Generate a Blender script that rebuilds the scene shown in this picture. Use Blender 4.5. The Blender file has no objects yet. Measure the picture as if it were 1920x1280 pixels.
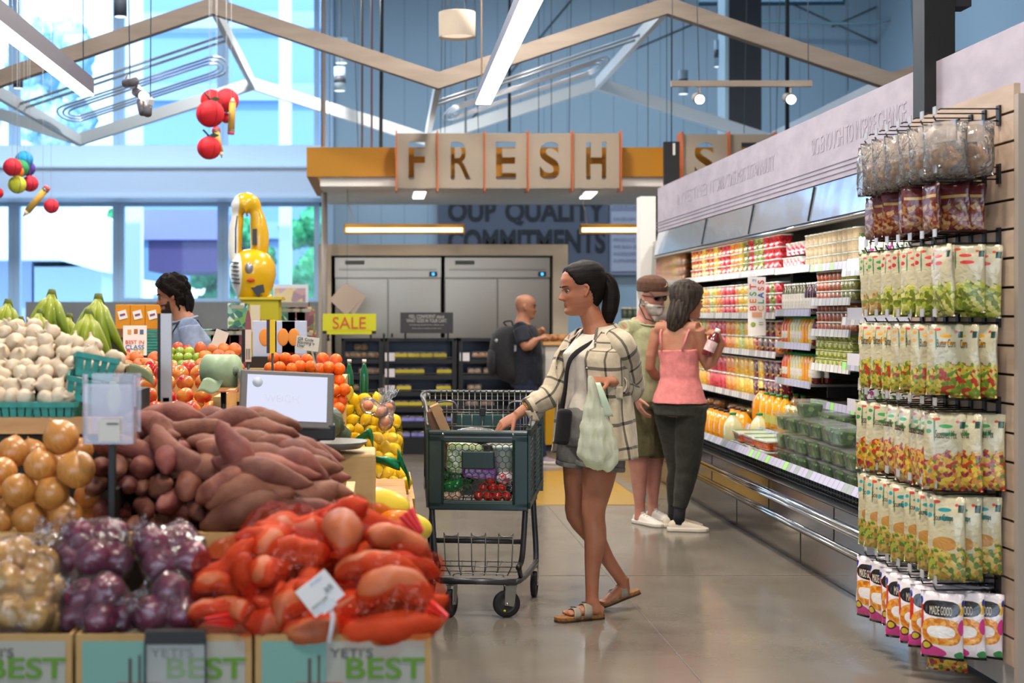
import bpy,bmesh,math,random
from mathutils import Vector,Matrix,Euler,noise
random.seed(7)
SC=bpy.context.scene
COL=SC.collection
PI=math.pi
F,VX,VY,H=2700.0,714.0,590.0,1.43
def P(px,py,d):
 """point of the place that the photograph shows at pixel (px,py) at depth d metres"""
 return Vector(((px-VX)*d/F,d,H-(py-VY)*d/F))
def PX(px,d):return(px-VX)*d/F
def PZ(py,d):return H-(py-VY)*d/F
cd=bpy.data.cameras.new('camera');cam=bpy.data.objects.new('camera',cd);COL.objects.link(cam)
cam.location=(0,0,H);cam.rotation_euler=(PI/2,0,0)
cd.sensor_width=36;cd.lens=F/1920*36
cd.shift_x=(960-VX)/1920;cd.shift_y=-(640-VY)/1920
cd.clip_end=400
cd.dof.use_dof=True;cd.dof.focus_distance=6.95;cd.dof.aperture_fstop=2.8
SC.camera=cam
SC.view_settings.view_transform='Standard';SC.view_settings.look='None'
SC.view_settings.exposure=-0.12;SC.view_settings.gamma=1;SC.view_settings.use_curve_mapping=False
SC.cycles.use_denoising=True
SC.cycles.max_bounces=7;SC.cycles.diffuse_bounces=3;SC.cycles.glossy_bounces=3
SC.cycles.transmission_bounces=4;SC.cycles.transparent_max_bounces=16
SC.cycles.caustics_reflective=False;SC.cycles.caustics_refractive=False
SC.cycles.sample_clamp_indirect=4
w=bpy.data.worlds.new('sky');SC.world=w;w.use_nodes=True
wb=w.node_tree.nodes['Background']
wb.inputs[0].default_value=(0.64,0.81,1.0,1);wb.inputs[1].default_value=4.2
sl=bpy.data.lights.new('sun','SUN');sl.energy=4;sl.angle=.01;sl.color=(1,.97,.92)
so=bpy.data.objects.new('sun',sl);COL.objects.link(so);so.rotation_euler=(math.radians(42),0,math.radians(-12))
def lin(c):
 c=c/255.0
 return c/12.92 if c<=0.04045 else((c+0.055)/1.055)**2.4
def hexc(h):
 h=h.lstrip('#')
 return(lin(int(h[0:2],16)),lin(int(h[2:4],16)),lin(int(h[4:6],16)),1)
def area(name,loc,sx,sy,power,color=(1,1,1),rot=(0,0,0),spread=None):
 l=bpy.data.lights.new(name,'AREA');l.shape='RECTANGLE';l.size=sx;l.size_y=sy
 l.energy=power;l.color=color
 if spread:l.spread=spread
 o=bpy.data.objects.new(name,l);COL.objects.link(o);o.location=loc;o.rotation_euler=rot
 return o
WARM=(1,0.90,0.78)
for i,(x,y)in enumerate([(0.3,1.4),(1.0,5.0),(1.0,8.6),(-2.4,6.8),(-2.4,11.5),(1.2,13.0),(-1.0,17.5),(4.5,10.5)]):
 area('unseen_ceiling_light',(x,y,5.6),.5,.5,205,WARM)
area('unseen_ceiling_light',(-5,21.5,7.6),5,2.0,430,(0.66,0.83,1))  # unseen cool light added to brighten the window wall
area('unseen_ceiling_light',(4,21.5,7.6),6,2.0,330,(0.70,0.86,1))  # unseen cool light added to brighten the back siding
area('unseen_front_light',(-1.5,-5.0,2.6),7,3.6,55,(0.86,0.93,1.0),(math.radians(90),0,0))  # unseen broad cool area light shining in from behind the camera
#materials
_M={}
class NT:
 def __init__(s,name):
  s.m=bpy.data.materials.new(name);s.m.use_nodes=True
  s.t=s.m.node_tree;s.n=s.t.nodes;s.n.clear()
  s.out=s.n.new('ShaderNodeOutputMaterial')
 def new(s,t,**kw):
  n=s.n.new(t)
  for k,v in kw.items():
   if k.startswith('i_'):
    key=k[2:]
    key=int(key)if key.isdigit()else key.replace('_',' ')
    n.inputs[key].default_value=v
   else:setattr(n,k,v)
  return n
 def l(s,a,b):s.t.links.new(a,b)
 def coord(s,kind='Object',scale=(1,1,1),rot=(0,0,0)):
  tc=s.new('ShaderNodeTexCoord');mp=s.new('ShaderNodeMapping')
  mp.inputs['Scale'].default_value=scale;mp.inputs['Rotation'].default_value=rot
  s.l(tc.outputs[kind],mp.inputs[0]);return mp.outputs[0]
 def ramp(s,fac,stops,interp='LINEAR'):
  r=s.new('ShaderNodeValToRGB');r.color_ramp.interpolation=interp
  e=r.color_ramp.elements
  while len(e)<len(stops):e.new(0.5)
  for i,(p,c)in enumerate(stops):
   e[i].position=p;e[i].color=hexc(c)if isinstance(c,str)else c
  s.l(fac,r.inputs[0]);return r.outputs[0]
 def mix(s,fac,a,b,mode='MIX'):
  n=s.new('ShaderNodeMix',data_type='RGBA',blend_type=mode)
  for v,i in((fac,0),(a,6),(b,7)):
   if hasattr(v,'is_linked')or hasattr(v,'links'):s.l(v,n.inputs[i])
   elif isinstance(v,str):n.inputs[i].default_value=hexc(v)
   else:n.inputs[i].default_value=v
  return n.outputs[2]
 def math(s,op,a,b=None):
  n=s.new('ShaderNodeMath',operation=op)
  for v,i in((a,0),(b,1)):
   if v is None:continue
   if isinstance(v,(int,float)):n.inputs[i].default_value=v
   else:s.l(v,n.inputs[i])
  return n.outputs[0]
 def noise(s,vec,scale,detail=3,rough=.5,dist=0):
  n=s.new('ShaderNodeTexNoise');s.l(vec,n.inputs['Vector'])
  n.inputs['Scale'].default_value=scale;n.inputs['Detail'].default_value=detail
  n.inputs['Roughness'].default_value=rough;n.inputs['Distortion'].default_value=dist
  return n.outputs['Fac']
 def bump(s,h,strength=.3,dist=.002):
  b=s.new('ShaderNodeBump');b.inputs['Strength'].default_value=strength
  b.inputs['Distance'].default_value=dist;s.l(h,b.inputs['Height']);return b.outputs[0]
def mat(name,col,rough=.5,metal=0,col2=None,nscale=8,ndetail=4,nlo=.35,nhi=.65,bump=0,bscale=60,bdist=.002,trans=0,alpha=1,emit=0,coat=0,sss=0,spec=.5,sheen=0,var=0,aniso=None,kind='Object',sc=(1,1,1),ior=1.45,rvar=0):
 key=name
 if key in _M:return _M[key]
 t=NT(name);b=t.new('ShaderNodeBsdfPrincipled')
 t.l(b.outputs[0],t.out.inputs[0])
 c=hexc(col)if isinstance(col,str)else col
 b.inputs['Base Color'].default_value=c;b.inputs['Roughness'].default_value=rough
 b.inputs['Metallic'].default_value=metal;b.inputs['IOR'].default_value=ior
 b.inputs['Specular IOR Level'].default_value=spec
 csock=None
 if col2 or bump or rvar:vec=t.coord(kind,sc)
 if col2:
  f=t.noise(vec,nscale,ndetail)
  csock=t.ramp(f,[(nlo,col),(nhi,col2)])
 if var:
  oi=t.new('ShaderNodeObjectInfo')
  hs=t.new('ShaderNodeHueSaturation')
  v=t.math('MULTIPLY_ADD',oi.outputs['Random'],var);v.node.inputs[2].default_value=1-var/2
  t.l(v,hs.inputs['Value'])
  h2=t.math('MULTIPLY_ADD',t.math('FRACT',t.math('MULTIPLY',oi.outputs['Random'],7.3)),var*.06);h2.node.inputs[2].default_value=.5-var*.03
  t.l(h2,hs.inputs['Hue'])
  if csock:t.l(csock,hs.inputs['Color'])
  else:hs.inputs['Color'].default_value=c
  csock=hs.outputs[0]
 if csock:t.l(csock,b.inputs['Base Color'])
 if bump:t.l(t.bump(t.noise(vec,bscale,3),bump,bdist),b.inputs['Normal'])
 if rvar:
  rr=t.math('MULTIPLY_ADD',t.noise(vec,nscale,4),rvar);rr.node.inputs[2].default_value=rough-rvar/2
  t.l(rr,b.inputs['Roughness'])
 if trans:b.inputs['Transmission Weight'].default_value=trans
 if alpha<1:b.inputs['Alpha'].default_value=alpha
 if coat:b.inputs['Coat Weight'].default_value=coat;b.inputs['Coat Roughness'].default_value=.1
 if sss:
  b.inputs['Subsurface Weight'].default_value=sss;b.inputs['Subsurface Radius'].default_value=(.012,.005,.003)
  b.inputs['Subsurface Scale'].default_value=.6
 if sheen:b.inputs['Sheen Weight'].default_value=sheen
 if emit:
  b.inputs['Emission Color'].default_value=c;b.inputs['Emission Strength'].default_value=emit
 _M[key]=t.m;t.m.diffuse_color=c
 return t.m
def film(name,tint='#ffffff',gloss=.6,opacity=.06,bscale=22,bstr=1.0,rough=.08,col='#ffffff',bdist=.01):
 """thin clear plastic film: see-through with crumpled highlights"""
 if name in _M:return _M[name]
 t=NT(name)
 tr=t.new('ShaderNodeBsdfTransparent');tr.inputs[0].default_value=hexc(tint)
 gl=t.new('ShaderNodeBsdfGlossy');gl.inputs['Roughness'].default_value=rough
 df=t.new('ShaderNodeBsdfDiffuse');df.inputs[0].default_value=hexc(col)
 vec=t.coord('Object');nb=t.bump(t.noise(vec,bscale,3,.55,.6),bstr,bdist)
 t.l(nb,gl.inputs['Normal'])
 lw=t.new('ShaderNodeLayerWeight');lw.inputs[0].default_value=.35;t.l(nb,lw.inputs['Normal'])
 f=t.math('MULTIPLY',lw.outputs['Fresnel'],gloss)
 m1=t.new('ShaderNodeMixShader');m1.inputs[0].default_value=opacity
 t.l(tr.outputs[0],m1.inputs[1]);t.l(df.outputs[0],m1.inputs[2])
 m2=t.new('ShaderNodeMixShader');t.l(f,m2.inputs[0]);t.l(m1.outputs[0],m2.inputs[1]);t.l(gl.outputs[0],m2.inputs[2])
 t.l(m2.outputs[0],t.out.inputs[0]);_M[name]=t.m
 return t.m
def netmat(name,col,cover=.5,scale=160,tint='#ffffff',kind='Object'):
 """fine plastic net: open mesh of coloured threads"""
 if name in _M:return _M[name]
 t=NT(name);b=t.new('ShaderNodeBsdfPrincipled');b.inputs['Base Color'].default_value=hexc(col);b.inputs['Roughness'].default_value=.35
 tr=t.new('ShaderNodeBsdfTransparent');tr.inputs[0].default_value=hexc(tint)
 vec=t.coord(kind)
 vo=t.new('ShaderNodeTexVoronoi',feature='DISTANCE_TO_EDGE');vo.inputs['Scale'].default_value=scale;t.l(vec,vo.inputs['Vector'])
 thr=t.math('LESS_THAN',vo.outputs['Distance'],cover)
 m=t.new('ShaderNodeMixShader');t.l(thr,m.inputs[0]);t.l(tr.outputs[0],m.inputs[1]);t.l(b.outputs[0],m.inputs[2])
 t.l(m.outputs[0],t.out.inputs[0]);_M[name]=t.m
 return t.m
def emis(name,col,strength):
 if name in _M:return _M[name]
 t=NT(name);e=t.new('ShaderNodeEmission');e.inputs[0].default_value=hexc(col);e.inputs[1].default_value=strength
 t.l(e.outputs[0],t.out.inputs[0]);_M[name]=t.m;return t.m
#mesh building
class MB:
 def __init__(s):s.v=[];s.f=[];s.mi=[];s.uv=[];s.sm=[];s.M=Matrix();s.cur=0
 def add(s,verts,faces,uvs=None,smooth=True,mi=None):
  b=len(s.v);M=s.M
  s.v+=[tuple(M@Vector(p))for p in verts]
  for k,f in enumerate(faces):
   s.f.append([b+i for i in f]);s.mi.append(s.cur if mi is None else(mi[k]if isinstance(mi,list)else mi));s.sm.append(smooth)
   s.uv.append(uvs[k]if uvs else None)
  return s
 def box(s,c,sz,rot=None,smooth=False,taper=None,mi=None):
  x,y,z=sz[0]/2,sz[1]/2,sz[2]/2;t=taper or 1
  vs=[(-x*t,-y*t,-z),(x*t,-y*t,-z),(x*t,y*t,-z),(-x*t,y*t,-z),(-x,-y,z),(x,-y,z),(x,y,z),(-x,y,z)]
  R=(Euler(rot).to_matrix()if rot else Matrix.Identity(3));c=Vector(c)
  vs=[c+R@Vector(p)for p in vs]
  return s.add(vs,[(0,3,2,1),(4,5,6,7),(0,1,5,4),(1,2,6,5),(2,3,7,6),(3,0,4,7)],uvs=[[(0,0),(0,1),(1,1),(1,0)],[(0,0),(1,0),(1,1),(0,1)]]+[[(0,0),(1,0),(1,1),(0,1)]]*4,smooth=smooth,mi=mi)
 def quadbox(s,a,b,wid,hei,up=(0,0,1)):
  """bar of rectangular section from a to b"""
  a=Vector(a);b=Vector(b);d=(b-a).normalized();up=Vector(up)
  sd=d.cross(up).normalized();u=sd.cross(d).normalized()
  vs=[]
  for p in(a,b):
   for(i,j)in((-1,-1),(1,-1),(1,1),(-1,1)):vs.append(p+sd*i*wid/2+u*j*hei/2)
  return s.add(vs,[(3,2,1,0),(4,5,6,7),(0,1,5,4),(1,2,6,5),(2,3,7,6),(3,0,4,7)],smooth=False)
 def rings(s,rings,closed_u=True,cap=True,uvfn=None,smooth=True):
  """rings: list of lists of points, each the same length"""
  n=len(rings[0]);vs=[p for r in rings for p in r];fs=[];uvs=[]
  m=n if closed_u else n-1
  for i in range(len(rings)-1):
   for j in range(m):
    k=(j+1)%n
    fs.append((i*n+j,i*n+k,(i+1)*n+k,(i+1)*n+j))
    if uvfn:uvs.append([uvfn(i,j),uvfn(i,j+1),uvfn(i+1,j+1),uvfn(i+1,j)])
  if cap and closed_u:
   fs.append(tuple(reversed(range(n))));fs.append(tuple(range((len(rings)-1)*n,len(rings)*n)))
   if uvfn:uvs+=[[(0,0)]*n]*2
  return s.add(vs,fs,uvs if uvfn else None,smooth)
 def tube(s,pts,r,seg=8,cap=True,closed=False,ell=None,side=None,uv=False):
  """round (or elliptical) tube along pts; r number or list; ell = list of second radii; side = vector the first radius lies along"""
  pts=[Vector(p)for p in pts];n=len(pts)
  rr=r if isinstance(r,(list,tuple))else[r]*n
  r2=ell if isinstance(ell,(list,tuple))else([ell]*n if ell else rr)
  tang=[]
  for i in range(n):
   if closed:t=pts[(i+1)%n]-pts[i-1]
   elif i==0:t=pts[1]-pts[0]
   elif i==n-1:t=pts[-1]-pts[-2]
   else:t=(pts[i+1]-pts[i]).normalized()+(pts[i]-pts[i-1]).normalized()
   tang.append(t.normalized()if t.length>1e-9 else Vector((0,0,1)))
  if side is None:
   side=Vector((1,0,0))if abs(tang[0].x)<.8 else Vector((0,1,0))
  side=Vector(side);rings=[];L=0;ls=[]
  for i in range(n):
   t=tang[i];sd=side-t*side.dot(t)
   if sd.length<1e-6:sd=t.orthogonal()
   sd.normalize();u=t.cross(sd);side=sd
   rings.append([pts[i]+sd*math.cos(a)*rr[i]+u*math.sin(a)*r2[i]for a in[2*PI*j/seg for j in range(seg)]])
   if i:L+=(pts[i]-pts[i-1]).length
   ls.append(L)
  if closed:rings.append(rings[0]);cap=False
  rm=max(rr)
  return s.rings(rings,True,cap,(lambda i,j:(j/seg*2*PI*rm,ls[min(i,n-1)]))if uv else None)
 def lathe(s,prof,seg=24,c=(0,0,0),fn=None,cap=False):
  c=Vector(c);rings=[]
  for(r,z)in prof:
   ring=[]
   for j in range(seg):
    a=2*PI*j/seg;q=r*(fn(a,z)if fn else 1)
    ring.append(c+Vector((q*math.cos(a),q*math.sin(a),z)))
   rings.append(ring)
  n=seg;tot=len(prof)
  return s.rings(rings,True,cap,lambda i,j:(j/n,i/(tot-1)))
 def sphere(s,c,r,seg=16,rg=10,sc=(1,1,1),rot=None):
  c=Vector(c);R=Euler(rot).to_matrix()if rot else Matrix.Identity(3)
  rings=[]
  for i in range(rg+1):
   p=PI*i/rg;q=max(math.sin(p),.001)
   rings.append([c+R@Vector((r*sc[0]*q*math.cos(2*PI*j/seg),r*sc[1]*q*math.sin(2*PI*j/seg),-r*sc[2]*math.cos(p)))for j in range(seg)])
  return s.rings(rings,True,True,lambda i,j:(j/seg,i/rg))
 def prism(s,poly,z0,z1,M=None,smooth=False):
  """polygon in xy extruded from z0 to z1"""
  n=len(poly);M=M or Matrix()
  vs=[M@Vector((p[0],p[1],z0))for p in poly]+[M@Vector((p[0],p[1],z1))for p in poly]
  fs=[tuple(reversed(range(n))),tuple(range(n,2*n))]+[(i,(i+1)%n,n+(i+1)%n,n+i)for i in range(n)]
  return s.add(vs,fs,smooth=smooth)
 def cyl(s,a,b,r,seg=16,r2=None):return s.tube([a,b],[r,r if r2 is None else r2],seg)
 def grid(s,fn,nu,nv,smooth=True,uvs=True):
  vs=[fn(i/nu,j/nv)for i in range(nu+1)for j in range(nv+1)]
  fs=[];uv=[]
  for i in range(nu):
   for j in range(nv):
    a=i*(nv+1)+j
    fs.append((a,a+nv+1,a+nv+2,a+1))
    uv.append([(i/nu,j/nv),((i+1)/nu,j/nv),((i+1)/nu,(j+1)/nv),(i/nu,(j+1)/nv)])
  return s.add(vs,fs,uv if uvs else None,smooth)
 def mesh(s,name,mats=()):
  me=bpy.data.meshes.new(name);me.from_pydata(s.v,[],s.f)
  if any(u is not None for u in s.uv):
   ul=me.uv_layers.new(name='UVMap').data;k=0
   for f,u in zip(s.f,s.uv):
    for q in range(len(f)):
     if u is not None:ul[k].uv=u[q]
     k+=1
  me.polygons.foreach_set('use_smooth',s.sm);me.polygons.foreach_set('material_index',s.mi)
  for m in(mats if isinstance(mats,(list,tuple))else[mats]):me.materials.append(m)
  me.update();return me
 def obj(s,name,mats,parent=None,bevel=0,sub=0,solid=0,seg=2,recenter=False):
  me=s.mesh(name,mats)
  if s.f and s.bad_normals:fixn(me)
  o=bpy.data.objects.new(name,me);COL.objects.link(o)
  if parent is not None:o.parent=parent
  if recenter:
   c=sum((v.co for v in me.vertices),Vector())/max(1,len(me.vertices))
   for v in me.vertices:v.co-=c
   o.location=c
  if solid:
   m=o.modifiers.new('solid','SOLIDIFY');m.thickness=solid;m.offset=0
  if bevel:
   m=o.modifiers.new('bevel','BEVEL');m.width=bevel;m.segments=seg;m.limit_method='ANGLE';m.angle_limit=.7
  if sub:
   m=o.modifiers.new('sub','SUBSURF');m.levels=sub;m.render_levels=sub
  return o
 bad_normals=False
def fixn(me):
 bm=bmesh.new();bm.from_mesh(me);bmesh.ops.recalc_face_normals(bm,faces=bm.faces);bm.to_mesh(me);bm.free()
def tag(o,label=None,cat=None,group=None,kind=None):
 if label:o['label']=label
 if cat:o['category']=cat
 if group:o['group']=group
 if kind:o['kind']=kind
 return o
def thing(name,label,cat,loc=(0,0,0),rz=0,group=None):
 o=bpy.data.objects.new(name,None);o.empty_display_size=.05;COL.objects.link(o)
 o.location=loc;o.rotation_euler=(0,0,rz)
 return tag(o,label,cat,group)
def struct(o):o['kind']='structure';return o
def remove(o):
 bpy.data.objects.remove(o,do_unlink=True)
KIDS={}
def dup(o,loc=None,rot=None,label=None,group=None,parent=None,scale=None):
 c=o.copy();COL.objects.link(c);c.parent=parent
 if loc is not None:c.location=loc
 if rot is not None:c.rotation_euler=rot
 if scale is not None:c.scale=scale if isinstance(scale,(tuple,list,Vector))else(scale,)*3
 if label:c['label']=label
 if group:c['group']=group
 for ch in kids(o):dup(ch,parent=c)
 return c
def kids(o):
 if o.name not in KIDS:KIDS[o.name]=[c.name for c in o.children]
 return[bpy.data.objects[n]for n in KIDS[o.name]]
class Pool:
 """builds the first of a kind, then copies it"""
 def __init__(s,makers):s.mk=makers;s.got=[None]*len(makers);s.used=[False]*len(makers)
 def put(s,i,loc,rot=(0,0,0),scale=1,label=None,group=None):
  i%=len(s.mk)
  if s.got[i]is None:s.got[i]=s.mk[i]()
  if not s.used[i]:
   s.used[i]=True;o=s.got[i];kids(o)
   o.location=loc;o.rotation_euler=rot;o.scale=scale if isinstance(scale,(tuple,list))else(scale,)*3
   if label:o['label']=label
   if group:o['group']=group
   return o
  return dup(s.got[i],loc,rot,label,group,None,scale)
AUTO=[]
def auto(o,label,key,place='',rows=None):
 """label finished at the end of the script with the place among its like"""
 AUTO.append((o,label,key,place,rows));return o
def text(s,size,m,loc,rot=(PI/2,0,0),parent=None,name='lettering',ext=.0008,align='CENTER',sx=1,bold=0,space=1,lh=1,fit=None):
 cu=bpy.data.curves.new('t','FONT');cu.body=s;cu.size=size;cu.extrude=ext;cu.align_x=align;cu.align_y='CENTER'
 cu.offset=bold;cu.space_character=space;cu.space_line=lh
 o=bpy.data.objects.new('t',cu);COL.objects.link(o)
 dg=bpy.context.evaluated_depsgraph_get();me=bpy.data.meshes.new_from_object(o.evaluated_get(dg))
 remove(o)
 me.materials.clear();me.materials.append(m)
 if fit:
  xs=[v.co.x for v in me.vertices];ys=[v.co.y for v in me.vertices]
  kx=fit[0]/(max(xs)-min(xs));ky=fit[1]/(max(ys)-min(ys))if fit[1]else kx;mx=(max(xs)+min(xs))/2;my=(max(ys)+min(ys))/2;sx=1
  for v in me.vertices:v.co.x=(v.co.x-mx)*kx;v.co.y=(v.co.y-my)*ky
 ob=bpy.data.objects.new(name,me);COL.objects.link(ob);ob.location=loc;ob.rotation_euler=rot;ob.scale=(sx,1,1);ob['kind']='stuff'
 if parent is not None:ob.parent=parent
 return ob
def fuse(mb,name,voxel,smooth=6,mats=(),parent=None,factor=.5):
 """one continuous surface grown over all the overlapping pieces of mb"""
 me=mb.mesh(name,mats);fixn(me)
 o=bpy.data.objects.new(name,me);COL.objects.link(o)
 r=o.modifiers.new('r','REMESH');r.mode='VOXEL';r.voxel_size=voxel;r.use_smooth_shade=True
 if smooth:
  m=o.modifiers.new('s','SMOOTH');m.iterations=smooth;m.factor=factor
 dg=bpy.context.evaluated_depsgraph_get();me2=bpy.data.meshes.new_from_object(o.evaluated_get(dg))
 remove(o);me2.materials.clear()
 for m in(mats if isinstance(mats,(list,tuple))else[mats]):me2.materials.append(m)
 me2.polygons.foreach_set('use_smooth',[True]*len(me2.polygons))
 ob=bpy.data.objects.new(name,me2);COL.objects.link(ob)
 if parent is not None:ob.parent=parent
 return ob
def sstep(a,b,x):
 t=max(0,min(1,(x-a)/(b-a)));return t*t*(3-2*t)
def nz(p,s=1,o=0):return noise.noise(Vector((p[0]*s+o,p[1]*s,p[2]*s)))
def lerp(a,b,t):return a+(b-a)*t
def cspline(pts,n=6):
 """smooth curve through pts"""
 pts=[Vector(p)for p in pts];out=[]
 for i in range(len(pts)-1):
  p0=pts[max(i-1,0)];p1=pts[i];p2=pts[i+1];p3=pts[min(i+2,len(pts)-1)]
  for k in range(n):
   t=k/n
   out.append(.5*((2*p1)+(-p0+p2)*t+(2*p0-5*p1+4*p2-p3)*t*t+(-p0+3*p1-3*p2+p3)*t**3))
 out.append(pts[-1]);return out
#the building
def m_floor():
 t=NT('polished_concrete');b=t.new('ShaderNodeBsdfPrincipled');t.l(b.outputs[0],t.out.inputs[0])
 v=t.coord('Object')
 c=t.ramp(t.noise(v,.8,6,.6),[(.3,'#6b645a'),(.7,'#827a70')])
 sp=t.noise(v,40,2);c2=t.mix(t.ramp(sp,[(.62,'#000000'),(.72,'#ffffff')]),c,'#78716a')
 t.l(c2,b.inputs['Base Color'])
 r=t.ramp(t.noise(v,3,5),[(.3,(.10,)*3+(1,)),(.75,(.24,)*3+(1,))]);t.l(r,b.inputs['Roughness'])
 b.inputs['Specular IOR Level'].default_value=.75
 t.l(t.bump(t.noise(v,7,4),.035,.01),b.inputs['Normal'])
 return t.m
def m_siding():
 t=NT('wall_siding');b=t.new('ShaderNodeBsdfPrincipled');t.l(b.outputs[0],t.out.inputs[0])
 v=t.coord('Object');s=t.new('ShaderNodeSeparateXYZ');t.l(v,s.inputs[0])
 fr=t.math('FRACT',t.math('MULTIPLY',s.outputs[0],1/.42));g=t.math('LESS_THAN',fr,.03)
 t.l(t.mix(g,'#a5bccd','#7b96ab'),b.inputs['Base Color']);b.inputs['Roughness'].default_value=.5  # white wall; the cool daylight cast is put into its blue-grey colour
 return t.m
FLOOR=m_floor();SIDING=m_siding()
CREAM=mat('cream_board','#c2b29c',.6);WHITE=mat('white_paint','#f3f0ec',.5);GREIGE=mat('greige_panel','#978f85',.6,col2='#8c847b',nscale=2)
FRAMEM=mat('window_frame_metal','#b9d4ee',.4);BLACK=mat('black_metal','#14130f',.5);DGREY=mat('dark_grey_paint','#3f434a',.6)
STEEL=mat('stainless_steel','#948a7e',.3,1,rvar=.1,nscale=1.5)
CHROME=mat('chrome','#d8d8d8',.12,1)
OCHRE=mat('ochre_paint','#bb8006',.55)
BARM=mat('pale_wood_bar','#8d8177',.6,col2='#81756b',nscale=2,sc=(1,6,6))
fl=MB();fl.box((-3.5,10.2,-.05),(25,32.4,.1));o=struct(fl.obj('floor',FLOOR))
m=MB();m.box((1.56,12.0,.002),(.9,2.35,.004));struct(m.obj('trim_1',mat('ochre_floor_patch','#b08a38',.2,spec=.7)))  # flat ochre patch laid on the floor
m=MB();m.box((2.06,12.0,.002),(.09,2.35,.004));struct(m.obj('trim_2',mat('blue_grey_floor_paint','#6d7478',.2,spec=.7)))
m=MB()
for y in(4.6,7.9,11.2,16):m.box((1,y,.0008),(9,.006,.0016))
for x in(1.25,4.2,-3):m.box((x,10,.0009),(.006,26,.0018))
struct(m.obj('trim_3',mat('floor_joint','#6b6259',.4)))
m=MB();m.box((.35,4.4,8.65),(30,43.5,.1));m.obj('ceiling',mat('ceiling_paint','#8fa2b3',.8))['kind']='structure'
m=MB();m.box((9,10.2,4.3),(.1,32,8.6));struct(m.obj('wall_right',SIDING))
m=MB();m.box((-16,10.2,4.3),(.1,32,8.6));struct(m.obj('wall_left',mat('left_wall_paint','#c9c6c0',.7)))
m=MB();m.box((-3.5,-6.05,6.5),(25,.1,4.2));m.box((-12,-6.05,2.2),(8,.1,4.4));m.box((6,-6.05,2.2),(6,.1,4.4));struct(m.obj('wall_front',mat('front_wall_paint','#c9bfae',.7)))
YW=26.0
xr=PX(605,YW)
m=MB();m.box(((xr+9)/2,YW+.1,4.3),(9-xr,.2,8.6));struct(m.obj('wall_back',SIDING))
m=MB();zt=PZ(280,YW);zb=PZ(380,YW);zm=PZ(326,YW)
xl=-16;W=xr-xl;xc=(xl+xr)/2
m.box((xc,YW-.25,(zt+zm)/2),(W,.9,zt-zm-.02));struct(m.obj('trim_4',mat('spandrel_upper','#dcf0fc',.5)))
m=MB();m.box((xc,YW-.45,(zm+zb)/2),(W,1.3,zm-zb));m.box((xc,YW-1.1,zb+.02),(W,.06,.05));m.box((xc,YW-.9,zm+.01),(W,.5,.03))
struct(m.obj('trim_5',mat('spandrel_lower','#cfdff4',.5)))
m=MB();m.box((xc,YW,8.1),(W,.2,1.1));struct(m.obj('trim_6',FRAMEM))
muls=[PX(28+195.5*k,YW)for k in range(-4,4)]
sill=PZ(566,YW)
m=MB();m.box(((PX(62,YW)+xr)/2,YW-.3,sill/2),(xr-PX(62,YW),.5,sill));struct(m.obj('wall_low',GREIGE))
GL=film('window_glass','#e8f5ff',gloss=.35,opacity=.03,bstr=0,rough=.03,col='#9fc8ff')
def window(n,x0,x1,z0,z1):
 fm=MB();t=.035
 for(cx,cz,sx,sz)in(((x0+x1)/2,z0+t,x1-x0,2*t),((x0+x1)/2,z1-t,x1-x0,2*t)):
  fm.box((cx,YW,cz),(sx,.14,sz))
 for x in(x0,x1):fm.box((x,YW,(z0+z1)/2),(.10,.16,z1-z0-.002))
 o=struct(fm.obj('window_%d'%n,FRAMEM))
 g=MB();g.box(((x0+x1)/2,YW,(z0+z1)/2),(x1-x0-.1,.012,z1-z0-.14));g.obj('window_pane',GL,o)
xs=muls+[xr-.052]
for i in range(len(xs)-1):
 window(i*2+1,xs[i]+.052,xs[i+1]-.052,sill if i>4 else .3,zb)
 window(i*2+2,xs[i]+.052,xs[i+1]-.052,zt,7.6)
m=MB();m.box((-14,60,-.3),(120,67,.2));struct(m.obj('ground',mat('forecourt_paving','#cfd3d6',.8)))
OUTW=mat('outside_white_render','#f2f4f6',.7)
def ob(x0,x1,y0,y1,d,dd,m_,name,label,cat,extra=None):
 mb=MB();X0,X1=PX(x0,d),PX(x1,d);Z0,Z1=PZ(y1,d),PZ(y0,d)
 mb.box(((X0+X1)/2,d+dd/2,(Z0+Z1)/2),(X1-X0,dd,Z1-Z0));o=mb.obj(name,m_);tag(o,label,cat);return o
b=thing('white_building','bright white building with a sloping white wall seen through the lower left windows','building',(0,0,-.2))
m=MB();d=34
pl=[(-60,385),(150,388),(205,412),(205,512),(185,508),(110,487),(-60,487)]
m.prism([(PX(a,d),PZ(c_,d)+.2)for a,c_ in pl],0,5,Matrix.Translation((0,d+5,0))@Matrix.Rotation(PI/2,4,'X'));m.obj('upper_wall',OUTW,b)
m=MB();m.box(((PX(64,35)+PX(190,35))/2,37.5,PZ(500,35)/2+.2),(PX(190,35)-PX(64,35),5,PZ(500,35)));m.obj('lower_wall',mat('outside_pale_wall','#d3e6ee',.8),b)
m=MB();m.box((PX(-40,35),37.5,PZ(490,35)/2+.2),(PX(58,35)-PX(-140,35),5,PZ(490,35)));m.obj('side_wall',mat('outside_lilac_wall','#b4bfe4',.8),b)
b=thing('grey_office_building','pale grey building with horizontal bands filling the upper right windows','building',(0,0,-.2))
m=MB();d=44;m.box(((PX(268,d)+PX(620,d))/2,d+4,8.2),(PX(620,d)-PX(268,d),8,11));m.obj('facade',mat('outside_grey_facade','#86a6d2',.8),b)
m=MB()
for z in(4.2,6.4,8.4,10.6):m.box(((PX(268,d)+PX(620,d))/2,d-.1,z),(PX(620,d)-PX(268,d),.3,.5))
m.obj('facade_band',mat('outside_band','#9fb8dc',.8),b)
b=thing('loading_canopy','mauve canopy with a dark underside above a white van behind the middle window','canopy',(0,0,0));d=38
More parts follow.
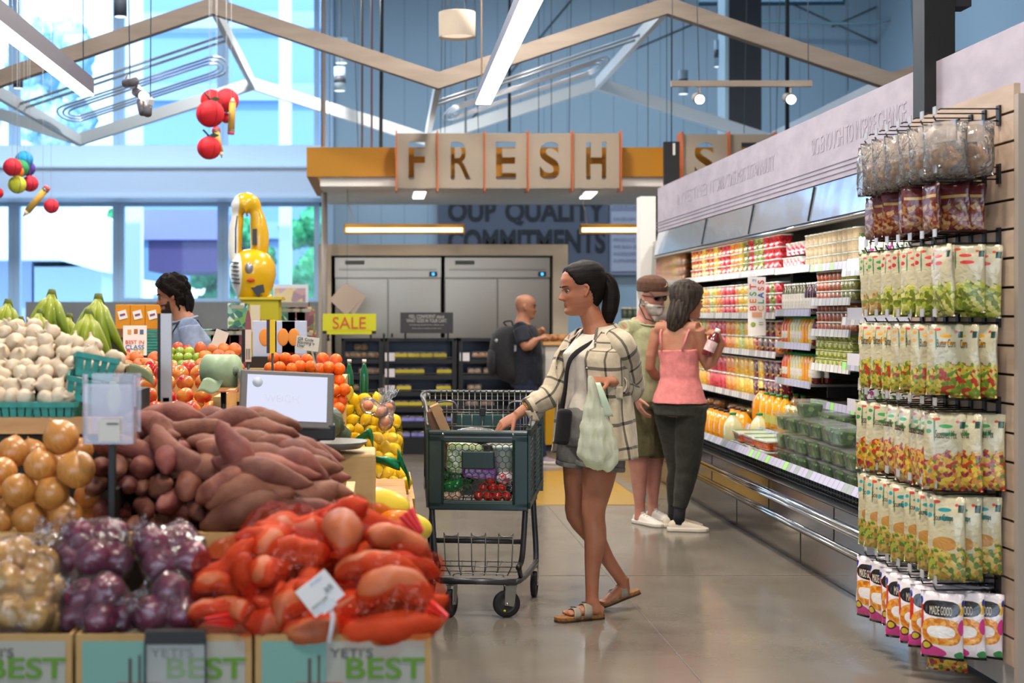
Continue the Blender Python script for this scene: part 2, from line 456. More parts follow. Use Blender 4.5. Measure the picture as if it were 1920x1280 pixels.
m=MB();m.box(((PX(270,d)+PX(416,d))/2,d+2,(PZ(393,d)+PZ(449,d))/2),(PX(416,d)-PX(270,d),4,PZ(393,d)-PZ(449,d)));m.obj('canopy_top',mat('mauve_render','#8a87c4',.8),b)
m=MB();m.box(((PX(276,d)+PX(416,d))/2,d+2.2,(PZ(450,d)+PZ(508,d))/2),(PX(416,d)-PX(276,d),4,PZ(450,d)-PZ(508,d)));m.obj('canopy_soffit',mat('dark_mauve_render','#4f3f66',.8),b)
m=MB();m.box((PX(285,d),d+2,.9),(.5,.5,PZ(508,d)*2-1.4 if False else 2.2));m.obj('canopy_post',OUTW,b)
m=MB();d=36
prof=[(0,0),(0,1.5),(.4,1.9),(4.4,1.9),(5.0,1.2),(5.1,0)]
m.prism([(PX(360,d)+a*.35,c_-.2)for a,c_ in prof],0,1.9,Matrix.Translation((0,d,0))@Matrix.Rotation(PI/2,4,'X'))
tag(m.obj('white_van',OUTW,bevel=.1),'white van roof glimpsed below the mauve canopy outside','van')
for px,dd,wd,nm in((250,31,.38,'leftmost'),(535,31,.26,'rightmost')):
 m=MB();x=PX(px,dd);m.box((x,dd,5),(wd,wd,10.4));m.box((x,dd,.1),(wd+.1,wd+.1,.5));m.box((x,dd,9.9),(wd+.15,wd+.15,.4))
 tag(m.obj('exterior_column',OUTW),'white column outside the glass, %s of the two'%nm,'column')
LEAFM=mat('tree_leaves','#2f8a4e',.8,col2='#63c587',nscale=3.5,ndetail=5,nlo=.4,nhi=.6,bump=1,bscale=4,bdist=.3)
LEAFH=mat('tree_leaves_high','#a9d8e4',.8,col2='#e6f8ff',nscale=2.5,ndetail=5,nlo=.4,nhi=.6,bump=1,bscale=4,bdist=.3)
TRUNK=mat('tree_bark','#5c4a3b',.9)
def tree(px,py0,py1,wpx,d,label,lm,seed):
 b=thing('tree',label,'tree',(PX(px,d),d,-.2));rnd=random.Random(seed)
 z1=PZ(py0,d)+.2;z0=max(PZ(py1,d)+.2,.9);w=wpx*d/F
 m=MB()
 for k in range(26):
  a=rnd.random()*2*PI;q=rnd.random()**.5
  c=Vector((math.cos(a)*q*w*.42,math.sin(a)*q*w*.35,z0+(z1-z0)*(.08+.84*rnd.random())))
  r=w*(.13+.1*rnd.random());s=Vector((rnd.random()*9,0,0))
  rg=[]
  for i in range(9):
   p=PI*i/8
   rg.append([c+(1+.45*noise.noise(Vector((math.sin(p)*math.cos(t_),math.sin(p)*math.sin(t_),math.cos(p)))*2.2+s))*r*Vector((math.sin(p)*math.cos(t_),math.sin(p)*math.sin(t_),math.cos(p)))for t_ in[2*PI*j/12 for j in range(12)]])
  m.rings(rg,True,True)
 m.obj('crown',lm,b)
 t=MB();t.tube([(0,0,0),(.05,0,z0*.6),(0,0,(z0+z1)/2)],[.16,.12,.06],8);t.obj('trunk',TRUNK,b)
tree(597,385,600,130,41.8,'leafy green tree behind the rightmost window beside the white canopy',LEAFM,1)
tree(455,388,590,110,41.4,'leafy green tree behind the yellow sculpture',LEAFM,2)
tree(195,388,600,110,43,'green tree beyond the white building at the second window',LEAFM,3)
tree(395,500,600,80,43,'low green shrub tree under the mauve canopy outside',LEAFM,5)
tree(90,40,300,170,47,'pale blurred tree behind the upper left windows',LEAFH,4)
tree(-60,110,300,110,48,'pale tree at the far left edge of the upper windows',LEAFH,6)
#canopy with the FRESH sign
YC=16.4
def zc(py):return PZ(py,YC)
c=thing('ceiling_canopy','long suspended canopy with ochre fascia and white soffit behind the big letter boards','canopy',(0,YC,0));x0=PX(575,YC);x1=6.5
m=MB();m.box(((x0+x1)/2,.06,(zc(276)+zc(331))/2),(x1-x0,.12,zc(276)-zc(331)));m.box((x0+.06,1.4,(zc(276)+zc(331))/2),(.12,2.6,zc(276)-zc(331)));m.obj('fascia',OCHRE,c)
m=MB();m.box(((x0+x1)/2+.1,1.45,(zc(331.2)+zc(348))/2),(x1-x0-.1,2.75,zc(331.2)-zc(348)));m.obj('soffit',WHITE,c)
for px in(608,):
 m=MB();m.cyl((PX(px,17.3),17.3,0),(PX(px,17.3),17.3,zc(349)),.035,12);m.box((PX(px,17.3),17.3,.01),(.14,.14,.02));tag(m.obj('post',mat('post_paint','#a39a92',.5)),'thin grey post holding up the left end of the canopy','post')
ORANGE=mat('orange_fin','#cf6a34',.6);BOARD=mat('letter_board','#a89a8a',.6)
YS=16.1
def board(xa,xb,ch,py0,py1,par):
 d=YS;a,b_=PX(xa,d),PX(xb,d);z0,z1=PZ(py1,d),PZ(py0,d);w_,h_=b_-a,z1-z0
 mb=MB();mb.box((0,0,0),(w_,.03,h_));o=mb.obj('letter_board',BOARD);fixn(o.data)
 t=text(ch,.60,BOARD,(0,0,0),ext=.1,sx=.80,bold=(.004 if ch=='R' else .012))
 me=t.data;bb=[v.co for v in me.vertices];xmn,xmx=min(v.x for v in bb),max(v.x for v in bb);ymn,ymx=min(v.y for v in bb),max(v.y for v in bb)
 wanted_h=.42;wanted_w=.225 if ch!='F' else .185
 for v in me.vertices:
  v.co.x=(v.co.x-(xmn+xmx)/2)*wanted_w/(xmx-xmn);v.co.y=(v.co.y-(ymn+ymx)/2)*wanted_h/(ymx-ymn)
 t.scale=(1,1,1);t.location=(0,0,0)
 bm=bmesh.new();bm.from_mesh(me);bmesh.ops.remove_doubles(bm,verts=bm.verts,dist=1e-5);bmesh.ops.recalc_face_normals(bm,faces=bm.faces);bm.to_mesh(me);bm.free()
 bo=o.modifiers.new('cut','BOOLEAN');bo.operation='DIFFERENCE';bo.solver='EXACT';bo.object=t
 bpy.context.view_layer.update();dg=bpy.context.evaluated_depsgraph_get();me2=bpy.data.meshes.new_from_object(o.evaluated_get(dg))
 o.modifiers.clear();o.data=me2;remove(t)
 o.location=((a+b_)/2,d,(z0+z1)/2)
 o.location.y-=YC;o.parent=par;o['label']='pale board with cut-out letter '+ch
 return o
edges=[743,820,908,989,1072,1163]
for i,ch in enumerate('FRESH'):
 board(edges[i]+1.5,edges[i+1]-1.5,ch,250,353,c)
for i,e in enumerate(edges):
 m=MB();x=PX(e,YS);m.box((x,YS+.06-YC,(PZ(246,YS)+PZ(359,YS))/2),(.014,.28,PZ(246,YS)-PZ(359,YS)))
 m.obj('orange_fin',ORANGE,c)
e2=[1277,1365,1452]
for i,ch in enumerate('SE'):
 board(e2[i]+1.5,e2[i+1]-1.5,ch,252,353,c)
for i,e in enumerate(e2):
 m=MB();x=PX(e,YS);m.box((x,YS+.06-YC,(PZ(248,YS)+PZ(359,YS))/2),(.014,.28,PZ(248,YS)-PZ(359,YS)))
 m.obj('orange_fin',ORANGE,c)
BOXB=mat('sign_black','#1a1a1c',.6);WTXT=mat('white_lettering','#e4e2dc',.6)
s=thing('aisle_marker','small black aisle marker with a white 1 beside the canopy','sign',P(1259,308,15.2))
m=MB();m.box((0,0,0),(29*15.2/F,.06,84*15.2/F));m.obj('panel',BOXB,s);text('1',.17,WTXT,(.02,-.034,.15),parent=s,bold=.004)
m=MB();m.cyl((0,0,.236),(0,0,3.2),.006,6);m.obj('hanger',BLACK,s)
def soffit_light(px,py,w_,h_,dx,lab):
 d=17.4;p=P(px,py,d);p.z=zc(348)-.012
 o=thing('soffit_light',lab,'light',p);m=MB();m.box((0,0,0),(w_+.03,h_+.03,.02),rot=(0,0,dx));m.obj('frame',WHITE,o)
 m=MB();m.box((0,0,-.014),(w_,h_,.012),rot=(0,0,dx));m.obj('diffuser',emis('soffit_glow','#ffffff',7),o)
soffit_light(786,366,.13,.9,0,'small bright rectangular light in the soffit below the letter F')
soffit_light(1103,367,.13,.9,-.06,'small bright rectangular light in the soffit below the letter H')
for(a,b_,lab)in((645,871,'long glowing yellow linear lamp in front of the steel refrigerators'),(1088,1235,'long glowing yellow linear lamp before the dark lettered wall')):
 d=17.0;w_=(b_-a)*d/F;o=thing('linear_pendant',lab,'lamp',P((a+b_)/2,429,d))
 m=MB();m.box((0,.02,.035),(w_,.09,.045));m.box((0,.02,-.05),(w_,.09,.015));m.box((-w_/2+.008,.02,0),(.016,.09,.1));m.box((w_/2-.008,.02,0),(.016,.09,.1));m.obj('housing',mat('yellow_enamel','#d99a1c',.4),o,bevel=.004)
 m=MB();m.box((0,.01,-.003),(w_-.05,.06,.062));m.obj('diffuser',emis('warm_tube','#ffd59a',4.5),o)
 m=MB();m.tube(cspline([(-w_*.42,0,.05),(-w_*.44,0,.2),(-w_*.465,0,.3),(-w_*.47,0,.475)]),.006,6);m.obj('cord',mat('grey_cord','#b9b2a8',.5),o)
#wall sign
d=25.85
SLATE=mat('slate_sign','#5d6475',.7);INK=mat('sign_ink','#2d2f36',.7);PALE=mat('pale_sign','#b3b8cc',.7);GTXT=mat('grey_lettering','#858ba3',.7)
s=thing('wall_sign','large slate wall sign lettered OUR QUALITY COMMITMENTS','sign',(PX(981,d),d,PZ(435,d)))
m=MB();m.box((0,.03,0),(320*d/F,.06,155*d/F));m.obj('panel',SLATE,s)
text('OUR QUALITY',.6,INK,(.06,-.01,.34),parent=s,bold=.022,fit=(295*d/F,.44));text('COMMITMENTS',.6,INK,(.06,-.01,-.165),parent=s,bold=.022,fit=(295*d/F,.43))
s=thing('wall_sign','pale wall sign headed STANDARDS with a white box of small grey text','sign',(PX(1185,d),d,PZ(440,d)))
m=MB();m.box((0,.03,0),(84*d/F,.06,150*d/F));m.obj('panel',mat('mauve_grey_sign','#8e91a8',.7),s)
m=MB();m.box((0,-.01,-.12),(78*d/F,.02,112*d/F));m.obj('text_panel',PALE,s)
text('STANDARDS',.17,PALE,(.0,-.01,.55),parent=s,sx=.8)
for k,tx in enumerate(['EXCELLENT FOOD','MEAT, POULTRY,','SEAFOOD &','PRODUCE','WE BAN 300+','INGREDIENTS IN','SUPPLEMENTS TOO']):text(tx,.085,GTXT,(-.34,-.03,.28-k*.125),parent=s,align='LEFT')
s=thing('wall_sign','blank pale panel below the big slate wall sign','sign',(PX(1105,d),d,PZ(532,d)))
m=MB();m.box((0,.03,0),(80*d/F,.06,42*d/F));m.obj('panel',PALE,s)
#refrigerators
YF=17.7
e=thing('fridge_surround','cream built-in surround framing the steel refrigerators','enclosure',(0,YF,0))
X0,X1,xa,xb=PX(597,YF),PX(1065,YF),PX(621,YF),PX(1037,YF);zt_,zo=PZ(458,YF),PZ(479,YF)
m=MB();m.box(((X0+xa)/2,.4,zt_/2),(xa-X0,.8,zt_));m.box(((xb+X1)/2,.4,zt_/2),(X1-xb,.8,zt_));m.box(((xa+xb)/2,.4,(zt_+zo)/2),(xb-xa,.8,zt_-zo));m.obj('surround',CREAM,e)
m=MB();m.box(((xa+xb)/2,.78,zo/2),(xb-xa,.03,zo));m.obj('back_panel',BLACK,e)
for k,(pa,pb)in enumerate(((627,828),(834,1033))):
 a,b_=PX(pa,YF),PX(pb,YF);w_=b_-a
 f=thing('steel_refrigerator','stainless steel two-door refrigerator, the %s one of the pair'%('left' if k==0 else 'right'),'refrigerator',((a+b_)/2,YF+.1,0),group=None)
 h_=PZ(481,YF);zd=PZ(521,YF)
 m=MB();m.box((0,.35,(h_+.12)/2),(w_,.6,h_-.12));m.obj('body',STEEL,f,bevel=.004)
 m=MB();m.box((0,.02,(h_+zd)/2),(w_,.08,h_-zd-.01));m.box((0,-.03,zd+.11),(w_-.12,.03,.02));m.obj('grille_panel',STEEL,f,bevel=.004)
 for sx in(-1,1):
  m=MB();m.box((sx*w_/4,.02,(zd+.12)/2),(w_/2-.012,.08,zd-.14));dr=m.obj('door',STEEL,f,bevel=.004)
  m=MB();m.box((sx*.05,-.035,.95),(.025,.03,.5));m.obj('handle',BLACK,dr)
 for lx in(-.4*w_,.4*w_):
  m=MB();m.cyl((lx,.2,0),(lx,.2,.13),.03,10);m.obj('leg',CHROME,f)
 m=MB();m.box((w_/2-.1,-.025,zd+.05),(.1,.01,.06));dp=m.obj('display',BLACK,f)
 m=MB();m.cyl((w_/2-.1,-.032,zd+.05),(w_/2-.1,-.038,zd+.05),.018,12);m.obj('indicator',emis('blue_led','#3aa8ff',3),dp)
 m=MB();m.box((-w_/2+.25,-.022,h_-.07),(.24,.01,.05));m.obj('badge',mat('badge_dark','#4d4a3d',.4),f)
m=MB();dd=19.8;w_=60*dd/F;m.box((PX(1390,dd),dd,4.3),(w_,w_,8.6));m.box((PX(1390,dd),dd,.1),(w_+.16,w_+.16,.2));o=m.obj('steel_column',DGREY);tag(o,'dark grey square steel column rising behind the canopy','column')
m=MB();m.box((-w_/2-.03,0,0),(.05,w_,8.4));q=m.obj('downlight_strip',mat('strip_white','#b5cfe0',.4),o);q.location=(PX(1390,dd),dd,4.3)
s=thing('steel_column','near black column passing in front of the white valance at the slat wall','column',(PX(1751,6.55),6.55,2.17))
m=MB();w_=57*6.55/F;m.box((0,0,3.2),(w_,w_,6.4));m.obj('shaft',BLACK,s)
m=MB();m.box((0,0,.01),(w_+.03,w_+.03,.03));m.obj('foot_plate',BLACK,s)
m=MB();m.box((w_/2+.04,0,.76),(.075,.12,.22));sg=m.obj('number_panel',BOXB,s);text('1',.1,WTXT,(w_/2+.04,-.065,.77),parent=sg);text('1',.1,WTXT,(-.01,-w_/2-.006,.77),parent=sg)
#refrigerated wall case
case=thing('refrigerated_case','long open refrigerated wall case with mirrored canopy and stainless steel base along the right aisle','refrigerator')
Y0,Y1=5.45,13.0;YM=(Y0+Y1)/2;YL=Y1-Y0
YA=6.42
def ext(name,prof,m_,y0=Y0,y1=Y1,par=case,bevel=0,thick=None):
 mb=MB();mb.prism([(a,b)for a,b in prof],0,y1-y0,Matrix.Translation((0,y1,0))@Matrix.Rotation(PI/2,4,'X'));o=mb.obj(name,m_,par,bevel=bevel);fixn(o.data);return o
CSTEEL=mat('case_steel','#9c9da2',.17,1,rvar=.12,nscale=3,bump=.05,bscale=3,bdist=.02)
CDARK=mat('case_dark_steel','#77726c',.24,1,rvar=.1,nscale=4)
VAL=NT('valance_laminate');b_=VAL.new('ShaderNodeBsdfPrincipled');VAL.l(b_.outputs[0],VAL.out.inputs[0]);v_=VAL.coord('Object',(1,.6,1.4))
VAL.l(VAL.ramp(VAL.noise(v_,9,4),[(.35,'#a49ba8'),(.65,'#b2a9b5')]),b_.inputs['Base Color']);b_.inputs['Roughness'].default_value=.55;VALM=VAL.m
def m_case_base():
 ext('kick_panel',[(2.41,.004),(2.45,.004),(2.45,.205),(2.41,.205)],mat('kick_steel','#b9b6b4',.13,1,bump=.06,bscale=2,bdist=.03))
 ext('base_shell',[(2.36,.205),(2.9,.205),(2.9,.45),(2.45,.45),(2.335,.45),(2.335,.235)],CDARK)
 ext('front_panel',[(2.322,.27),(2.336,.27),(2.336,.445),(2.322,.445)],CSTEEL)
 ext('top_ledge',[(2.315,.452),(2.40,.485),(2.45,.485),(2.45,.452)],CSTEEL)
 m=MB()
 for z in(.375,.352):m.tube([(2.306,Y0,z),(2.306,Y1,z)],.011,10)
 m.box((2.315,YM,.363),(.012,YL,.03));m.obj('bumper_rail',CHROME,case)
 m=MB()
 for z in(.262,.245):m.tube([(2.318,Y0,z),(2.318,Y1,z)],.008,8)
 m.obj('lower_rail',CHROME,case)
 m=MB()
 for y in(7.38,8.62,10.1,11.6):m.box((2.3205,y,.357),(.003,.005,.17));m.box((2.409,y-.35,.1),(.003,.006,.19))
 m.obj('panel_joint',mat('joint_dark','#26221d',.6),case)
m_case_base()
INK2=mat('case_interior','#d6d2c8',.35);DARK=mat('case_dark_grey','#2b2925',.5)  # plain dark grey for the rail back and risers
ext('back_panel',[(3.22,.45),(3.28,.45),(3.28,2.2),(3.22,2.2)],mat('case_back','#6d675c',.4,.4),y0=YA)
ext('deck',[(2.40,.49),(3.22,.49),(3.22,.51),(2.40,.51)],mat('case_deck','#3a3833',.5))
ext('valance',[(2.50,2.175),(2.56,2.175),(2.56,2.57),(2.50,2.57)],VALM,y0=4.9)
m=MB()
for z in(2.26,2.235,2.205):m.box((2.4985,9,z),(.004,8.1,.004))
m.obj('valance_groove',mat('groove_shade','#9a92a0',.6),case)
for y,s_ in((11.4,'INVESTMENTS'),(9.9,'AND CONSUMERS SUSTAINABILITY'),(7.6,'BIG ENOUGH TO INSPIRE CHANGE')):
 text(s_,.12,mat('valance_lettering','#aca3b0',.5),(2.4985,y,2.40),(PI/2,0,-PI/2),parent=case,ext=.0003,fit=(1.5,.10))
ext('mirror_panel',[(2.505,2.17),(2.515,2.17),(2.475,1.965),(2.465,1.965)],mat('mirror_steel','#d4e2f4',.14,.75,bump=.25,bscale=1.1,bdist=.08),y0=YA)
for y in(11.05,9.65,8.3,7.0):m=MB();m.box((2.482,y,2.068),(.012,.012,.20),rot=(0,.18,0));m.obj('mirror_joint',BLACK,case)
ext('canopy_hood',[(2.47,1.935),(2.47,1.965),(3.22,2.2),(3.22,2.16),(2.62,2.0),(2.50,1.935)],BLACK,y0=YA)
m=MB();m.tube([(2.462,YA,1.945),(2.462,Y1,1.945)],.011,8);m.obj('hood_trim',CHROME,case)
for y in(7.6,9.8,12.0):area('case_lamp_light',(2.52,y,1.915),.06,2.0,7.5,(1,.95,.88),(0,math.radians(-48),0))
ext('case_end',[(2.36,0),(3.3,0),(3.3,2.1),(2.5,2.1),(2.42,.6),(2.36,.55)],mat('end_mirror','#a9a49c',.12,1,bump=.2,bscale=2,bdist=.05),y0=13.02,y1=13.22)
m=MB();m.box((2.46,13.35,1.26),(.14,.2,2.52));tag(m.obj('end_pilaster',WHITE),'white pilaster standing at the far end of the refrigerated case','pilaster')
m=MB();m.box((2.57,13.32,1.28),(.07,.1,2.5));m.obj('end_trim',BLACK,case)
TAGM=NT('price_tags')
def m_tags(name,a,b,c_,n):
 t=NT(name);p=t.new('ShaderNodeBsdfPrincipled');t.l(p.outputs[0],t.out.inputs[0]);p.inputs['Roughness'].default_value=.35
 v=t.coord('Object');s=t.new('ShaderNodeSeparateXYZ');t.l(v,s.inputs[0])
 q=t.math('MULTIPLY',s.outputs[1],n);wn=t.new('ShaderNodeTexWhiteNoise',noise_dimensions='1D');t.l(t.math('FLOOR',q),wn.inputs['W'])
 col=t.ramp(wn.outputs['Value'],[(0,a),(.55,a),(.56,b),(.80,b),(.81,c_),(1,c_)],'CONSTANT')
 gap=t.math('LESS_THAN',t.math('FRACT',q),.12);t.l(t.mix(gap,col,'#8b8a9c'),p.inputs['Base Color']);return t.m
TAGA=m_tags('shelf_tags_white','#d9d5cf','#b9b4b4','#e8e4de',13)
TAGB=m_tags('shelf_tags_green','#b9b6cc','#9ea7a0','#9fe07a',13)
SHELFM=mat('shelf_metal','#8c8880',.4,.6)
def shelf(y0,y1,z,xf=2.75,depth=.42,tags=TAGA,slope=.12):
 m=MB();m.box((xf+depth/2,(y0+y1)/2,z-.008),(depth,y1-y0-.01,.016));o=m.obj('shelf',SHELFM,case)
 m=MB();m.box((xf-.008,(y0+y1)/2,z-.006),(.012,y1-y0-.012,.046),rot=(0,slope,0));m.obj('price_rail',tags,o)
 for y in(y0+.01,y1-.01):m=MB();m.box((xf+depth*.6,y,z-.05),(depth*.7,.012,.07));m.obj('shelf_bracket',BLACK,o)
 return z
SA=(10.02,12.95);SB=(9.20,10.0);SCs=(8.42,9.18);SD=(7.0,8.40)
for z in(1.74,1.43,1.155,.825):shelf(SA[0],SA[1],z,tags=TAGA)
shelf(SB[0],SB[1],1.735);shelf(SB[0],SB[1],1.45,tags=TAGB);shelf(SB[0],SB[1],1.23,tags=TAGB);shelf(SB[0],SB[1],.985,tags=TAGB)
shelf(SCs[0],SCs[1],1.73,tags=TAGB);shelf(SCs[0],SCs[1],1.515);shelf(SCs[0],SCs[1],1.325);shelf(SCs[0],SCs[1],1.11);shelf(SCs[0]-.5,SCs[1],.88,tags=TAGB)
shelf(SD[0],SD[1],1.68,2.70);shelf(SD[0],SD[1],1.40,2.70);shelf(SD[0],SD[1],1.14,2.70,tags=TAGB)
shelf(7.0,10.3,.64,2.62,.5,tags=TAGB,slope=.4)
m=MB();m.box((2.352,YM,.553),(.012,YL,.05),rot=(0,.5,0));m.obj('price_rail',TAGB,case)
m=MB();m.box((2.365,YM,.54),(.006,YL,.006));m.box((2.365,YM,.50),(.006,YL,.006))
k=Y0
while k<Y1:m.box((2.366,k,.515),(.005,.006,.055));k+=.05
wf=m.obj('wire_fence',BLACK,case)
m=MB();m.box((2.385,YM,.515),(.012,YL,.045));m.obj('rail_back',DARK,case)
CLEARP=film('clear_tub','#fafcfa',gloss=.45,opacity=.06,bscale=14,bstr=.25,rough=.06)
LIDW=mat('lid_white','#e6e2d8',.4);LIDC=mat('lid_clear','#cfd6cf',.15,spec=.8)
def fruitmat(name,cols,sc_=70,rough=.3):
 if name in _M:return _M[name]
 t=NT(name);p=t.new('ShaderNodeBsdfPrincipled');t.l(p.outputs[0],t.out.inputs[0]);p.inputs['Roughness'].default_value=rough
 v=t.coord('Object');vo=t.new('ShaderNodeTexVoronoi');vo.inputs['Scale'].default_value=sc_;t.l(v,vo.inputs['Vector'])
 s=t.new('ShaderNodeSeparateColor');t.l(vo.outputs['Color'],s.inputs[0]);n=len(cols)
 t.l(t.ramp(s.outputs[0],[(i/n,c)for i,c in enumerate(cols)],'CONSTANT'),p.inputs['Base Color'])
 t.l(t.bump(vo.outputs['Distance'],.5,.004),p.inputs['Normal']);p.inputs['Coat Weight'].default_value=.6;p.inputs['Coat Roughness'].default_value=.12
 _M[name]=t.m;return t.m
FRUITS={'red watermelon chunks':fruitmat('fruit_watermelon',['#d8323c','#e8505a','#c22a30']),'orange cantaloupe pieces':fruitmat('fruit_cantaloupe',['#f0913a','#e87a1e','#f4a95c']),'yellow pineapple pieces':fruitmat('fruit_pineapple',['#f2c53a','#e9b02a','#f6d66a']),'mixed fruit':fruitmat('fruit_mixed',['#d94a2e','#e99a33','#e9bf48','#a9332e']),'green and red grapes':fruitmat('fruit_grapes',['#9aa844','#7d9438','#7a2838','#b4bb62']),'yellow mango spears':fruitmat('fruit_mango',['#efb62c','#f0c64a','#e3a01e']),'dark berries and pineapple':fruitmat('fruit_berries',['#6b1d36','#8c2244','#e3b32e','#3d1430']),'red strawberries':fruitmat('fruit_strawberry',['#c9202e','#b21824','#dd4a4a']),'pale melon slices':fruitmat('fruit_melon',['#c7cf74','#dbdf95','#b3bf5c']),}
def cup(name,label,cat,w_,h_,mc,lid=LIDC,lidh=.012,seg=4,taper=.9,taglab=None,lidw=1.0):
 """tapered tub of food with a snap-on lid; origin at base centre"""
 def mk():
  o=thing(name,label,cat)
  m=MB();n=12;rg=[]
  for z,k in((0,taper*.96),(.004,taper),(h_-lidh,1)):
   ring=[]
   for j in range(n*2):
    a=2*PI*j/(n*2)+.01;e=5 if seg==4 else 2
    c_,s_=math.cos(a),math.sin(a);q=(abs(c_)**e+abs(s_)**e)**(-1/e)
    ring.append(Vector((q*c_*w_/2*k,q*s_*w_/2*k,z)))
   rg.append(ring)
  m.rings(rg);m.obj('contents',mc,o)
  m=MB();rg=[]
  for z,k in((h_-lidh,1.0),(h_-lidh,1.05*lidw),(h_-.003,1.05*lidw),(h_,.98)):
   ring=[]
   for j in range(n*2):
    a=2*PI*j/(n*2)+.01;e=5 if seg==4 else 2
    c_,s_=math.cos(a),math.sin(a);q=(abs(c_)**e+abs(s_)**e)**(-1/e)
    ring.append(Vector((q*c_*w_/2*k,q*s_*w_/2*k,z)))
   rg.append(ring)
  m.rings(rg);m.obj('lid',lid,o)
  if taglab:
   m=MB();m.box((-w_/2*.97,0,h_*.5),(.004,w_*.5,h_*.45));m.obj('label_sticker',taglab,o)
  return o
 return mk
rnd=random.Random(11)
FK=list(FRUITS)
pools={}
def cup_pool(key,h_,w_=.118):
 k=(key,h_)
 if k not in pools:pools[k]=Pool([cup('fruit_cup','','fruit cup',w_,h_,FRUITS[key])])
 return pools[k]
def col(y0,y1,n):return[y0+(i+.5)*(y1-y0)/n for i in range(n)]
seqs={1.74:(['mixed fruit']*3+['yellow pineapple pieces','mixed fruit','mixed fruit','yellow pineapple pieces','mixed fruit']+['red watermelon chunks']*2+['orange cantaloupe pieces','orange cantaloupe pieces','yellow pineapple pieces','green and red grapes','red strawberries','green and red grapes','green and red grapes','red strawberries','red strawberries','red strawberries'],.086,3,'top'),1.43:(['yellow mango spears']*4+['orange cantaloupe pieces','pale melon slices','yellow mango spears','orange cantaloupe pieces','red watermelon chunks','red watermelon chunks','red watermelon chunks','orange cantaloupe pieces','yellow pineapple pieces','yellow pineapple pieces','yellow mango spears','green and red grapes','green and red grapes','red strawberries','green and red grapes','red strawberries'],.078,3,'second'),1.155:(['yellow mango spears','orange cantaloupe pieces','yellow mango spears','pale melon slices','orange cantaloupe pieces','red watermelon chunks','red watermelon chunks','red strawberries','red watermelon chunks','orange cantaloupe pieces','orange cantaloupe pieces','yellow pineapple pieces','pale melon slices','yellow pineapple pieces','yellow pineapple pieces','mixed fruit','dark berries and pineapple','dark berries and pineapple','dark berries and pineapple','mixed fruit'],.118,2,'third'),.825:(['yellow mango spears','yellow pineapple pieces','yellow mango spears','yellow mango spears','orange cantaloupe pieces','red watermelon chunks','red strawberries','red watermelon chunks','red watermelon chunks','orange cantaloupe pieces','orange cantaloupe pieces','yellow mango spears','yellow pineapple pieces','yellow mango spears','yellow pineapple pieces','dark berries and pineapple','yellow pineapple pieces','dark berries and pineapple','dark berries and pineapple','dark berries and pineapple'],.142,2,'fourth'),}
lev={3:['bottom','middle','top'],2:['bottom','top'],4:['bottom','second','third','top'],1:['']}
for z,(sq,h_,n,nm)in seqs.items():
 ys=col(SA[0]+.02,SA[1]-.05,len(sq))[::-1]
 for i,(y,kk)in enumerate(zip(ys,sq)):
  for k in range(n):
   o=cup_pool(kk,h_).put(0,(2.83+rnd.uniform(-.005,.005),y,z+k*h_+.0005),(0,0,rnd.uniform(-.03,.03)),group='fruit cups on the %s shelf of the refrigerated case'%nm)
   auto(o,'cup of %s, %s of stack on %s shelf'%(kk,lev[n][k],nm),('cup',z,k,kk))
def stack(pool,ys,x,z,n,h_,lab,place,group,key=None,jit=.004):
 for y in ys:
  for k in range(n):
   o=pool.put(0,(x+rnd.uniform(-jit,jit),y,z+k*h_+.0005),(0,0,rnd.uniform(-.05,.05)),group=group)
   auto(o,lab+((', '+lev[n][k]+' of stack')if n>1 else ''),(key or place,x,z,k),place)
PINK=fruitmat('pink_print',['#e04a5c','#f2e6e0','#f4f0ea','#d83a78','#f6c4b0','#f4f0ea'],55,.5)
pk=Pool([cup('printed_yogurt_tub','','tub',.085,.085,PINK,LIDW,.008)])
stack(pk,col(9.55,9.98,5),2.82,1.735,1,.085,'pink printed square tub','on the top shelf','pink printed tubs on the top shelf')
stack(pk,col(9.22,9.98,7),2.84,1.835,1,.085,'pink printed tub, raised row','on the top shelf','pink printed tubs on the top shelf',key='pk2')
HUM=mat('hummus_beige','#cdb793',.5,col2='#bfa680',nscale=40)
hm=Pool([cup('hummus_tub','','tub',.088,.072,HUM,LIDC,.01,seg=9,taper=.92)])
stack(hm,col(8.45,9.5,11),2.83,1.735,3,.072,'beige dip tub','on the top shelf','beige dip tubs on the top shelf')
def bottle(name,cat,juice,capm,labm,r=.032,h_=.2,sq=False,lab_h=.09,lab_z=.05,n=16):
 def mk():
  o=thing(name,'',cat);m=MB()
  prof=[(.001,0),(r*.9,0),(r,.006),(r,h_*.62),(r*.86,h_*.72),(r*.45,h_*.85),(r*.4,h_*.93)]
  fn=None
  if sq:fn=lambda a,z:(1+(.16 if z<h_*.7 else .0)*(1-abs(math.cos(2*a))**.7))
  m.lathe(prof,n,fn=fn,cap=True);m.obj('bottle_body',juice,o)
  m=MB();m.lathe([(.001,h_*.92),(r*.5,h_*.92),(r*.5,h_),(.001,h_)],n);m.obj('cap',capm,o)
  if labm:
   m=MB();m.lathe([(r*1.012,lab_z),(r*1.012,lab_z+lab_h)],n,fn=fn);m.obj('bottle_label',labm,o)
  return o
 return mk
GREENC=mat('green_cap','#1d8a4a',.4);WCAP=mat('white_cap','#e9e6df',.4);BCAP=mat('black_cap','#1c1b19',.4)
def juice(name,c,c2=None):return mat(name,c,.12,col2=c2,nscale=12,coat=.8,sss=0)
OJ=juice('orange_juice','#f0960f','#f5a81e');YJ=juice('yellow_juice','#f0c43a');GJ=juice('green_juice','#8f9a3a');RJ=juice('red_juice','#6a1620');LJ=juice('lemonade','#dcd7a6');RO=juice('deep_orange_juice','#e8641a')
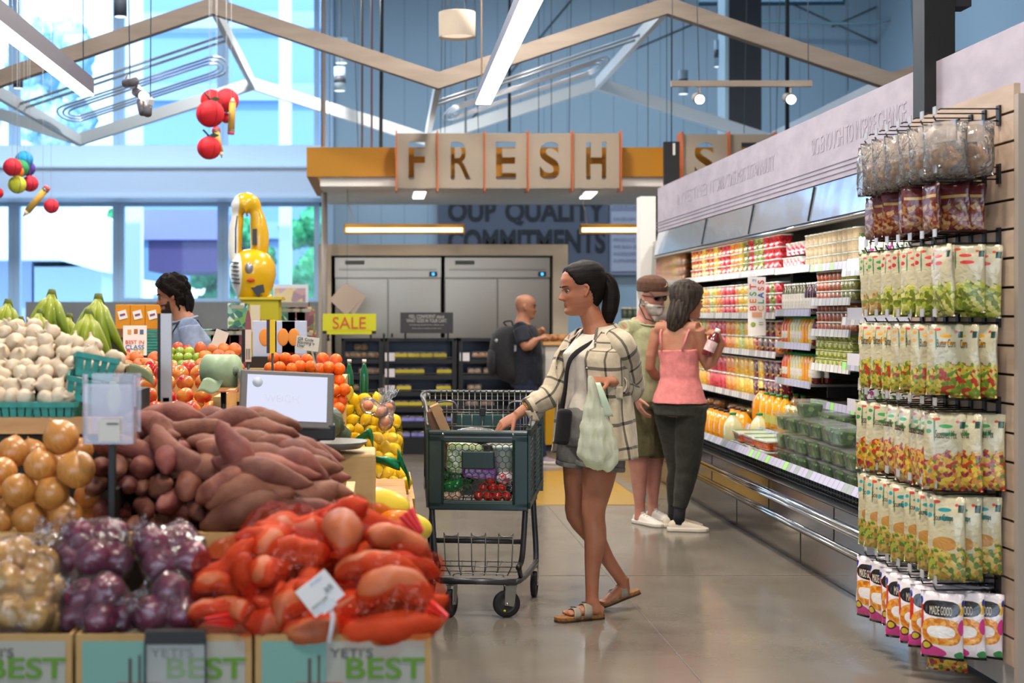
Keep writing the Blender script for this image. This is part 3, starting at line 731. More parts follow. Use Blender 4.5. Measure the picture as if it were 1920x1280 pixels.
PAPER=mat('paper_label','#e4dcd0',.6,col2='#cfc6b8',nscale=60,nlo=.5,nhi=.55)
wb1=Pool([bottle('dressing_bottle','bottle',mat('dressing','#5b5630',.15,coat=.6),WCAP,PAPER,.029,.19,lab_h=.10,lab_z=.02)])
wb2=Pool([bottle('dressing_bottle','bottle',mat('kombucha','#4a1e2c',.15,coat=.6),WCAP,PAPER,.029,.19,lab_h=.07,lab_z=.02)])
stack(wb1,col(9.48,9.98,8),2.80,1.45,1,.2,'white labelled bottle with green contents','on the second shelf','white labelled bottles on the second shelf')
stack(wb2,col(9.22,9.46,4),2.80,1.45,1,.2,'white labelled bottle with purple contents','on the second shelf','white labelled bottles on the second shelf')
jcols=[(RO,'deep orange'),(OJ,'orange'),(LJ,'pale lemon'),(LJ,'pale lemon'),(YJ,'yellow'),(OJ,'orange'),(YJ,'yellow'),(RJ,'dark red')]
jp={}
for zz,nm in((1.23,'third'),(.985,'fourth')):
 for row in(0,1):
  for i,y in enumerate(col(9.22,9.98,11)[::-1]):
   jm,jn=jcols[min(7,i*8//11)]
   if jn not in jp:jp[jn]=Pool([bottle('juice_bottle','bottle',jm,GREENC,PAPER if jn!='orange' else None,.030,.19,sq=True,lab_h=.05,lab_z=.04)])
   o=jp[jn].put(0,(2.80+row*.075,y,zz+.0005),(0,0,rnd.uniform(-.1,.1)),group='green capped juice bottles on the %s shelf'%nm)
   auto(o,'%s juice bottle with green cap'%jn,('jb',jn,zz,row),'in %s row of %s shelf'%(['front','back'][row],nm))
SAL=fruitmat('salsa',['#b4501c','#a2431a','#c7642a','#8c3a18'],120);SAL2=mat('brown_dip','#8a4a26',.3,col2='#9d5a2f',nscale=30,coat=.5);GUA=fruitmat('guacamole',['#8d9232','#7e842a','#a0a540'],90);OLV=fruitmat('olive_dip',['#6d6a22','#5f5f20','#827c2e'],90)
ROUND=dict(seg=9,taper=.85)
sp=[Pool([cup('salsa_tub','','tub',.078,.062,q,LIDC,.009,**ROUND)])for q in(SAL,SAL2,OLV)]
for zz,nm in((1.515,'second'),(1.325,'third')):
 for i,y in enumerate(col(8.44,9.16,9)[::-1]):
  which,nmw=((0,'orange salsa'),(1,'brown dip'),(2,'olive green dip'))[0 if i<3 else 1 if(i<6 or nm=='third')else 2]
  for k in range(3):
   o=sp[which].put(0,(2.80,y,zz+k*.0622+.0005),(0,0,rnd.uniform(-.1,.1)),group='dip tubs on the %s shelf'%nm)
   auto(o,'tub of %s, %s of stack'%(nmw,lev[3][k]),('dip',which,zz,k),'on %s dip shelf'%nm)
LAB2=mat('tub_sticker','#c9cc7a',.5)
gp=Pool([cup('guacamole_tub','','tub',.082,.052,GUA,mat('lid_greenish','#b9bd6a',.2,coat=.5),.008,seg=4,taper=.9,taglab=LAB2)])
stack(gp,col(8.44,9.16,8),2.80,1.11,4,.053,'tub of green guacamole','below the salsa','guacamole tubs stacked in the case')
stack(gp,col(8.02,8.40,4),2.84,.88,3,.053,'tub of green guacamole','by the herb packs','guacamole tubs on the low shelf')
def pouch(name,cat,w_,h_,th,mat_,lean=0,top=.02,pinch=.25):
 """filled flat pouch, front to -y, origin at top centre"""
 m=MB();rg=[];N=12
 for i in range(N+1):
  v=i/N;z=-h_*v;k=math.sin(PI*min(1,max(0,(v-.06)/.94)))**.5 if v>.06 else 0
  tt=th*(k if i not in(0,N)else 0)+.002
  ww=w_*(1-.05*k)
  ring=[]
  for j in range(20):
   a=2*PI*j/20;c_,s_=math.cos(a),math.sin(a)
   ring.append(Vector((ww/2*(abs(c_)**.6)*(1 if c_>0 else-1),-tt/2*s_*abs(s_)**.1+.004*math.sin(j*1.7+i),z)))
  rg.append(ring)
 m.rings(rg,True,True,lambda i,j:(1-abs(((j/20+.0)%1)*2-1)if True else 0,1-i/N))
 return m
HERB=fruitmat('herbs_in_pack',['#5f7a44','#7c9556','#a8b488','#48603a','#c9cfb8'],60,.2)
HERB2=fruitmat('herbs_printed_pack',['#dfe3da','#8a9a72','#5f7448','#cfd6cc','#b3418a'],45,.2)
def herb(mt):
 def mk():
  o=thing('herb_pack','','herb pack');m=pouch('p','',.085,.20,.03,mt);m.obj('pack',mt,o)
  f=MB();f.box((0,-.021,-.06),(.05,.003,.07));f.obj('pack_label',PAPER,o);return o
 return mk
hp=Pool([herb(HERB),herb(HERB2)])
for zz,nm in((1.68,'top'),(1.40,'second'),(1.14,'third'),(.88,'lowest')):
 tr=thing('herb_tray','white tray holding upright herb packs on the %s herb shelf'%nm,'tray',(2.76,7.82,zz))
 m=MB();m.box((0,0,.006),(.14,.95,.01));m.box((-.07,0,.035),(.006,.95,.07));m.box((.07,0,.06),(.006,.95,.12));m.obj('tray',mat('tray_white','#d8d4dc',.3),tr)
 for i,y in enumerate(col(7.42,8.26,8)[::-1]):
  o=hp.put(i%3==1,(2.76+rnd.uniform(-.01,.01),y,zz+.215),(rnd.uniform(-.08,.08),.05,-PI/2+rnd.uniform(-.1,.5)),group='herb packs in the %s tray'%nm)
  auto(o,'upright clear herb pack' if i%3!=1 else 'upright printed herb pack',('herb',i%3==1,zz),'in the %s white tray'%nm)
def jug(name,jm,capm,r,h_,lab,handle=True):
 def mk():
  o=thing(name,'','jug');m=MB()
  fn=lambda a,z:1+.13*(1-abs(math.cos(2*a))**.7)*(1 if z<h_*.6 else .2)
  m.lathe([(.001,0),(r*.92,0),(r,.01),(r,h_*.55),(r*.9,h_*.68),(r*.62,h_*.80),(r*.32,h_*.9),(r*.3,h_*.95)],24,fn=fn,cap=True);m.obj('jug_body',jm,o)
  m=MB();m.lathe([(.001,h_*.94),(r*.36,h_*.94),(r*.36,h_),(.001,h_)],16);m.obj('cap',capm,o)
  if lab:m=MB();m.lathe([(r*1.012,h_*.18),(r*1.012,h_*.42)],24,fn=fn);m.obj('jug_label',lab,o)
  return o
 return mk
gj=Pool([jug('juice_jug',OJ,BCAP,.062,.24,None)]);gl=Pool([jug('lemonade_jug',LJ,GREENC,.066,.235,None)]);gt=Pool([jug('juice_jug',mat('tall_orange_juice','#f29a10',.12,col2='#e0b01c',nscale=5,coat=.8),GREENC,.055,.245,mat('green_print','#c3c063',.4))])
for i,(x,y)in enumerate([(2.47,10.28),(2.47,10.44),(2.47,10.60),(2.61,10.36),(2.61,10.52),(2.61,10.68),(2.47,10.76)]):
 auto(gj.put(0,(x,y,.511),(0,0,.1*i),group='orange juice jugs with black caps on the bottom deck'),'clear jug of orange juice with a black cap','gj','on the bottom deck')
for i,(x,y)in enumerate([(2.47,10.10),(2.64,10.04)]):
 auto(gl.put(0,(x,y,.511),(0,0,.2),group='pale lemonade jugs on the bottom deck'),'pale lemonade jug with a green cap','gl','beside the orange juice jugs')
for i,(x,y)in enumerate([(2.72,10.15),(2.72,9.99),(2.72,9.83),(2.72,9.67),(2.86,10.10),(2.86,9.92),(2.86,9.74)]):
 auto(gt.put(0,(x,y,.6405),(0,0,.1*i),group='green capped orange juice jugs on the raised step'),'tall orange juice jug with green cap','gt','on the raised step')
gw=Pool([jug('juice_jug',mat('full_orange','#ee9a12',.15,coat=.8),BCAP,.07,.26,None)])
for i,(x,y)in enumerate([(2.76,10.42),(2.92,10.36)]):
 auto(gw.put(0,(x,y,.6405),(0,0,.1),group='wide orange juice jugs'),'wide bright orange jug with a dark lid','gw','on the step')
for z_ in(.511,):
 pl_=thing('jug_riser','dark riser under the wide orange jugs','riser',(2.84,10.42,z_+.001));m=MB();m.box((0,0,.064),(.36,.23,.128));m.obj('riser',DARK,pl_)
def vegtray(mt):
 def mk():
  o=thing('vegetable_tray','','tray');m=MB();m.box((0,0,.025),(.20,.26,.05),taper=.9);m.obj('contents',mt,o,bevel=.008)
  m=MB();m.box((0,0,.056),(.21,.27,.012));m.box((0,0,.063),(.19,.06,.004));m.obj('lid',LIDC,o,bevel=.004)
  m=MB();m.box((0,.11,.0665),(.19,.03,.003));m.obj('green_strip',mat('green_film','#3f9a58',.3),o);return o
 return mk
vt=Pool([vegtray(fruitmat('carrot_sticks',['#e05a1e','#ee7c34','#d24a18','#c63a26'],50)),vegtray(fruitmat('salad_mix',['#d0402a','#6f8a30','#e8884a','#c04030','#dbc9b0'],50))])
i=0
for y in(9.72,9.42,9.12):
 for k in range(2 if y>9.2 else 3-1):
  for x in(2.50,2.73)[:1 if k else 1]:
   pass
  o=vt.put((i+k)%2,(2.50,y,.5115+k*.068),(0,0,rnd.uniform(-.15,.15)),group='vegetable trays on the bottom deck');i+=1
  auto(o,('tray of carrot sticks' if(i-1+k)%2==0 else 'tray of mixed vegetables')+', %s of two stacked'%['lower','upper'][k],('vt',(i-1+k)%2,k),'on the bottom deck')
GREENS=fruitmat('salad_greens',['#3a5c1e','#5a8432','#274817','#86a850','#4a7228'],45,.35)
def salad():
 o=thing('salad_tub','','salad tub');m=MB();m.box((0,0,.045),(.125,.155,.075),taper=.85);m.obj('contents',GREENS,o,bevel=.012)
 m=MB();m.box((0,0,.05),(.15,.18,.09),taper=.82);m.box((0,0,.1),(.165,.195,.01));m.obj('clear_box',CLEARP,o,bevel=.006);return o
sdp=Pool([salad])
for(x,y,n,z_)in[(2.50,8.80,3,.511),(2.50,8.58,3,.511),(2.50,8.36,4,.511),(2.50,8.14,3,.511),(2.50,7.92,3,.511),(2.50,7.70,3,.511),(2.50,7.46,2,.511),(2.50,7.22,2,.511),(2.72,8.84,2,.641),(2.72,8.6,2,.641),(2.72,8.36,2,.641)]:
 for k in range(n):
  o=sdp.put(0,(x+rnd.uniform(-.012,.012),y,z_+k*.107+.0005),(0,0,rnd.uniform(-.12,.12)),group='clear salad tubs stacked at the near end')
  auto(o,'box of salad greens, %s of stack'%lev[n][k],('sal',lev[n][k],x<2.6),'on the bottom deck' if x<2.6 else 'on the raised step')
BOWL=fruitmat('orange_bowl_food',['#d98a3a','#c8702a','#e5a55a','#b85c24'],60)
def bowl(mt,lab):
 def mk():
  o=thing('lidded_bowl','','bowl');m=MB();m.lathe([(.001,0),(.05,0),(.08,.035),(.09,.05)],20);m.obj('contents',mt,o)
  m=MB();m.lathe([(.094,.05),(.094,.056),(.07,.085),(.001,.09)],20);m.obj('dome_lid',CLEARP,o)
  m=MB();m.lathe([(.088,.05),(.07,.07),(.001,.082)],20);m.obj('filling',mt,o);return o
 return mk
bwl=Pool([bowl(BOWL,''),bowl(fruitmat('mac_bowl',['#e0b23c','#d29a2c','#efcb6a'],60),'')])
for i,y in enumerate([12.3,12.0,11.5,11.25,11.0,10.75]):
 rs=.62
 auto(bwl.put(1 if i in(4,5)else 0,(2.86,y,rs+.021),(0,0,i),group='lidded bowls below the fruit cups'),'round lidded bowl of orange food' if i<4 else 'round lidded bowl of yellow food',('bw',i>3),'below the fruit cups')
m=MB();m.box((2.86,11.6,.565),(.36,1.9,.15));tag(m.obj('deck_riser',DARK),'long dark riser carrying the round lidded bowls','riser')
PB=[fruitmat('pink_salad_bag',['#e9b3a6','#f1dccc','#e4c4b0','#c84a6a','#dfe6ea'],22,.2),fruitmat('white_salad_bag',['#f1efe6','#e0a090','#d9e4e6','#efe4a8','#3a8a58'],20,.2)]
def bag_mk(mt):
 def mk():
  o=thing('food_bag','','bag');m=MB();m.sphere((0,0,.05),.1,20,12,(.95,1.1,.5));me=m.obj('bag',mt,o)
  for v in me.data.vertices:v.co+=v.co.normalized()*.012*nz(v.co,30)
  f=MB();f.grid(lambda u,v:Vector((.14*(u-.5),.10+.06*v,.06+.03*v+.01*math.sin(u*20))),10,3);f.obj('gathered_end',CLEARP,o,solid=.001);return o
 return mk
fb=Pool([bag_mk(PB[0]),bag_mk(PB[1])])
k=0
for(x,y,z_)in[(2.5,12.7,.511),(2.5,12.45,.511),(2.5,12.2,.511),(2.5,11.95,.511),(2.5,11.7,.511),(2.5,11.45,.511),(2.5,11.2,.511),(2.52,12.58,.6),(2.52,12.32,.6),(2.52,12.07,.6),(2.52,11.8,.6),(2.52,11.55,.6),(2.54,12.4,.68)]:
 o=fb.put(k%2,(x,y,z_),(0,0,rnd.uniform(-.4,.4)),group='bagged salads heaped at the far end of the deck');k+=1
 auto(o,'crumpled bag of pink salad' if(k-1)%2==0 else 'crumpled bag of white salad',('fb',(k-1)%2),'at the far end of the deck')
s=thing('deck_sign','small dark green sign standing before the orange juice jugs','sign',(2.44,10.98,.511));m=MB();m.box((0,0,.09),(.11,.01,.18));m.obj('panel',mat('dark_green_sign','#17362c',.5),s);text('100% JUICE',.02,WTXT,(0,-.007,.12),parent=s)
cel=fruitmat('celery_bag',['#b8c25c','#dbe09a','#e07a4a','#f0d8c8','#6f9a3c'],40,.2)
vp=Pool([lambda:pouch_thing('vegetable_bag','bag',.12,.19,.06,cel)])
def pouch_thing(name,cat,w_,h_,th,mt,extra=None):
 o=thing(name,'',cat);m=pouch('p','',w_,h_,th,mt);m.obj('pouch',mt,o)
 return o
for i,y in enumerate([9.52,9.40,9.28,9.12,8.98]):
 auto(vp.put(0,(2.72,y,.835),(.08,0,-PI/2+.6+rnd.uniform(-.2,.2)),group='bagged snack vegetables on the step'),'upright bag of cut vegetables','vp','on the raised step')
s=thing('shelf_banner','tall white banner reading BEST IN CLASS hanging across the shelves of fruit cups','banner',P(1419,574,10.28))
k=10.28/F;m=MB();m.box((0,0,0),(33*k,.008,110*k));m.obj('panel',mat('banner_white','#ece6e0',.6),s)
def rtext(s_,par,x,z,size,cols):
 for i,ch in enumerate(s_):
  text(ch,size,mat('print_'+cols[i%len(cols)].strip('#'),cols[i%len(cols)],.6),(x,-.006,z+i*size*.78),(PI/2,-PI/2,0),parent=par,bold=.001)
rtext('BEST',s,-.026,-.015,.066,['#d8352c','#e8852c','#2f9a58','#d8352c'])
rtext('CLASS',s,.030,-.015,.060,['#e8a92c','#2f9a58','#2f62b8','#e04a30','#d8352c'])
text('IN',.03,mat('print_2f62b8','#2f62b8',.6),(-.02,-.006,.185),parent=s)
m=MB()
m.box((.0,-.006,-.06),(.07,.003,.035));m.obj('sandwich_print',mat('print_tan','#e0a27c',.6),s)
m=MB();m.box((.028,-.006,-.13),(.03,.003,.004));m.box((.028,-.006,-.115),(.03,.003,.004));m.sphere((-.028,-.006,-.13),.018,10,6,(1,.15,1));m.obj('fruit_print',mat('print_olive','#8aa03c',.6),s)
m=MB();m.cyl((0,.0,55*k),(0,.06,55*k+.02),.003,6);m.obj('hook',CHROME,s)
#slat wall with hanging bags
YN,YFm=5.30,6.32;XS=2.33
sw=thing('slat_wall','pale slotted gondola end panel covered with hooks of hanging snack bags','display wall',(XS,0,0))
SLAT=mat('slat_wood','#c4ab95',.5,col2='#b39983',nscale=3,sc=(1,1,6));SLATD=mat('slat_slot','#3a2a1e',.6)
m=MB();z=.13
while z<2.2:
 m.box((.012,(YN+YFm)/2,z+.052),(.024,YFm-YN,.098));z+=.108
m.obj('slat_board',SLAT,sw)
m=MB();m.box((.034,(YN+YFm)/2,1.15),(.02,YFm-YN,2.14));m.obj('slot_backing',SLATD,sw)
m=MB();m.box((.05,YN-.02,1.12),(.10,.035,2.24));m.box((.6,YN-.005,1.12),(1.0,.03,2.2));m.obj('end_trim',mat('beige_trim','#a89a8c',.5),sw)
m=MB();m.box((.02,YFm+.015,1.12),(.045,.03,2.24));m.obj('far_trim',mat('pale_trim','#c9c2ba',.5),sw)
m=MB();m.box((.07,(YN+YFm)/2,.08),(.1,YFm-YN-.02,.1));m.obj('base_board',mat('pale_base','#d0c9c0',.5),sw)
m=MB();m.box((-.35,(YN+YFm)/2-.5,2.0),(0,0,0))if False else None
BAGS={}
def printed(name,base,spec):
 """bag artwork from uv: spec = list of (kind, cx, cy, rx, ry, colour[, colour2])"""
 t=NT(name);p=t.new('ShaderNodeBsdfPrincipled');t.l(p.outputs[0],t.out.inputs[0]);p.inputs['Roughness'].default_value=.28
 p.inputs['Coat Weight'].default_value=.5;p.inputs['Coat Roughness'].default_value=.15
 tc=t.new('ShaderNodeTexCoord');uv=tc.outputs['UV'];s=t.new('ShaderNodeSeparateXYZ');t.l(uv,s.inputs[0])
 c=hexc(base);ob_=t.coord('Object');nn=t.noise(ob_,25,2)
 for sp_ in spec:
  kind,cx,cy,rx,ry,co=sp_[:6]
  dx=t.math('DIVIDE',t.math('SUBTRACT',s.outputs[0],cx),rx);dy=t.math('DIVIDE',t.math('SUBTRACT',s.outputs[1],cy),ry)
  if kind=='o':q=t.math('ADD',t.math('MULTIPLY',dx,dx),t.math('MULTIPLY',dy,dy))
  else:q=t.math('MAXIMUM',t.math('ABSOLUTE',dx),t.math('ABSOLUTE',dy))
  if kind=='f':q=t.math('ADD',q,t.math('MULTIPLY',t.math('SUBTRACT',nn,.5),2.2))
  mk=t.math('LESS_THAN',q,1)
  if len(sp_)>6:
   vo=t.new('ShaderNodeTexVoronoi');vo.inputs['Scale'].default_value=75;t.l(ob_,vo.inputs['Vector']);sc_=t.new('ShaderNodeSeparateColor');t.l(vo.outputs['Color'],sc_.inputs[0])
   n=len(sp_[6]);co=t.ramp(sc_.outputs[0],[(i/n,x)for i,x in enumerate(sp_[6])],'CONSTANT')
  c=t.mix(mk,c,co)
 t.l(c,p.inputs['Base Color']);t.l(t.bump(t.noise(ob_,35,2,.5,.8),.55,.008),p.inputs['Normal'])
 return t.m
TAN='#c9bd9a'
def leaf_art(cols):return[('o',.62,.80,.02,.16,'#4a7a5a'),('o',.50,.84,.07,.025,cols[0]),('o',.73,.88,.07,.025,cols[1]),('o',.48,.74,.08,.028,cols[0]),('o',.76,.77,.08,.03,cols[1]),('o',.60,.93,.05,.02,cols[2]),('o',.36,.90,.04,.018,cols[2]),('r',.22,.86,.10,.045,'#2d4a38')]
ART=[printed('snack_bag_cashew',TAN,[('f',.5,.12,.6,.22,'#b88a4a',['#c9a468','#a87838','#d9bd8a','#8a9a4a'])]+leaf_art(['#2f8a3c','#58a04a','#d8402c'])),printed('snack_bag_pistachio',TAN,[('f',.5,.2,.6,.25,'#b8b84a',['#b9bd4a','#8a9a30','#d8cc80','#6f7a28'])]+leaf_art(['#d23c34','#c83030','#d8502c'])),printed('snack_bag_corn',TAN,[('f',.5,.18,.6,.25,'#b8a83a',['#c9b23a','#8a9a30','#e0c860','#6f8a30','#b83a2c'])]+leaf_art(['#e0a020','#d89a20','#d8402c'])),printed('snack_bag_mix',TAN,[('f',.5,.22,.6,.26,'#9a6a2a',['#d8a02a','#8a2a4a','#6a7a2a','#c98a4a','#b8402c','#e0c04a'])]+leaf_art(['#3a9a4a','#2f8a3c','#c84a2c'])),printed('snack_bag_crisps',TAN,[('o',.5,.44,.16,.08,'#c08a48'),('f',.5,.16,.6,.2,'#9aa03a',['#a9ac3a','#b8843c','#5f7a38','#d0b060'])]+leaf_art(['#1f8a8a','#2f9aa0','#d8402c'])),]
MAROON=printed('maroon_bag','#5a1a1e',[('r',.5,.72,.38,.12,'#6a2a24'),('f',.5,.35,.45,.25,'#8a5a34',['#9a6a3a','#6a2a20','#7a3020','#b08a5a']),('r',.5,.74,.28,.03,'#c9a05a')])
MG=printed('snack_bag_bright','#ecdfe0',[('r',.98,.62,.20,.18,'#d83420'),('o',.5,.42,.36,.2,'#e08a28',['#e8942c','#d87a1c','#f0b04a']),('o',.12,.5,.14,.12,'#d83a8a'),('o',.75,.1,.3,.12,'#d83a8a'),('o',.2,.08,.16,.06,'#3a8a4a'),('o',.18,.78,.14,.1,'#e8b020'),('o',.9,.86,.1,.06,'#2a3a9a'),('o',.1,.86,.08,.05,'#2a3a9a'),('o',.5,.42,.18,.09,'#f2ece6'),('o',.7,.2,.12,.07,'#5a2030'),('o',.7,.2,.09,.045,'#d8b82a'),('o',.5,.76,.3,.12,'#231f20'),('r',.5,.01,.6,.03,'#1a1818')])
def bag_thing(mt,w_,h_,th,txt=None,pale=None):
 def mk():
  o=thing('snack_bag','','snack bag');m=pouch('p','',w_,h_,th,mt);m.obj('pouch',mt,o)
  if txt:text(txt,.03,pale,(0,-th/2-.004,-h_*.26),parent=o,fit=(w_*.5,.03),ext=.0005)
  return o
 return mk
def pretzel():
 o=thing('cookie_bag','','snack bag');m=pouch('p','',.17,.2,.08,None);m.obj('clear_film',film('crisp_film','#fffaf4',gloss=1.1,opacity=.10,bscale=32,bstr=1,rough=.09,bdist=.02),o)
 m=MB();m.box((0,0,-.035),(.085,.012,.075));m.obj('header_card',mat('header_card','#9fb4d8',.35,col2='#cbb7a8',nscale=6,nlo=.48,nhi=.52),o)
 m=MB()
 for k in range(7):
  a=k*2.4;m.sphere((.035*math.cos(a),.008*math.sin(a*2),-.135+.03*math.sin(a)),.026,12,8,(1,.5,.8),(a,a,0))
 m.obj('cookies',mat('golden_cookie','#b07a3a',.6,col2='#d09a52',nscale=30),o)['kind']='stuff';return o
rows=[(2.16,'c',0,.2),(1.94,'m',.2,.2),(1.70,1,.23,.23),(1.40,2,.23,.26),(1.065,3,.24,.27),(.755,4,.23,.29),(.395,'g',.2,.235)]
names={'c':('clear bag of golden cookies','topmost row'),'m':('small maroon bag','second row'),1:('tan bag with red leaf print','third row'),2:('tan bag with amber leaf print','fourth row'),3:('tan bag with green leaf print','fifth row'),4:('tan bag with teal leaf print','sixth row'),'g':('white and pink bag with black emblem','lowest row')}
WP=mat('emblem_print','#e8dcc8',.5)
BP={'c':Pool([pretzel]),'m':Pool([bag_thing(MAROON,.115,.175,.03)]),0:Pool([bag_thing(ART[0],.135,.25,.04)]),1:Pool([bag_thing(ART[1],.135,.25,.04)]),2:Pool([bag_thing(ART[2],.13,.26,.04,'Butter Corn',mat('brown_print','#4a3a2a',.6))]),3:Pool([bag_thing(ART[3],.145,.275,.045,'Seasoned Mix',mat('brown_print','#4a3a2a',.6))]),4:Pool([bag_thing(ART[4],.135,.29,.045,'Sour Crisps',mat('brown_print','#4a3a2a',.6))]),'g':Pool([bag_thing(MG,.15,.24,.05,'MADE GOOD',WP)])}
HOOKM=mat('hook_wire','#1b1815',.4)
def hook(L):
 def mk():
  o=thing('display_hook','','hook');m=MB();m.tube([(0,0,0),(-L,0,0),(-L-.01,0,.018)],.0035,6);m.tube([(0,0,.045),(-L*.93,0,.045),(-L*.96,0,.04)],.003,6);m.obj('wire',HOOKM,o)
  m=MB();m.box((-.004,0,.02),(.008,.03,.075));m.obj('back_plate',HOOKM,o)
  m=MB();m.box((-L-.004,0,.038),(.004,.032,.03));m.obj('tag_holder',mat('clear_tag','#b9b6b4',.2),o);return o
 return mk
hkp=Pool([hook(.24)])
rows_n=['topmost','second','third','fourth','fifth','sixth','lowest']
for r,(z,kd,w_,h_)in enumerate(rows):
 ys=[5.42+.128*k for k in range(7)]
 for k,y in enumerate(ys):
  auto(hkp.put(0,(XS-.001,y,z),group='black wire hooks in the %s row'%rows_n[r]),'black wire display hook',('hook',r),'in the %s row on the slat wall'%rows_n[r])
  nb=(3 if k<3 else 2)if kd!='c' else 2
  for j in range(nb):
   lab,pl_=names[kd];kk=kd
   if kd==1 and k>4:kk=0;lab='tan bag with pale cashew print'
   x=XS-.215+j*(.075 if kd!='c' else .11)+rnd.uniform(-.01,.01)
   if kd=='m' and k<1:continue
   fa=rnd.choice([-.35,.05,.35,.55,.9])if j==0 else rnd.choice([.1,.5])
   rz=-PI/4*1.1+fa-.25
   rx=rnd.uniform(-.05,.06)
   o=BP[kk].put(0,(x,y-.01,z-.006),(rx,rnd.uniform(-.05,.05),rz),rnd.uniform(1.0,1.1),group='snack bags on the %s of hooks'%pl_)
   auto(o,lab,('bag',r,j,kk),(['at hook tip','midway along hook','near the board'][j])+', '+pl_)
o=dup(BP[3].got[0],(XS-.12,5.62,.33),(0,0,-.5),'tan snack bag hanging alone beneath the bright white bags near the floor',group='none');
del o['group']
#produce display, left
WOOD=mat('display_wood','#c89a63',.5,col2='#b58550',nscale=4,sc=(1,5,5));WOODL=mat('pale_crate_wood','#d6ae74',.5,col2='#c69b60',nscale=4,sc=(1,5,5))
TBLK=mat('table_black','#1d1a17',.6)
t=thing('display_table','stepped wooden produce display table filling the left foreground','table',(0,0,0))
m=MB();m.box((-1.24,3.72,.18),(2.7,.62,.36));m.box((-1.34,4.6,.38),(2.5,1.1,.76));m.box((-1.45,4.85,.91),(1.5,.6,.28));m.obj('body',TBLK,t)
m=MB();m.box((-1.24,3.715,.37),(2.74,.66,.02));m.obj('lower_shelf',WOOD,t)
m=MB();m.box((-1.34,4.01,.79),(2.5,.03,.07));m.box((-1.34,4.55,.77),(2.5,1.06,.02));m.box((-.105,4.55,.80),(.03,1.1,.08));m.obj('middle_tray',WOODL,t)
m=MB();m.box((-1.52,4.50,1.085),(1.5,.05,.05));m.box((-1.52,4.78,1.07),(1.5,.55,.02));m.box((-.755,4.78,1.03),(.03,.56,.12));m.obj('upper_tray',WOOD,t)
TEAL=mat('carton_teal','#6a9488',.6);CARD=mat('carton_card','#ad8a56',.7,col2='#a07d4a',nscale=6);CARDG=mat('carton_print_grey','#98968a',.6);CGREEN=mat('carton_green','#557f1a',.6);CRED=mat('carton_red','#9a4636',.6);CDK=mat('carton_ink','#4a4640',.6)
def carton():
 o=thing('produce_carton','','carton');W_,D_,H_=.412,.40,.30
 m=MB();th=.008
 m.box((0,-D_/2+th/2,H_/2),(W_,th,H_));m.box((0,D_/2-th/2,H_/2),(W_,th,H_))
 for s_ in(-1,1):m.box((s_*(W_/2-th/2),0,H_/2),(th,D_-2*th,H_))
 m.box((0,0,.01),(W_-.02,D_-.02,.012));m.obj('box',CARD,o)
 m=MB();m.box((0,0,.14),(W_-.02,D_-.02,.22));m.obj('paper_liner',CDK,o)
 y=-D_/2-.001
 m=MB();m.box((0,y,.165),(W_-.03,.002,.24));p=m.obj('printed_panel',CARDG,o)
 m=MB();m.box((-.115,y-.0015,.185),(.15,.002,.2));m.obj('teal_print',TEAL,p)
 m=MB();m.box((.0,y-.002,.07),(W_-.03,.002,.06));m.box((.07,y-.0018,.172),(.24,.002,.014));m.obj('ground_print',CGREEN,p)
 m=MB();m.box((-.055,y-.003,.165),(.11,.002,.045));m.box((-.12,y-.003,.155),(.05,.002,.05));m.cyl((-.125,y-.002,.14),(-.125,y-.0045,.14),.036,20);m.cyl((-.02,y-.002,.13),(-.02,y-.0045,.13),.022,20);m.obj('tractor_print',CRED,p)
 m=MB();m.box((-.078,y-.003,.215),(.008,.002,.06));m.box((-.056,y-.003,.22),(.006,.002,.065));m.obj('exhaust_print',CDK,p)
 text("YETI'S",.05,CDK,(.02,y-.003,.258),parent=p,fit=(.1,.022));text('BEST',.08,CGREEN,(.10,y-.004,.222),parent=p,fit=(.185,.05),bold=.0015)
 o.children[0];return o
cp=Pool([carton])
for i,(px,lb)in enumerate(((-30,'cropped at the left edge'),(307,'in the middle with a black price rail clipped on'),(643,'rightmost, under the netted sweet potatoes'))):
 cp.put(0,(PX(px,3.375),3.575,.381),label='printed farm carton lettered BEST, '+lb)
m=MB();a=PX(273,3.36);b2=PX(386,3.36);m.box(((a+b2)/2,3.358,.672),(b2-a,.012,.025));
pr=thing('price_channel','black framed clear price channel clipped to the middle carton','price holder',((a+b2)/2,3.356,.60))
m=MB();m.box((0,0,.074),(b2-a,.012,.022));m.box((-(b2-a)/2,0,0),(.004,.008,.15));m.box(((b2-a)/2,0,0),(.004,.008,.15));m.box((0,.004,.09),(b2-a,.03,.01));m.obj('frame',BLACK,pr)
m=MB();m.box((0,0,-.005),(b2-a,.002,.14));m.obj('clear_pane',film('clear_acrylic','#ffffff',gloss=.5,opacity=.05,bstr=0),pr)
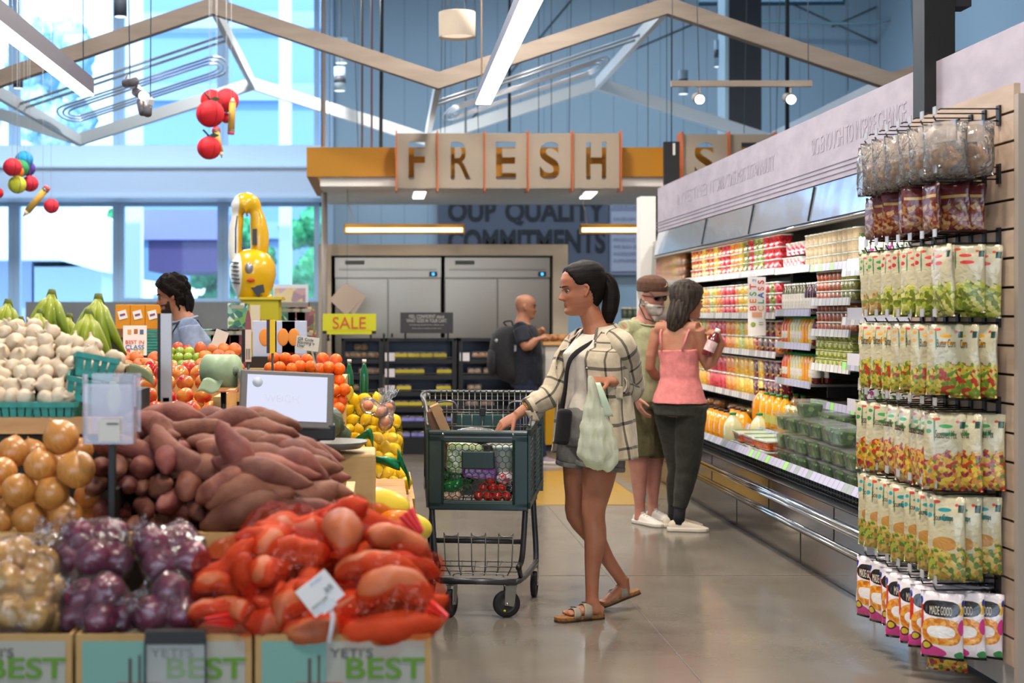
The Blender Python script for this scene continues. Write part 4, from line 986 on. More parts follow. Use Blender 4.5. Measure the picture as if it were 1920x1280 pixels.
def spud_mk(seed,L=.2,R=.036,mt=None,name='sweet_potato',cat='sweet potato',bend=.03,point=1.0):
 def mk():
  r=random.Random(seed);n=18;m=MB();pts=[];rr=[]
  b1=r.uniform(-bend,bend);b2_=r.uniform(-bend,bend);ph=r.random()*9;off=r.uniform(.35,.6)
  for i in range(n+1):
   u=i/n;pts.append(Vector(((u-.5)*L,b1*math.sin(PI*u)+.008*math.sin(5*u+ph),b2_*math.sin(PI*u)*.6+.006*math.sin(7*u+ph))))
   q=math.sin(PI*u**(.6+off*.6))**(.62*point);rr.append(max(.004,R*q*(1+.10*math.sin(9*u+ph))))
  m.tube(pts,rr,16)
  m.v=[tuple(Vector(v)*(1))for v in m.v]
  o=m.obj(name,mt);
  for v in o.data.vertices:
   p=v.co;k=.006*nz(p,28,seed*3.1)+.0022*nz(p,75,seed)
   v.co+=Vector((0,p.y,p.z)).normalized()*k if(p.y*p.y+p.z*p.z)>1e-7 else Vector()
  o['category']=cat;return o
 return mk
SPM=mat('sweet_potato_skin','#5f2c22',.68,col2='#88503f',nscale=14,ndetail=6,bump=.6,bscale=60,bdist=.004,var=.40,sss=0)
NPM=mat('netted_sweet_potato_skin','#94401f',.55,col2='#b55a34',nscale=16,ndetail=6,bump=.25,bscale=60,var=.15)
sp_pool=Pool([spud_mk(i,L=[.21,.19,.24,.17,.22,.15][i],R=[.036,.04,.034,.037,.032,.036][i],mt=SPM)for i in range(6)])
def rot_to(dirv,roll=0):
 return(Vector(dirv).to_track_quat('X','Z').to_matrix()@Matrix.Rotation(roll,3,'X')).to_euler()
rnd=random.Random(5)
SPL='raw purple brown sweet potato'
ends=[(234,871,22),(280,868,24),(331,865,26),(377,874,19),(229,911,19),(267,914,20),(309,906,21),(354,912,24),(398,905,20),(390,932,18),(230,947,19),(269,947,20),(315,946,20),(352,950,17),(375,955,18),(417,955,17),(337,975,17),(300,980,19),(262,982,18),(230,984,18),(452,976,26),(390,985,20),(425,985,18),(190,880,20),(192,915,20),(190,950,20)]
for i,(px,py,r)in enumerate(ends):
 d=4.14+rnd.uniform(-.02,.02)+(1000-py)*.0006
 o=sp_pool.put(i,P(px,py,d),rot_to((rnd.uniform(-.3,.3),1,rnd.uniform(-.15,.25)),rnd.random()*6),r/(F/4.1*.037)*1.02,group='loose sweet potatoes heaped in the tray')
 auto(o,SPL,'sp')
lying=[]
hand=[(357,832,4.20,(1,-.35,-.75)),(310,820,4.25,(.25,-.3,-1)),(430,850,4.12,(.25,-.25,-1)),(415,915,4.06,(-.8,-.2,-.5)),(520,895,4.10,(1,-.1,-.08)),(470,935,4.06,(1,.1,.2)),(545,940,4.10,(1,.1,-.1)),(610,930,4.2,(1,.2,.3)),(480,970,4.05,(1,.2,.1)),(560,975,4.12,(1,0,.1)),(520,860,4.18,(1,.1,-.15)),(600,880,4.25,(1,.2,-.3)),(480,835,4.25,(1,0,-.2)),(560,845,4.3,(1,.1,-.15)),(600,840,4.4,(1,.3,-.3)),(470,800,4.38,(1,.1,-.08)),(545,812,4.42,(1,.2,-.2)),(400,810,4.32,(1,-.1,-.2)),(360,790,4.42,(1,.1,.3)),(430,775,4.52,(1,.2,.1)),(500,785,4.52,(1,.1,-.1)),(555,790,4.58,(1,.2,-.25)),(300,790,4.42,(1,.1,-.5)),(255,815,4.35,(.8,.3,.5)),(255,845,4.25,(1,-.1,-.2)),(290,845,4.26,(.6,-.2,.5)),(330,762,4.6,(1,.3,-.3)),(270,780,4.5,(1,.2,.2)),(390,850,4.2,(1,-.1,.2)),(225,830,4.35,(.5,.3,.8)),(590,808,4.62,(1,.4,-.3)),(470,765,4.66,(1,.3,0)),(520,770,4.7,(1,.3,-.15)),(610,860,4.5,(1,.5,0)),(620,900,4.45,(.6,.8,0)),(400,770,4.66,(1,.2,0)),(300,765,4.7,(1,.2,.1)),(350,805,4.5,(1,0,0)),(440,815,4.45,(1,0,0)),(520,830,4.45,(1,0,0)),(440,880,4.3,(1,0,.1)),(560,900,4.35,(1,0,.1))]
for i,(px,py,d,dv)in enumerate(hand):
 py+=30 if py<=815 else 14 if py<870 else 0
 if px>470:px=470+(px-470)*.62
 o=sp_pool.put(i*5+2,P(px,py,d),rot_to(dv,rnd.random()*6),rnd.uniform(.95,1.2)*(1.25 if py>830 and px>440 else 1),group='loose sweet potatoes heaped in the tray')
 auto(o,SPL,'sp')
k=0
for y in(4.35,4.5,4.65,4.8):
 for x in(-.64,-.48,-.34,-.22):
  for z in(.82,.89,.96,1.02)[:4 if x<-.3 else 3]:
   k+=1
   o=sp_pool.put(k,(x+rnd.uniform(-.02,.02),y,z),(rnd.uniform(-.2,.2),rnd.uniform(-.1,.1),rnd.uniform(-.3,.3)),group='loose sweet potatoes heaped in the tray')
   auto(o,SPL,'sp')
m=MB();m.box((PX(207,3.99),4.02,.96),(.016,.03,.34));m.box((PX(207,3.99),4.3,.86),(.016,.55,.16));tag(m.obj('tray_divider',BLACK),'black upright divider between the onions and the sweet potatoes','divider')
def onion_mk(seed,R,mt,name='onion',cat='onion',neck=.35):
 def mk():
  r=random.Random(seed);m=MB();prof=[]
  for i in range(15):
   u=i/14;a=PI*u;z=-math.cos(a)*R*.92;q=math.sin(a)**.85*R
   if u>.86:z+=(u-.86)*R*1.3;q=max(q,R*.10*(1.4-u))
   if u<.08:z=-R*.9;q=R*.10*(u+.3)
   prof.append((max(q,.001),z))
  m.lathe(prof,24,fn=lambda a,z:1+.02*math.sin(3*a+seed)+.012*math.sin(5*a),cap=True)
  m.tube([(0,0,R*1.0),(R*.06,0,R*1.14),(R*.03,R*.06,R*1.22)],[R*.08,R*.06,R*.02],6)
  o=m.obj(name,mt);o['category']=cat;return o
 return mk
def skin(name,c1,c2,c3,rough=.35):
 t=NT(name);p=t.new('ShaderNodeBsdfPrincipled');t.l(p.outputs[0],t.out.inputs[0]);p.inputs['Roughness'].default_value=rough;p.inputs['Coat Weight'].default_value=.25;p.inputs['Coat Roughness'].default_value=.25
 v=t.coord('Object');s=t.new('ShaderNodeSeparateXYZ');t.l(v,s.inputs[0])
 an=t.math('ARCTAN2',s.outputs[1],s.outputs[0]);cx=t.new('ShaderNodeCombineXYZ');t.l(t.math('MULTIPLY',an,7),cx.inputs[0]);t.l(t.math('MULTIPLY',s.outputs[2],12),cx.inputs[1])
 f=t.noise(cx.outputs[0],3,3);c=t.ramp(f,[(.3,c1),(.6,c2),(.8,c3)])
 oi=t.new('ShaderNodeObjectInfo');hs=t.new('ShaderNodeHueSaturation');q=t.math('MULTIPLY_ADD',oi.outputs['Random'],.22);q.node.inputs[2].default_value=.9;t.l(q,hs.inputs['Value']);t.l(c,hs.inputs['Color'])
 t.l(hs.outputs[0],p.inputs['Base Color']);t.l(t.bump(f,.12,.003),p.inputs['Normal']);return t.m
ONM=skin('yellow_onion_skin','#a5672a','#c68843','#d8a566');ROM=skin('red_onion_skin','#5c1630','#7c2448','#9a4a6a',.3);YOM=skin('pale_onion_skin','#b98a3c','#d0ab5c','#dcc080',.3)
on_pool=Pool([onion_mk(i,.047,ONM)for i in range(2)])
loose=[(115,820,34,4.10),(77,872,31,4.06),(143,880,36,4.02),(35,920,33,4.04),(98,925,32,4.03),(54,972,33,4.04),(122,965,33,4.05),(3,972,31,4.06),(25,847,30,4.30),(4,885,29,4.2),(-30,925,32,4.06),(-55,975,32,4.06),(165,930,26,4.22),(60,850,28,4.38),(-50,870,30,4.2),(170,975,26,4.2),(150,845,26,4.3),(110,870,28,4.28),(60,920,28,4.26),(20,955,28,4.28),(90,965,28,4.3)]
for i,(px,py,r,d)in enumerate(loose):
 o=on_pool.put(i,P(px,py,d),(rnd.uniform(-.9,.9),rnd.uniform(-.8,.8),rnd.random()*6),r/(F/d*.047),group='loose yellow onions heaped in the tray')
 auto(o,'loose golden onion','on','below the garlic')
ro_pool=Pool([onion_mk(9,.047,ROM,'red_onion','red onion')]);yo_pool=Pool([onion_mk(12,.047,YOM,'pale_onion','onion')])
ONF=film('onion_bag_film','#faf4f6',gloss=.8,opacity=.02,bscale=16,bstr=1,rough=.09,bdist=.03)
def wrap(name,label,cat,items,m_,grow=.012,voxel=.011,smooth=10,crumple=.008,tails=(),group=None,parts=None,factor=.5):
 """bag skin grown round the things inside it; items = (centre, radius)"""
 c0=sum((Vector(c)for c,r in items),Vector())/len(items);mb=MB()
 for c,r in items:mb.sphere(Vector(c)-c0,r+grow,16,10)
 for i in range(len(items)):
  for j in range(i+1,len(items)):
   a,b_=Vector(items[i][0])-c0,Vector(items[j][0])-c0
   if(a-b_).length<items[i][1]+items[j][1]+.09:mb.tube([a,b_],[(items[i][1]+grow)*.93,(items[j][1]+grow)*.93],12)
 o=thing(name,label,cat,c0,group=group)
 sk=fuse(mb,'bag_skin',voxel,smooth,m_,o,factor)
 ns=[v.normal.copy()for v in sk.data.vertices]
 for v,n_ in zip(sk.data.vertices,ns):
  v.co+=n_*(crumple*nz(v.co,22,c0.x*9)+crumple*.6*abs(nz(v.co,48,c0.z*7)))
 for tl in tails:
  a=Vector(tl[0])-c0;b_=Vector(tl[1])-c0;w_=tl[2];sd=(b_-a).cross(Vector((0,1,0))).normalized()
  f=MB();f.grid(lambda u,v,a=a,b_=b_,w_=w_,sd=sd:a.lerp(b_,v)+sd*(u-.5)*w_*(.25+.75*v)+Vector((0,.010*math.sin(u*26),.006*math.sin(v*9+u*8))),16,8);f.obj('bag_end',m_,o)
 return o
for nm,cs,lab in(('a',[(150,1010,3.62),(205,1005,3.62),(178,1045,3.56),(130,1050,3.6),(215,1050,3.58)],'clear bag of red onions, upper left of the four, below the loose onions'),('b',[(285,1022,3.62),(335,1015,3.64),(360,1048,3.58),(300,1060,3.58)],'clear bag of red onions, upper right of the four, next to the tray rail'),('c',[(155,1120,3.50),(200,1110,3.48),(140,1155,3.5),(190,1160,3.46),(230,1150,3.5)],'clear bag of red onions, lower left of the four above the middle carton'),('d',[(285,1150,3.48),(320,1108,3.5),(345,1150,3.48),(370,1120,3.56)],'clear bag of red onions, lower right of the four behind the black price channel')):
 its=[]
 for i,(px,py,d)in enumerate(cs):
  c=P(px,py,d);o=ro_pool.put(0,c,(rnd.uniform(-1,1),rnd.uniform(-1,1),0),.98,group='red onions inside the clear bags');auto(o,'dark red onion','ro','in a clear bag');its.append((c,.045))
 q=cs[0];wrap('onion_bag',lab,'bag',its,ONF,grow=.008,crumple=.012,tails=[(P(q[0]-15,q[1]-10,q[2]-.04),P(q[0]-42,q[1]-38,q[2]-.06),.10)])
cs=[(-10,1045,3.56),(40,1040,3.58),(80,1060,3.56),(10,1090,3.5),(60,1100,3.5),(95,1110,3.52),(20,1145,3.46),(70,1155,3.46),(-40,1130,3.5),(100,1160,3.5)]
its=[]
for i,(px,py,d)in enumerate(cs):
 c=P(px,py,d);o=yo_pool.put(0,c,(rnd.uniform(-1,1),rnd.uniform(-1,1),0),.98,group='pale onions inside the clear bag');auto(o,'pale yellow onion','yo','in a clear bag');its.append((c,.045))
wrap('onion_bag','large clear bag of pale yellow onions at the left edge of the cartons','bag',its,ONF,grow=.008,crumple=.012,tails=[(P(60,1020,3.52),P(95,985,3.5),.09)])
nsp=Pool([spud_mk(20+i,L=[.17,.19,.14,.2][i],R=[.034,.037,.036,.034][i],mt=NPM,point=.9)for i in range(4)])
lst=[(422,1046,3.52,(1,.1,.55),1,0),(463,1096,3.46,(.1,.3,-1),.85,0),(407,1111,3.48,(1,.1,-.1),.8,0),(422,1157,3.43,(1,.2,0),.9,1),(476,1155,3.43,(.3,1,0),.95,1),(522,1157,3.43,(.8,.4,0),.95,1),(526,1074,3.48,(.2,1,.1),1.15,1),(500,985,3.66,(.2,1,.2),1.5,2),(560,972,3.70,(1,-.1,-.1),1.3,2),(520,1015,3.6,(1,.1,-.2),1.1,2),(563,1036,3.52,(1,0,.1),1.05,1),(585,1074,3.50,(.2,1,.1),1.1,1),(632,964,3.72,(1,-.2,.6),1.15,3),(704,968,3.76,(1,0,-.15),1.2,3),(651,1008,3.58,(.15,1,.1),1.45,3),(740,1010,3.66,(.6,.6,-.3),1.25,3),(704,1077,3.48,(1,.1,.15),1.15,4),(785,1090,3.54,(.5,.5,-.6),1.0,4),(741,1127,3.44,(1,0,.08),1.3,4),(728,1163,3.40,(1,0,.05),1.35,4),(600,1168,3.42,(1,.1,0),1.1,1),(563,1125,3.46,(.5,.7,.4),1.1,1),(500,1111,3.48,(.4,.8,0),.9,1),(672,1049,3.6,(.6,.5,.5),1.1,3),(635,1130,3.46,(1,.2,.2),1.1,1),(776,1055,3.62,(.7,.5,-.3),1.0,4),(680,1140,3.5,(1,.2,.2),1,4),(640,1090,3.56,(1,.3,.1),1.1,1),(450,1130,3.54,(1,.3,.1),1,0),(600,1010,3.7,(1,.3,.1),1.2,2),(700,1020,3.72,(1,.3,.1),1.2,3),(440,1085,3.6,(1,.3,.1),1,0),(780,1135,3.5,(1,.3,.1),1,4)]
groups={}
for i,(px,py,d,dv,sc_,g)in enumerate(lst):
 if py<1012:py+=14
 c=P(px,py,d);dv=Vector(dv).normalized()
 o=nsp.put(i,c,rot_to(dv,rnd.random()*6),sc_,group='sweet potatoes inside the red nets')
 auto(o,'orange sweet potato','nsp','in red net')
 L_=[.17,.19,.14,.2][i%4]*sc_*.5;r=.033*sc_
 for q in(-.55,0,.55):groups.setdefault(g,[]).append((c+dv*L_*q,r*(1 if q==0 else .8)))
NETR=netmat('red_net','#c4381f',.020,120,'#ffd0c0')
nl=['leftmost red net of sweet potatoes, over the gap between the cartons','red net of sweet potatoes low in the middle behind the white price tag','large red net of sweet potatoes on the upper left of the heap','red net of sweet potatoes on the upper right of the heap','red net of sweet potatoes on the lower right, its tied end over the carton corner']
for g,its in groups.items():
 tl={0:[],1:[(P(440,1160,3.4),P(385,1162,3.39),.05)],2:[],3:[(P(760,960,3.7),P(790,1000,3.68),.05)],4:[(P(800,1140,3.42),P(838,1160,3.40),.05)]}[g]
 mb=MB();c0=sum((c for c,r in its),Vector())/len(its)
 for c,r in its:mb.sphere(c-c0,r+.018,12,8)
 o=thing('sweet_potato_net',nl[g],'net bag',c0);sk=fuse(mb,'net',.010,5,NETR,o)
 for(a,b_,w_)in tl:
  a,b_=a-c0,b_-c0;sd=(b_-a).cross(Vector((0,1,0))).normalized();f=MB()
  f.grid(lambda u,v:a.lerp(b_,v)+sd*(u-.5)*w_*(1-.6*v)+Vector((0,.01*math.sin(u*20),0)),12,6);f.obj('tied_end',mat('red_net_gather','#d83a3a',.5),o)
t_=thing('price_tag','white tilted price tag on a clear clip among the netted sweet potatoes','price tag',P(600,1112,3.33))
m=MB();s_=3.33/F;m.box((0,0,0),(70*s_,.003,62*s_),rot=(.1,math.radians(-38),0));m.obj('card',mat('tag_card','#dedad8',.5),t_)
text('SWEET',.011,mat('tag_blue','#8a96b8',.6),(-.008,-.004,.028),(PI/2,math.radians(-38),0),parent=t_);text('3/5',.018,CDK,(.02,-.004,.012),(PI/2,math.radians(-38),0),parent=t_);text('POTATOES',.009,CDK,(.0,-.004,-.022),(PI/2,math.radians(-38),0),parent=t_)
m=MB();m.tube([(.022,.005,-.028),(.03,.002,-.055),(.026,.004,-.085),(.02,.012,-.115)],.006,8);m.box((.018,-.003,-.028),(.04,.008,.02),rot=(0,math.radians(-38),0));m.obj('clip',mat('clear_clip','#dfe2e6',.1,spec=1,alpha=.6),t_)
def garlic():
 m=MB();R=.027;prof=[(.001,-R*.75),(R*.5,-R*.78),(R*.9,-R*.4),(R,0),(R*.8,R*.5),(R*.35,R*.85),(R*.17,R*1.15),(R*.13,R*1.5),(R*.15,R*1.55),(.001,R*1.55)]
 m.lathe(prof,24,fn=lambda a,z:1+.07*abs(math.cos(4*a))*(1 if z<R*.8 else 0));o=m.obj('garlic_bulb',mat('garlic_skin','#dccab0',.55,col2='#c8b093',nscale=30,bump=.3,bscale=50,var=.14));o['category']='garlic';return o
gpool=Pool([garlic])
BASK=mat('teal_pulp','#3f9a92',.75,col2='#34867f',nscale=20)
def basket():
 o=thing('berry_basket','','basket');m=MB();W_,H_=.135,.075
 for k in range(4):
  c,s_=math.cos(k*PI/2),math.sin(k*PI/2);R=Matrix.Rotation(k*PI/2,4,'Z');m.M=R
  a,b_=W_/2*.82,W_/2
  n=5
  for i in range(n):
   x0,x1=(i/n*2-1)*.98,((i+.78)/n*2-1)*.98
   m.add([(x0*a,-a,0),(x1*a,-a,0),(x1*b_,-b_,H_),(x0*b_,-b_,H_),(x0*a,-a+.003,0),(x1*a,-a+.003,0),(x1*b_,-b_+.003,H_),(x0*b_,-b_+.003,H_)],[(0,1,2,3),(7,6,5,4),(0,3,7,4),(1,5,6,2)],smooth=False)
  m.box((0,-b_+.001,H_-.007),(b_*2,.006,.016));m.box((0,-a*1.03,.012),(a*2,.004,.02))
 m.M=Matrix();m.box((0,0,.003),(W_*.8,W_*.8,.005));m.obj('basket',BASK,o);return o
bp=Pool([basket])
for i,(px,py,d,rt)in enumerate([(-40,790,4.56,(0,0,0)),(34,790,4.56,(0,0,.04)),(110,790,4.55,(0,0,-.05)),(-20,760,4.76,(0,0,0)),(52,760,4.78,(0,0,.1)),(120,762,4.76,(0,0,0)),(158,750,4.60,(.1,.25,.2)),(172,712,4.66,(-.1,.2,.3))]):
 p=P(px,py,d);p.z=1.0815 if i<6 else p.z-.0
 auto(bp.put(0,p,rt,1.0,group='teal pulp baskets under the garlic'),'teal green pulp berry basket','bsk','on the upper tray holding garlic')
m=MB();m.box((-1.5,4.86,1.13),(1.4,.26,.10));m.box((-1.5,4.95,1.2),(1.3,.14,.12));tag(m.obj('garlic_riser',TBLK),'dark stepped riser hidden under the heap of garlic','riser')
rows_g=[(745,4.55,range(0,160,27)),(722,4.58,range(-30,155,28)),(700,4.62,range(-20,130,28)),(712,4.8,range(90,215,30)),(688,4.68,range(-30,215,28)),(665,4.74,range(-25,230,29)),(672,4.85,range(160,235,28)),(645,4.80,range(-30,200,29)),(628,4.88,range(-20,130,30)),(612,4.95,range(-30,75,31)),(692,4.75,range(140,225,27)),(655,4.95,range(0,200,30)),(635,5.0,range(-10,120,30))]
for(py,d,rg)in rows_g:
 for px in rg:
  q=Vector((rnd.uniform(-1,1),rnd.uniform(-1.4,.4),rnd.uniform(-.2,1)))
  o=gpool.put(0,P(px+rnd.uniform(-6,6),py+rnd.uniform(-5,5),d),(rnd.uniform(-1.6,1.6),rnd.uniform(-1.3,1.3),rnd.random()*6),rnd.uniform(.98,1.28),group='garlic bulbs heaped on the baskets')
  auto(o,'off-white garlic bulb','ga','of the garlic heap')
BANM=mat('banana_skin','#718a1a',.45,col2='#9ba32a',nscale=7,coat=.15);BANT=mat('banana_crown','#5f6a24',.6)
def bananas(n,seed):
 def mk():
  r=random.Random(seed);o=thing('banana_bunch','','banana');
  for i in range(n):
   u=(i-(n-1)/2)/max(1,(n-1)/2);sp=u*.55;L=.19*r.uniform(.92,1.08)
   pts=[];rr=[]
   for k in range(12):
    q=k/11;out=.055*math.sin(q*PI*.75)+.01
    pts.append(Vector((math.sin(sp)*(L*q*.8+.01),-out*math.cos(sp)+(.02 if i%2 else-.005)*q,-L*q*(1-.12*abs(u)))))
    rr.append(.0065 if k==0 else .008 if k==1 else(.019*math.sin(PI*min(1,(q+.22)/1.18))**.5 if k<11 else .004))
   m=MB();m.tube(pts,rr,7);m.obj('banana',BANM,o)
  m=MB();m.tube([(0,0,.02),(0,-.004,-.012)],[.012,.02],8,ell=[.01,.012]);m.obj('crown',BANT,o);return o
 return mk
bn=Pool([bananas(5,1),bananas(6,2),bananas(4,3)])
for i,(px,py,d,sc_,k,lb)in enumerate([(15,570,5.15,.95,2,'leftmost, behind the garlic'),(97,553,5.25,1.05,0,'tallest, second from the left'),(75,588,5.05,.8,2,'small and in front of the tall one'),(185,562,5.2,1.15,1,'with long curved fruit at the right end'),(166,590,5.0,1.05,1,'widest, in front at the right'),(40,600,5.1,.7,2,'half buried in garlic at the left'),(130,596,5.3,.9,0,'in the middle behind')]):
 bn.put(k,P(px,py,d),(.05,rnd.uniform(-.1,.1),rnd.uniform(-.3,.3)),sc_,label='bunch of green yellow bananas, '+lb,group='banana bunches behind the garlic')
m=MB();m.box((-1.5,5.36,.62),(1.08,.36,1.24));tag(m.obj('banana_stand',TBLK,bevel=.01),'dark stand carrying the bananas behind the garlic','stand')
o=thing('acrylic_sign_holder','clear acrylic sign holder with a white label between onions and sweet potatoes','sign holder',P(206,765,3.95));k=3.95/F
m=MB();
for x in(-46,46):m.box((x*k,0,0),(.004,.05,130*k))
m.box((0,0,-64*k),(92*k,.05,.004));m.box((0,-.02,-10*k),(92*k,.003,112*k));m.box((10*k,.02,10*k),(92*k,.003,110*k));m.obj('acrylic',film('acrylic','#f6f0f6',gloss=1.0,opacity=.16,bstr=0,rough=.04),o)
m=MB();m.box((2*k,-.024,-40*k),(40*k,.002,42*k));lb=m.obj('label',mat('label_pale','#c9c6bc',.6),o);
m=MB();m.box((8*k,-.026,-28*k),(22*k,.001,3*k));m.obj('label_print',CDK,lb)
o=thing('metal_post','tall grey metal sign post rising before the apples','post',P(308,670,5.0));k=5.0/F
m=MB();m.box((4*k,0,0),(20*k,.02,165*k));m.box((4*k,0,-90*k),(12*k,.02,30*k));m.box((4*k,0,-.35),(12*k,.015,.5));m.obj('plate',mat('post_grey','#a39a98',.35,.5),o);m=MB();m.box((-9*k,.002,0),(6*k,.022,165*k));m.obj('edge_strip',BLACK,o)
m=MB();k=4.8/F;m.grid(lambda u,v:P(235+52*u,680+22*v+22*u-6*math.sin(u*3),4.8)+Vector((0,.02*v,0)),6,4)
q=m.obj('shelf_talker',mat('pale_green_tag','#a9b88a',.4),solid=.003,recenter=True);tag(q,'pale green curled price strip beside the bananas','price tag')
m=MB();m.grid(lambda u,v:P(213+14*(u-.5)*2*math.sin(PI*(.1+.8*v)),715+60*v,4.3)+Vector((0,0,0)),4,8);q=m.obj('green_leaf',mat('leaf_green','#7fae5c',.5),solid=.002,recenter=True);tag(q,'single green leaf shaped tag behind the acrylic holder','leaf')
t=thing('display_island','wooden produce island with apples, citrus and the weighing scale','table',(0,0,0))
m=MB();m.box((-.95,6.69,.44),(1.5,1.62,.88));m.box((-1.3,8.30,.5),(1.7,.72,1.0));m.box((-.03,6.5,.28),(.30,1.9,.56));m.box((-.15,8.3,.17),(.64,1.5,.34));m.obj('body',TBLK,t)
m=MB();m.box((-.63-.42,6.16,.95),(.95,.03,.13));m.box((-.95,6.9,1.07),(1.2,.03,.11));m.box((-1.25,8.1,1.05),(1.3,.03,.16));m.box((-.70,6.5,.98),(.03,.7,.2));m.box((.135,6.3,.50),(.03,1.5,.10));m.box((.165,8.25,.40),(.03,1.3,.12));m.box((-.15,7.6,.38),(.64,.03,.14));m.box((-.21,8.0,.78),(.03,1.0,.60));m.obj('crate_board',WOODL,t)
m=MB();m.box((-.86,6.5,.9),(1.28,.66,.03));m.box((-.03,6.5,.575),(.3,1.85,.02));m.box((-.15,8.25,.352),(.62,1.3,.02));m.box((-1.25,8.5,1.01),(1.3,.8,.02));m.obj('tray',WOOD,t)
def apple_mk(R,mt,name,cat,lump=0,sz=.92,stem=True):
 def mk():
  m=MB();prof=[]
  for i in range(15):
   a=PI*i/14;q=math.sin(a)*R;z=-math.cos(a)*R*sz
   if stem:z-=.22*R*math.exp(-(q/(R*.35))**2)*(1 if z>0 else-.8);q*=(1+.06*math.cos(a)*-1)
   prof.append((max(q,.0008),z))
  m.lathe(prof,20,fn=lambda a,z:1+.025*math.cos(5*a),cap=True)
  if stem:m.tube([(0,0,R*.6),(.004,0,R*1.05)],.0018,5)
  o=m.obj(name,mt);o['category']=cat;return o
 return mk
APM=mat('red_apple_skin','#b8231e',.25,col2='#dd9a3c',nscale=9,nlo=.48,nhi=.72,coat=.6,var=.18,kind='Object');APY=mat('blush_apple_skin','#d9913a',.25,col2='#c8382a',nscale=8,nlo=.4,nhi=.62,coat=.5,var=.15)
PEM=mat('peach_skin','#c8502e',.5,col2='#e08a3a',nscale=10,var=.2);LIM=mat('lime_skin','#6f9a2a',.35,col2='#a5b83a',nscale=10,bump=.1,bscale=160,coat=.3,var=.25)
MANM=mat('mango_skin','#b9402e',.35,col2='#c9622e',nscale=8,var=.2)
ap=Pool([apple_mk(.039,APM,'apple','apple'),apple_mk(.039,APY,'apple','apple')])
for r_,(py,d,x0,x1)in enumerate([(768,6.22,258,400),(742,6.30,262,398),(757,6.4,262,398),(718,6.42,262,398),(700,6.58,270,390),(690,6.72,268,388)]):
 px=x0+(17 if r_%2 else 0)
 while px<x1:
  k=1 if(px+r_*31)%3<1.2 else 0
  auto(ap.put(k,P(px,py,d),(rnd.uniform(-1,1),rnd.uniform(-1,1),rnd.random()*6),1,group='apples heaped in the island tray'),['glossy red apple','yellow blushed apple'][k],('ap',k),'in the apple tray');px+=34
lm=Pool([apple_mk(.028,LIM,'lime','lime',sz=1.1,stem=False)]);pc=Pool([apple_mk(.037,PEM,'peach','peach')]);mg=Pool([apple_mk(.045,MANM,'mango','mango',sz=1.25,stem=False)])
for r_,(py,d,x0,x1)in enumerate([(684,8.2,306,378),(670,8.32,310,376),(659,8.45,320,372)]):
 px=x0+(8 if r_%2 else 0)
 while px<x1:auto(lm.put(0,P(px,py,d),(rnd.random()*3,rnd.random()*3,0),1.0,group='limes heaped on the island'),'shiny green lime','lm','heaped above the apples');px+=17.5
for(px,py,d)in[(235,672,7.9),(256,670,7.9),(262,684,7.8),(240,688,7.8),(275,682,7.8),(290,672,7.9),(385,668,8.2),(395,685,8.0),(378,684,8.05),(400,655,8.4),(420,655,8.3),(440,655,8.3),(410,668,8.2),(430,670,8.1),(445,690,7.9),(425,688,7.9)]:
 auto(pc.put(0,P(px,py,d),(rnd.random(),rnd.random(),0),1.08,group='peaches on the island'),'orange red peach','pc','by the limes')
for(px,py,d)in[(333,655,8.7),(376,655,8.7),(322,668,8.6),(350,660,8.8)]:
 auto(mg.put(0,P(px,py,d),(.3,rnd.uniform(-.4,.4),0),.85,group='mangoes behind the limes'),'red mango','mg','standing behind the limes')
m=MB();m.box((PX(300,8.3),8.35,1.1),(.3,.4,.1));
o=thing('weighing_scale','self-service produce scale with a large tilted screen reading WEIGH','scale',P(535,800,5.55));k=5.55/F
sd=MB();sd.box((0,0,50*k),(176*k,.035,108*k),rot=(-.28,0,0));scn=sd.obj('monitor',mat('monitor_grey','#6f6a68',.45),o,bevel=.006);scn.rotation_euler=(0,.05,.12)
def onscr(x,z,off):
 v=Vector((x,-.0176-off,z));v.rotate(Euler((-.28,0,0)));return v+Vector((0,0,50*k))
sm=MB();sm.box(onscr(0,.004,.001),(150*k,.002,86*k),rot=(-.28,0,0))
SCR=emis('screen_glow','#d4d8ee',1.25);sc_o=sm.obj('screen',SCR,scn)
for s_,x,z,fw in(('WEIGH',-.02,0,.13),):
 text(s_,.03,mat('screen_print','#b9bccb',.5,emit=.5),onscr(x,z,.003),(PI/2-.28,0,0),parent=sc_o,fit=(fw,None),ext=.0003)
sm=MB();a=onscr(-.115,.062,.002);b_=onscr(-.115,.062,.004);sm.cyl(a,b_,.02,20);sm.obj('round_logo',mat('screen_logo','#a9adb8',.5,emit=.4),sc_o)
m=MB();m.box((.02,.02,-.02),(168*k,.09,30*k));m.obj('monitor_base',mat('scale_dark','#2c2b2d',.5),o,bevel=.008)
m=MB();m.box((.0,.06,-.09),(.26,.22,.10));m.obj('scale_body',mat('scale_dark','#2c2b2d',.5),o,bevel=.02)
m=MB();m.lathe([(.02,.0),(.10,.004),(.13,.03),(.128,.032),(.1,.012),(.001,.008)],32,c=(.19,.0,-.085));m.obj('weighing_pan',mat('pan_grey','#7c7a76',.4,.4),o)
m=MB();m.cyl((.16,.03,-.09),(.16,.03,-.16),.05,16);m.obj('pan_stem',BLACK,o)
m=MB();m.box((-.37,5.64,.45),(.70,.30,.9));tag(m.obj('scale_stand',WOODL,bevel=.01),'pale wooden stand under the weighing scale','stand')
SQM=mat('green_squash_skin','#3c4a34',.45,col2='#57614a',nscale=14,coat=.2)
sq=Pool([lambda:(lambda o:(o.__setitem__('category','squash'),o)[1])(MB().lathe([(.001,-.05),(.05,-.045),(.075,0),(.05,.045),(.01,.05),(.008,.06),(.001,.062)],40,fn=lambda a,z:1+.09*abs(math.cos(5*a))).obj('acorn_squash',SQM))])
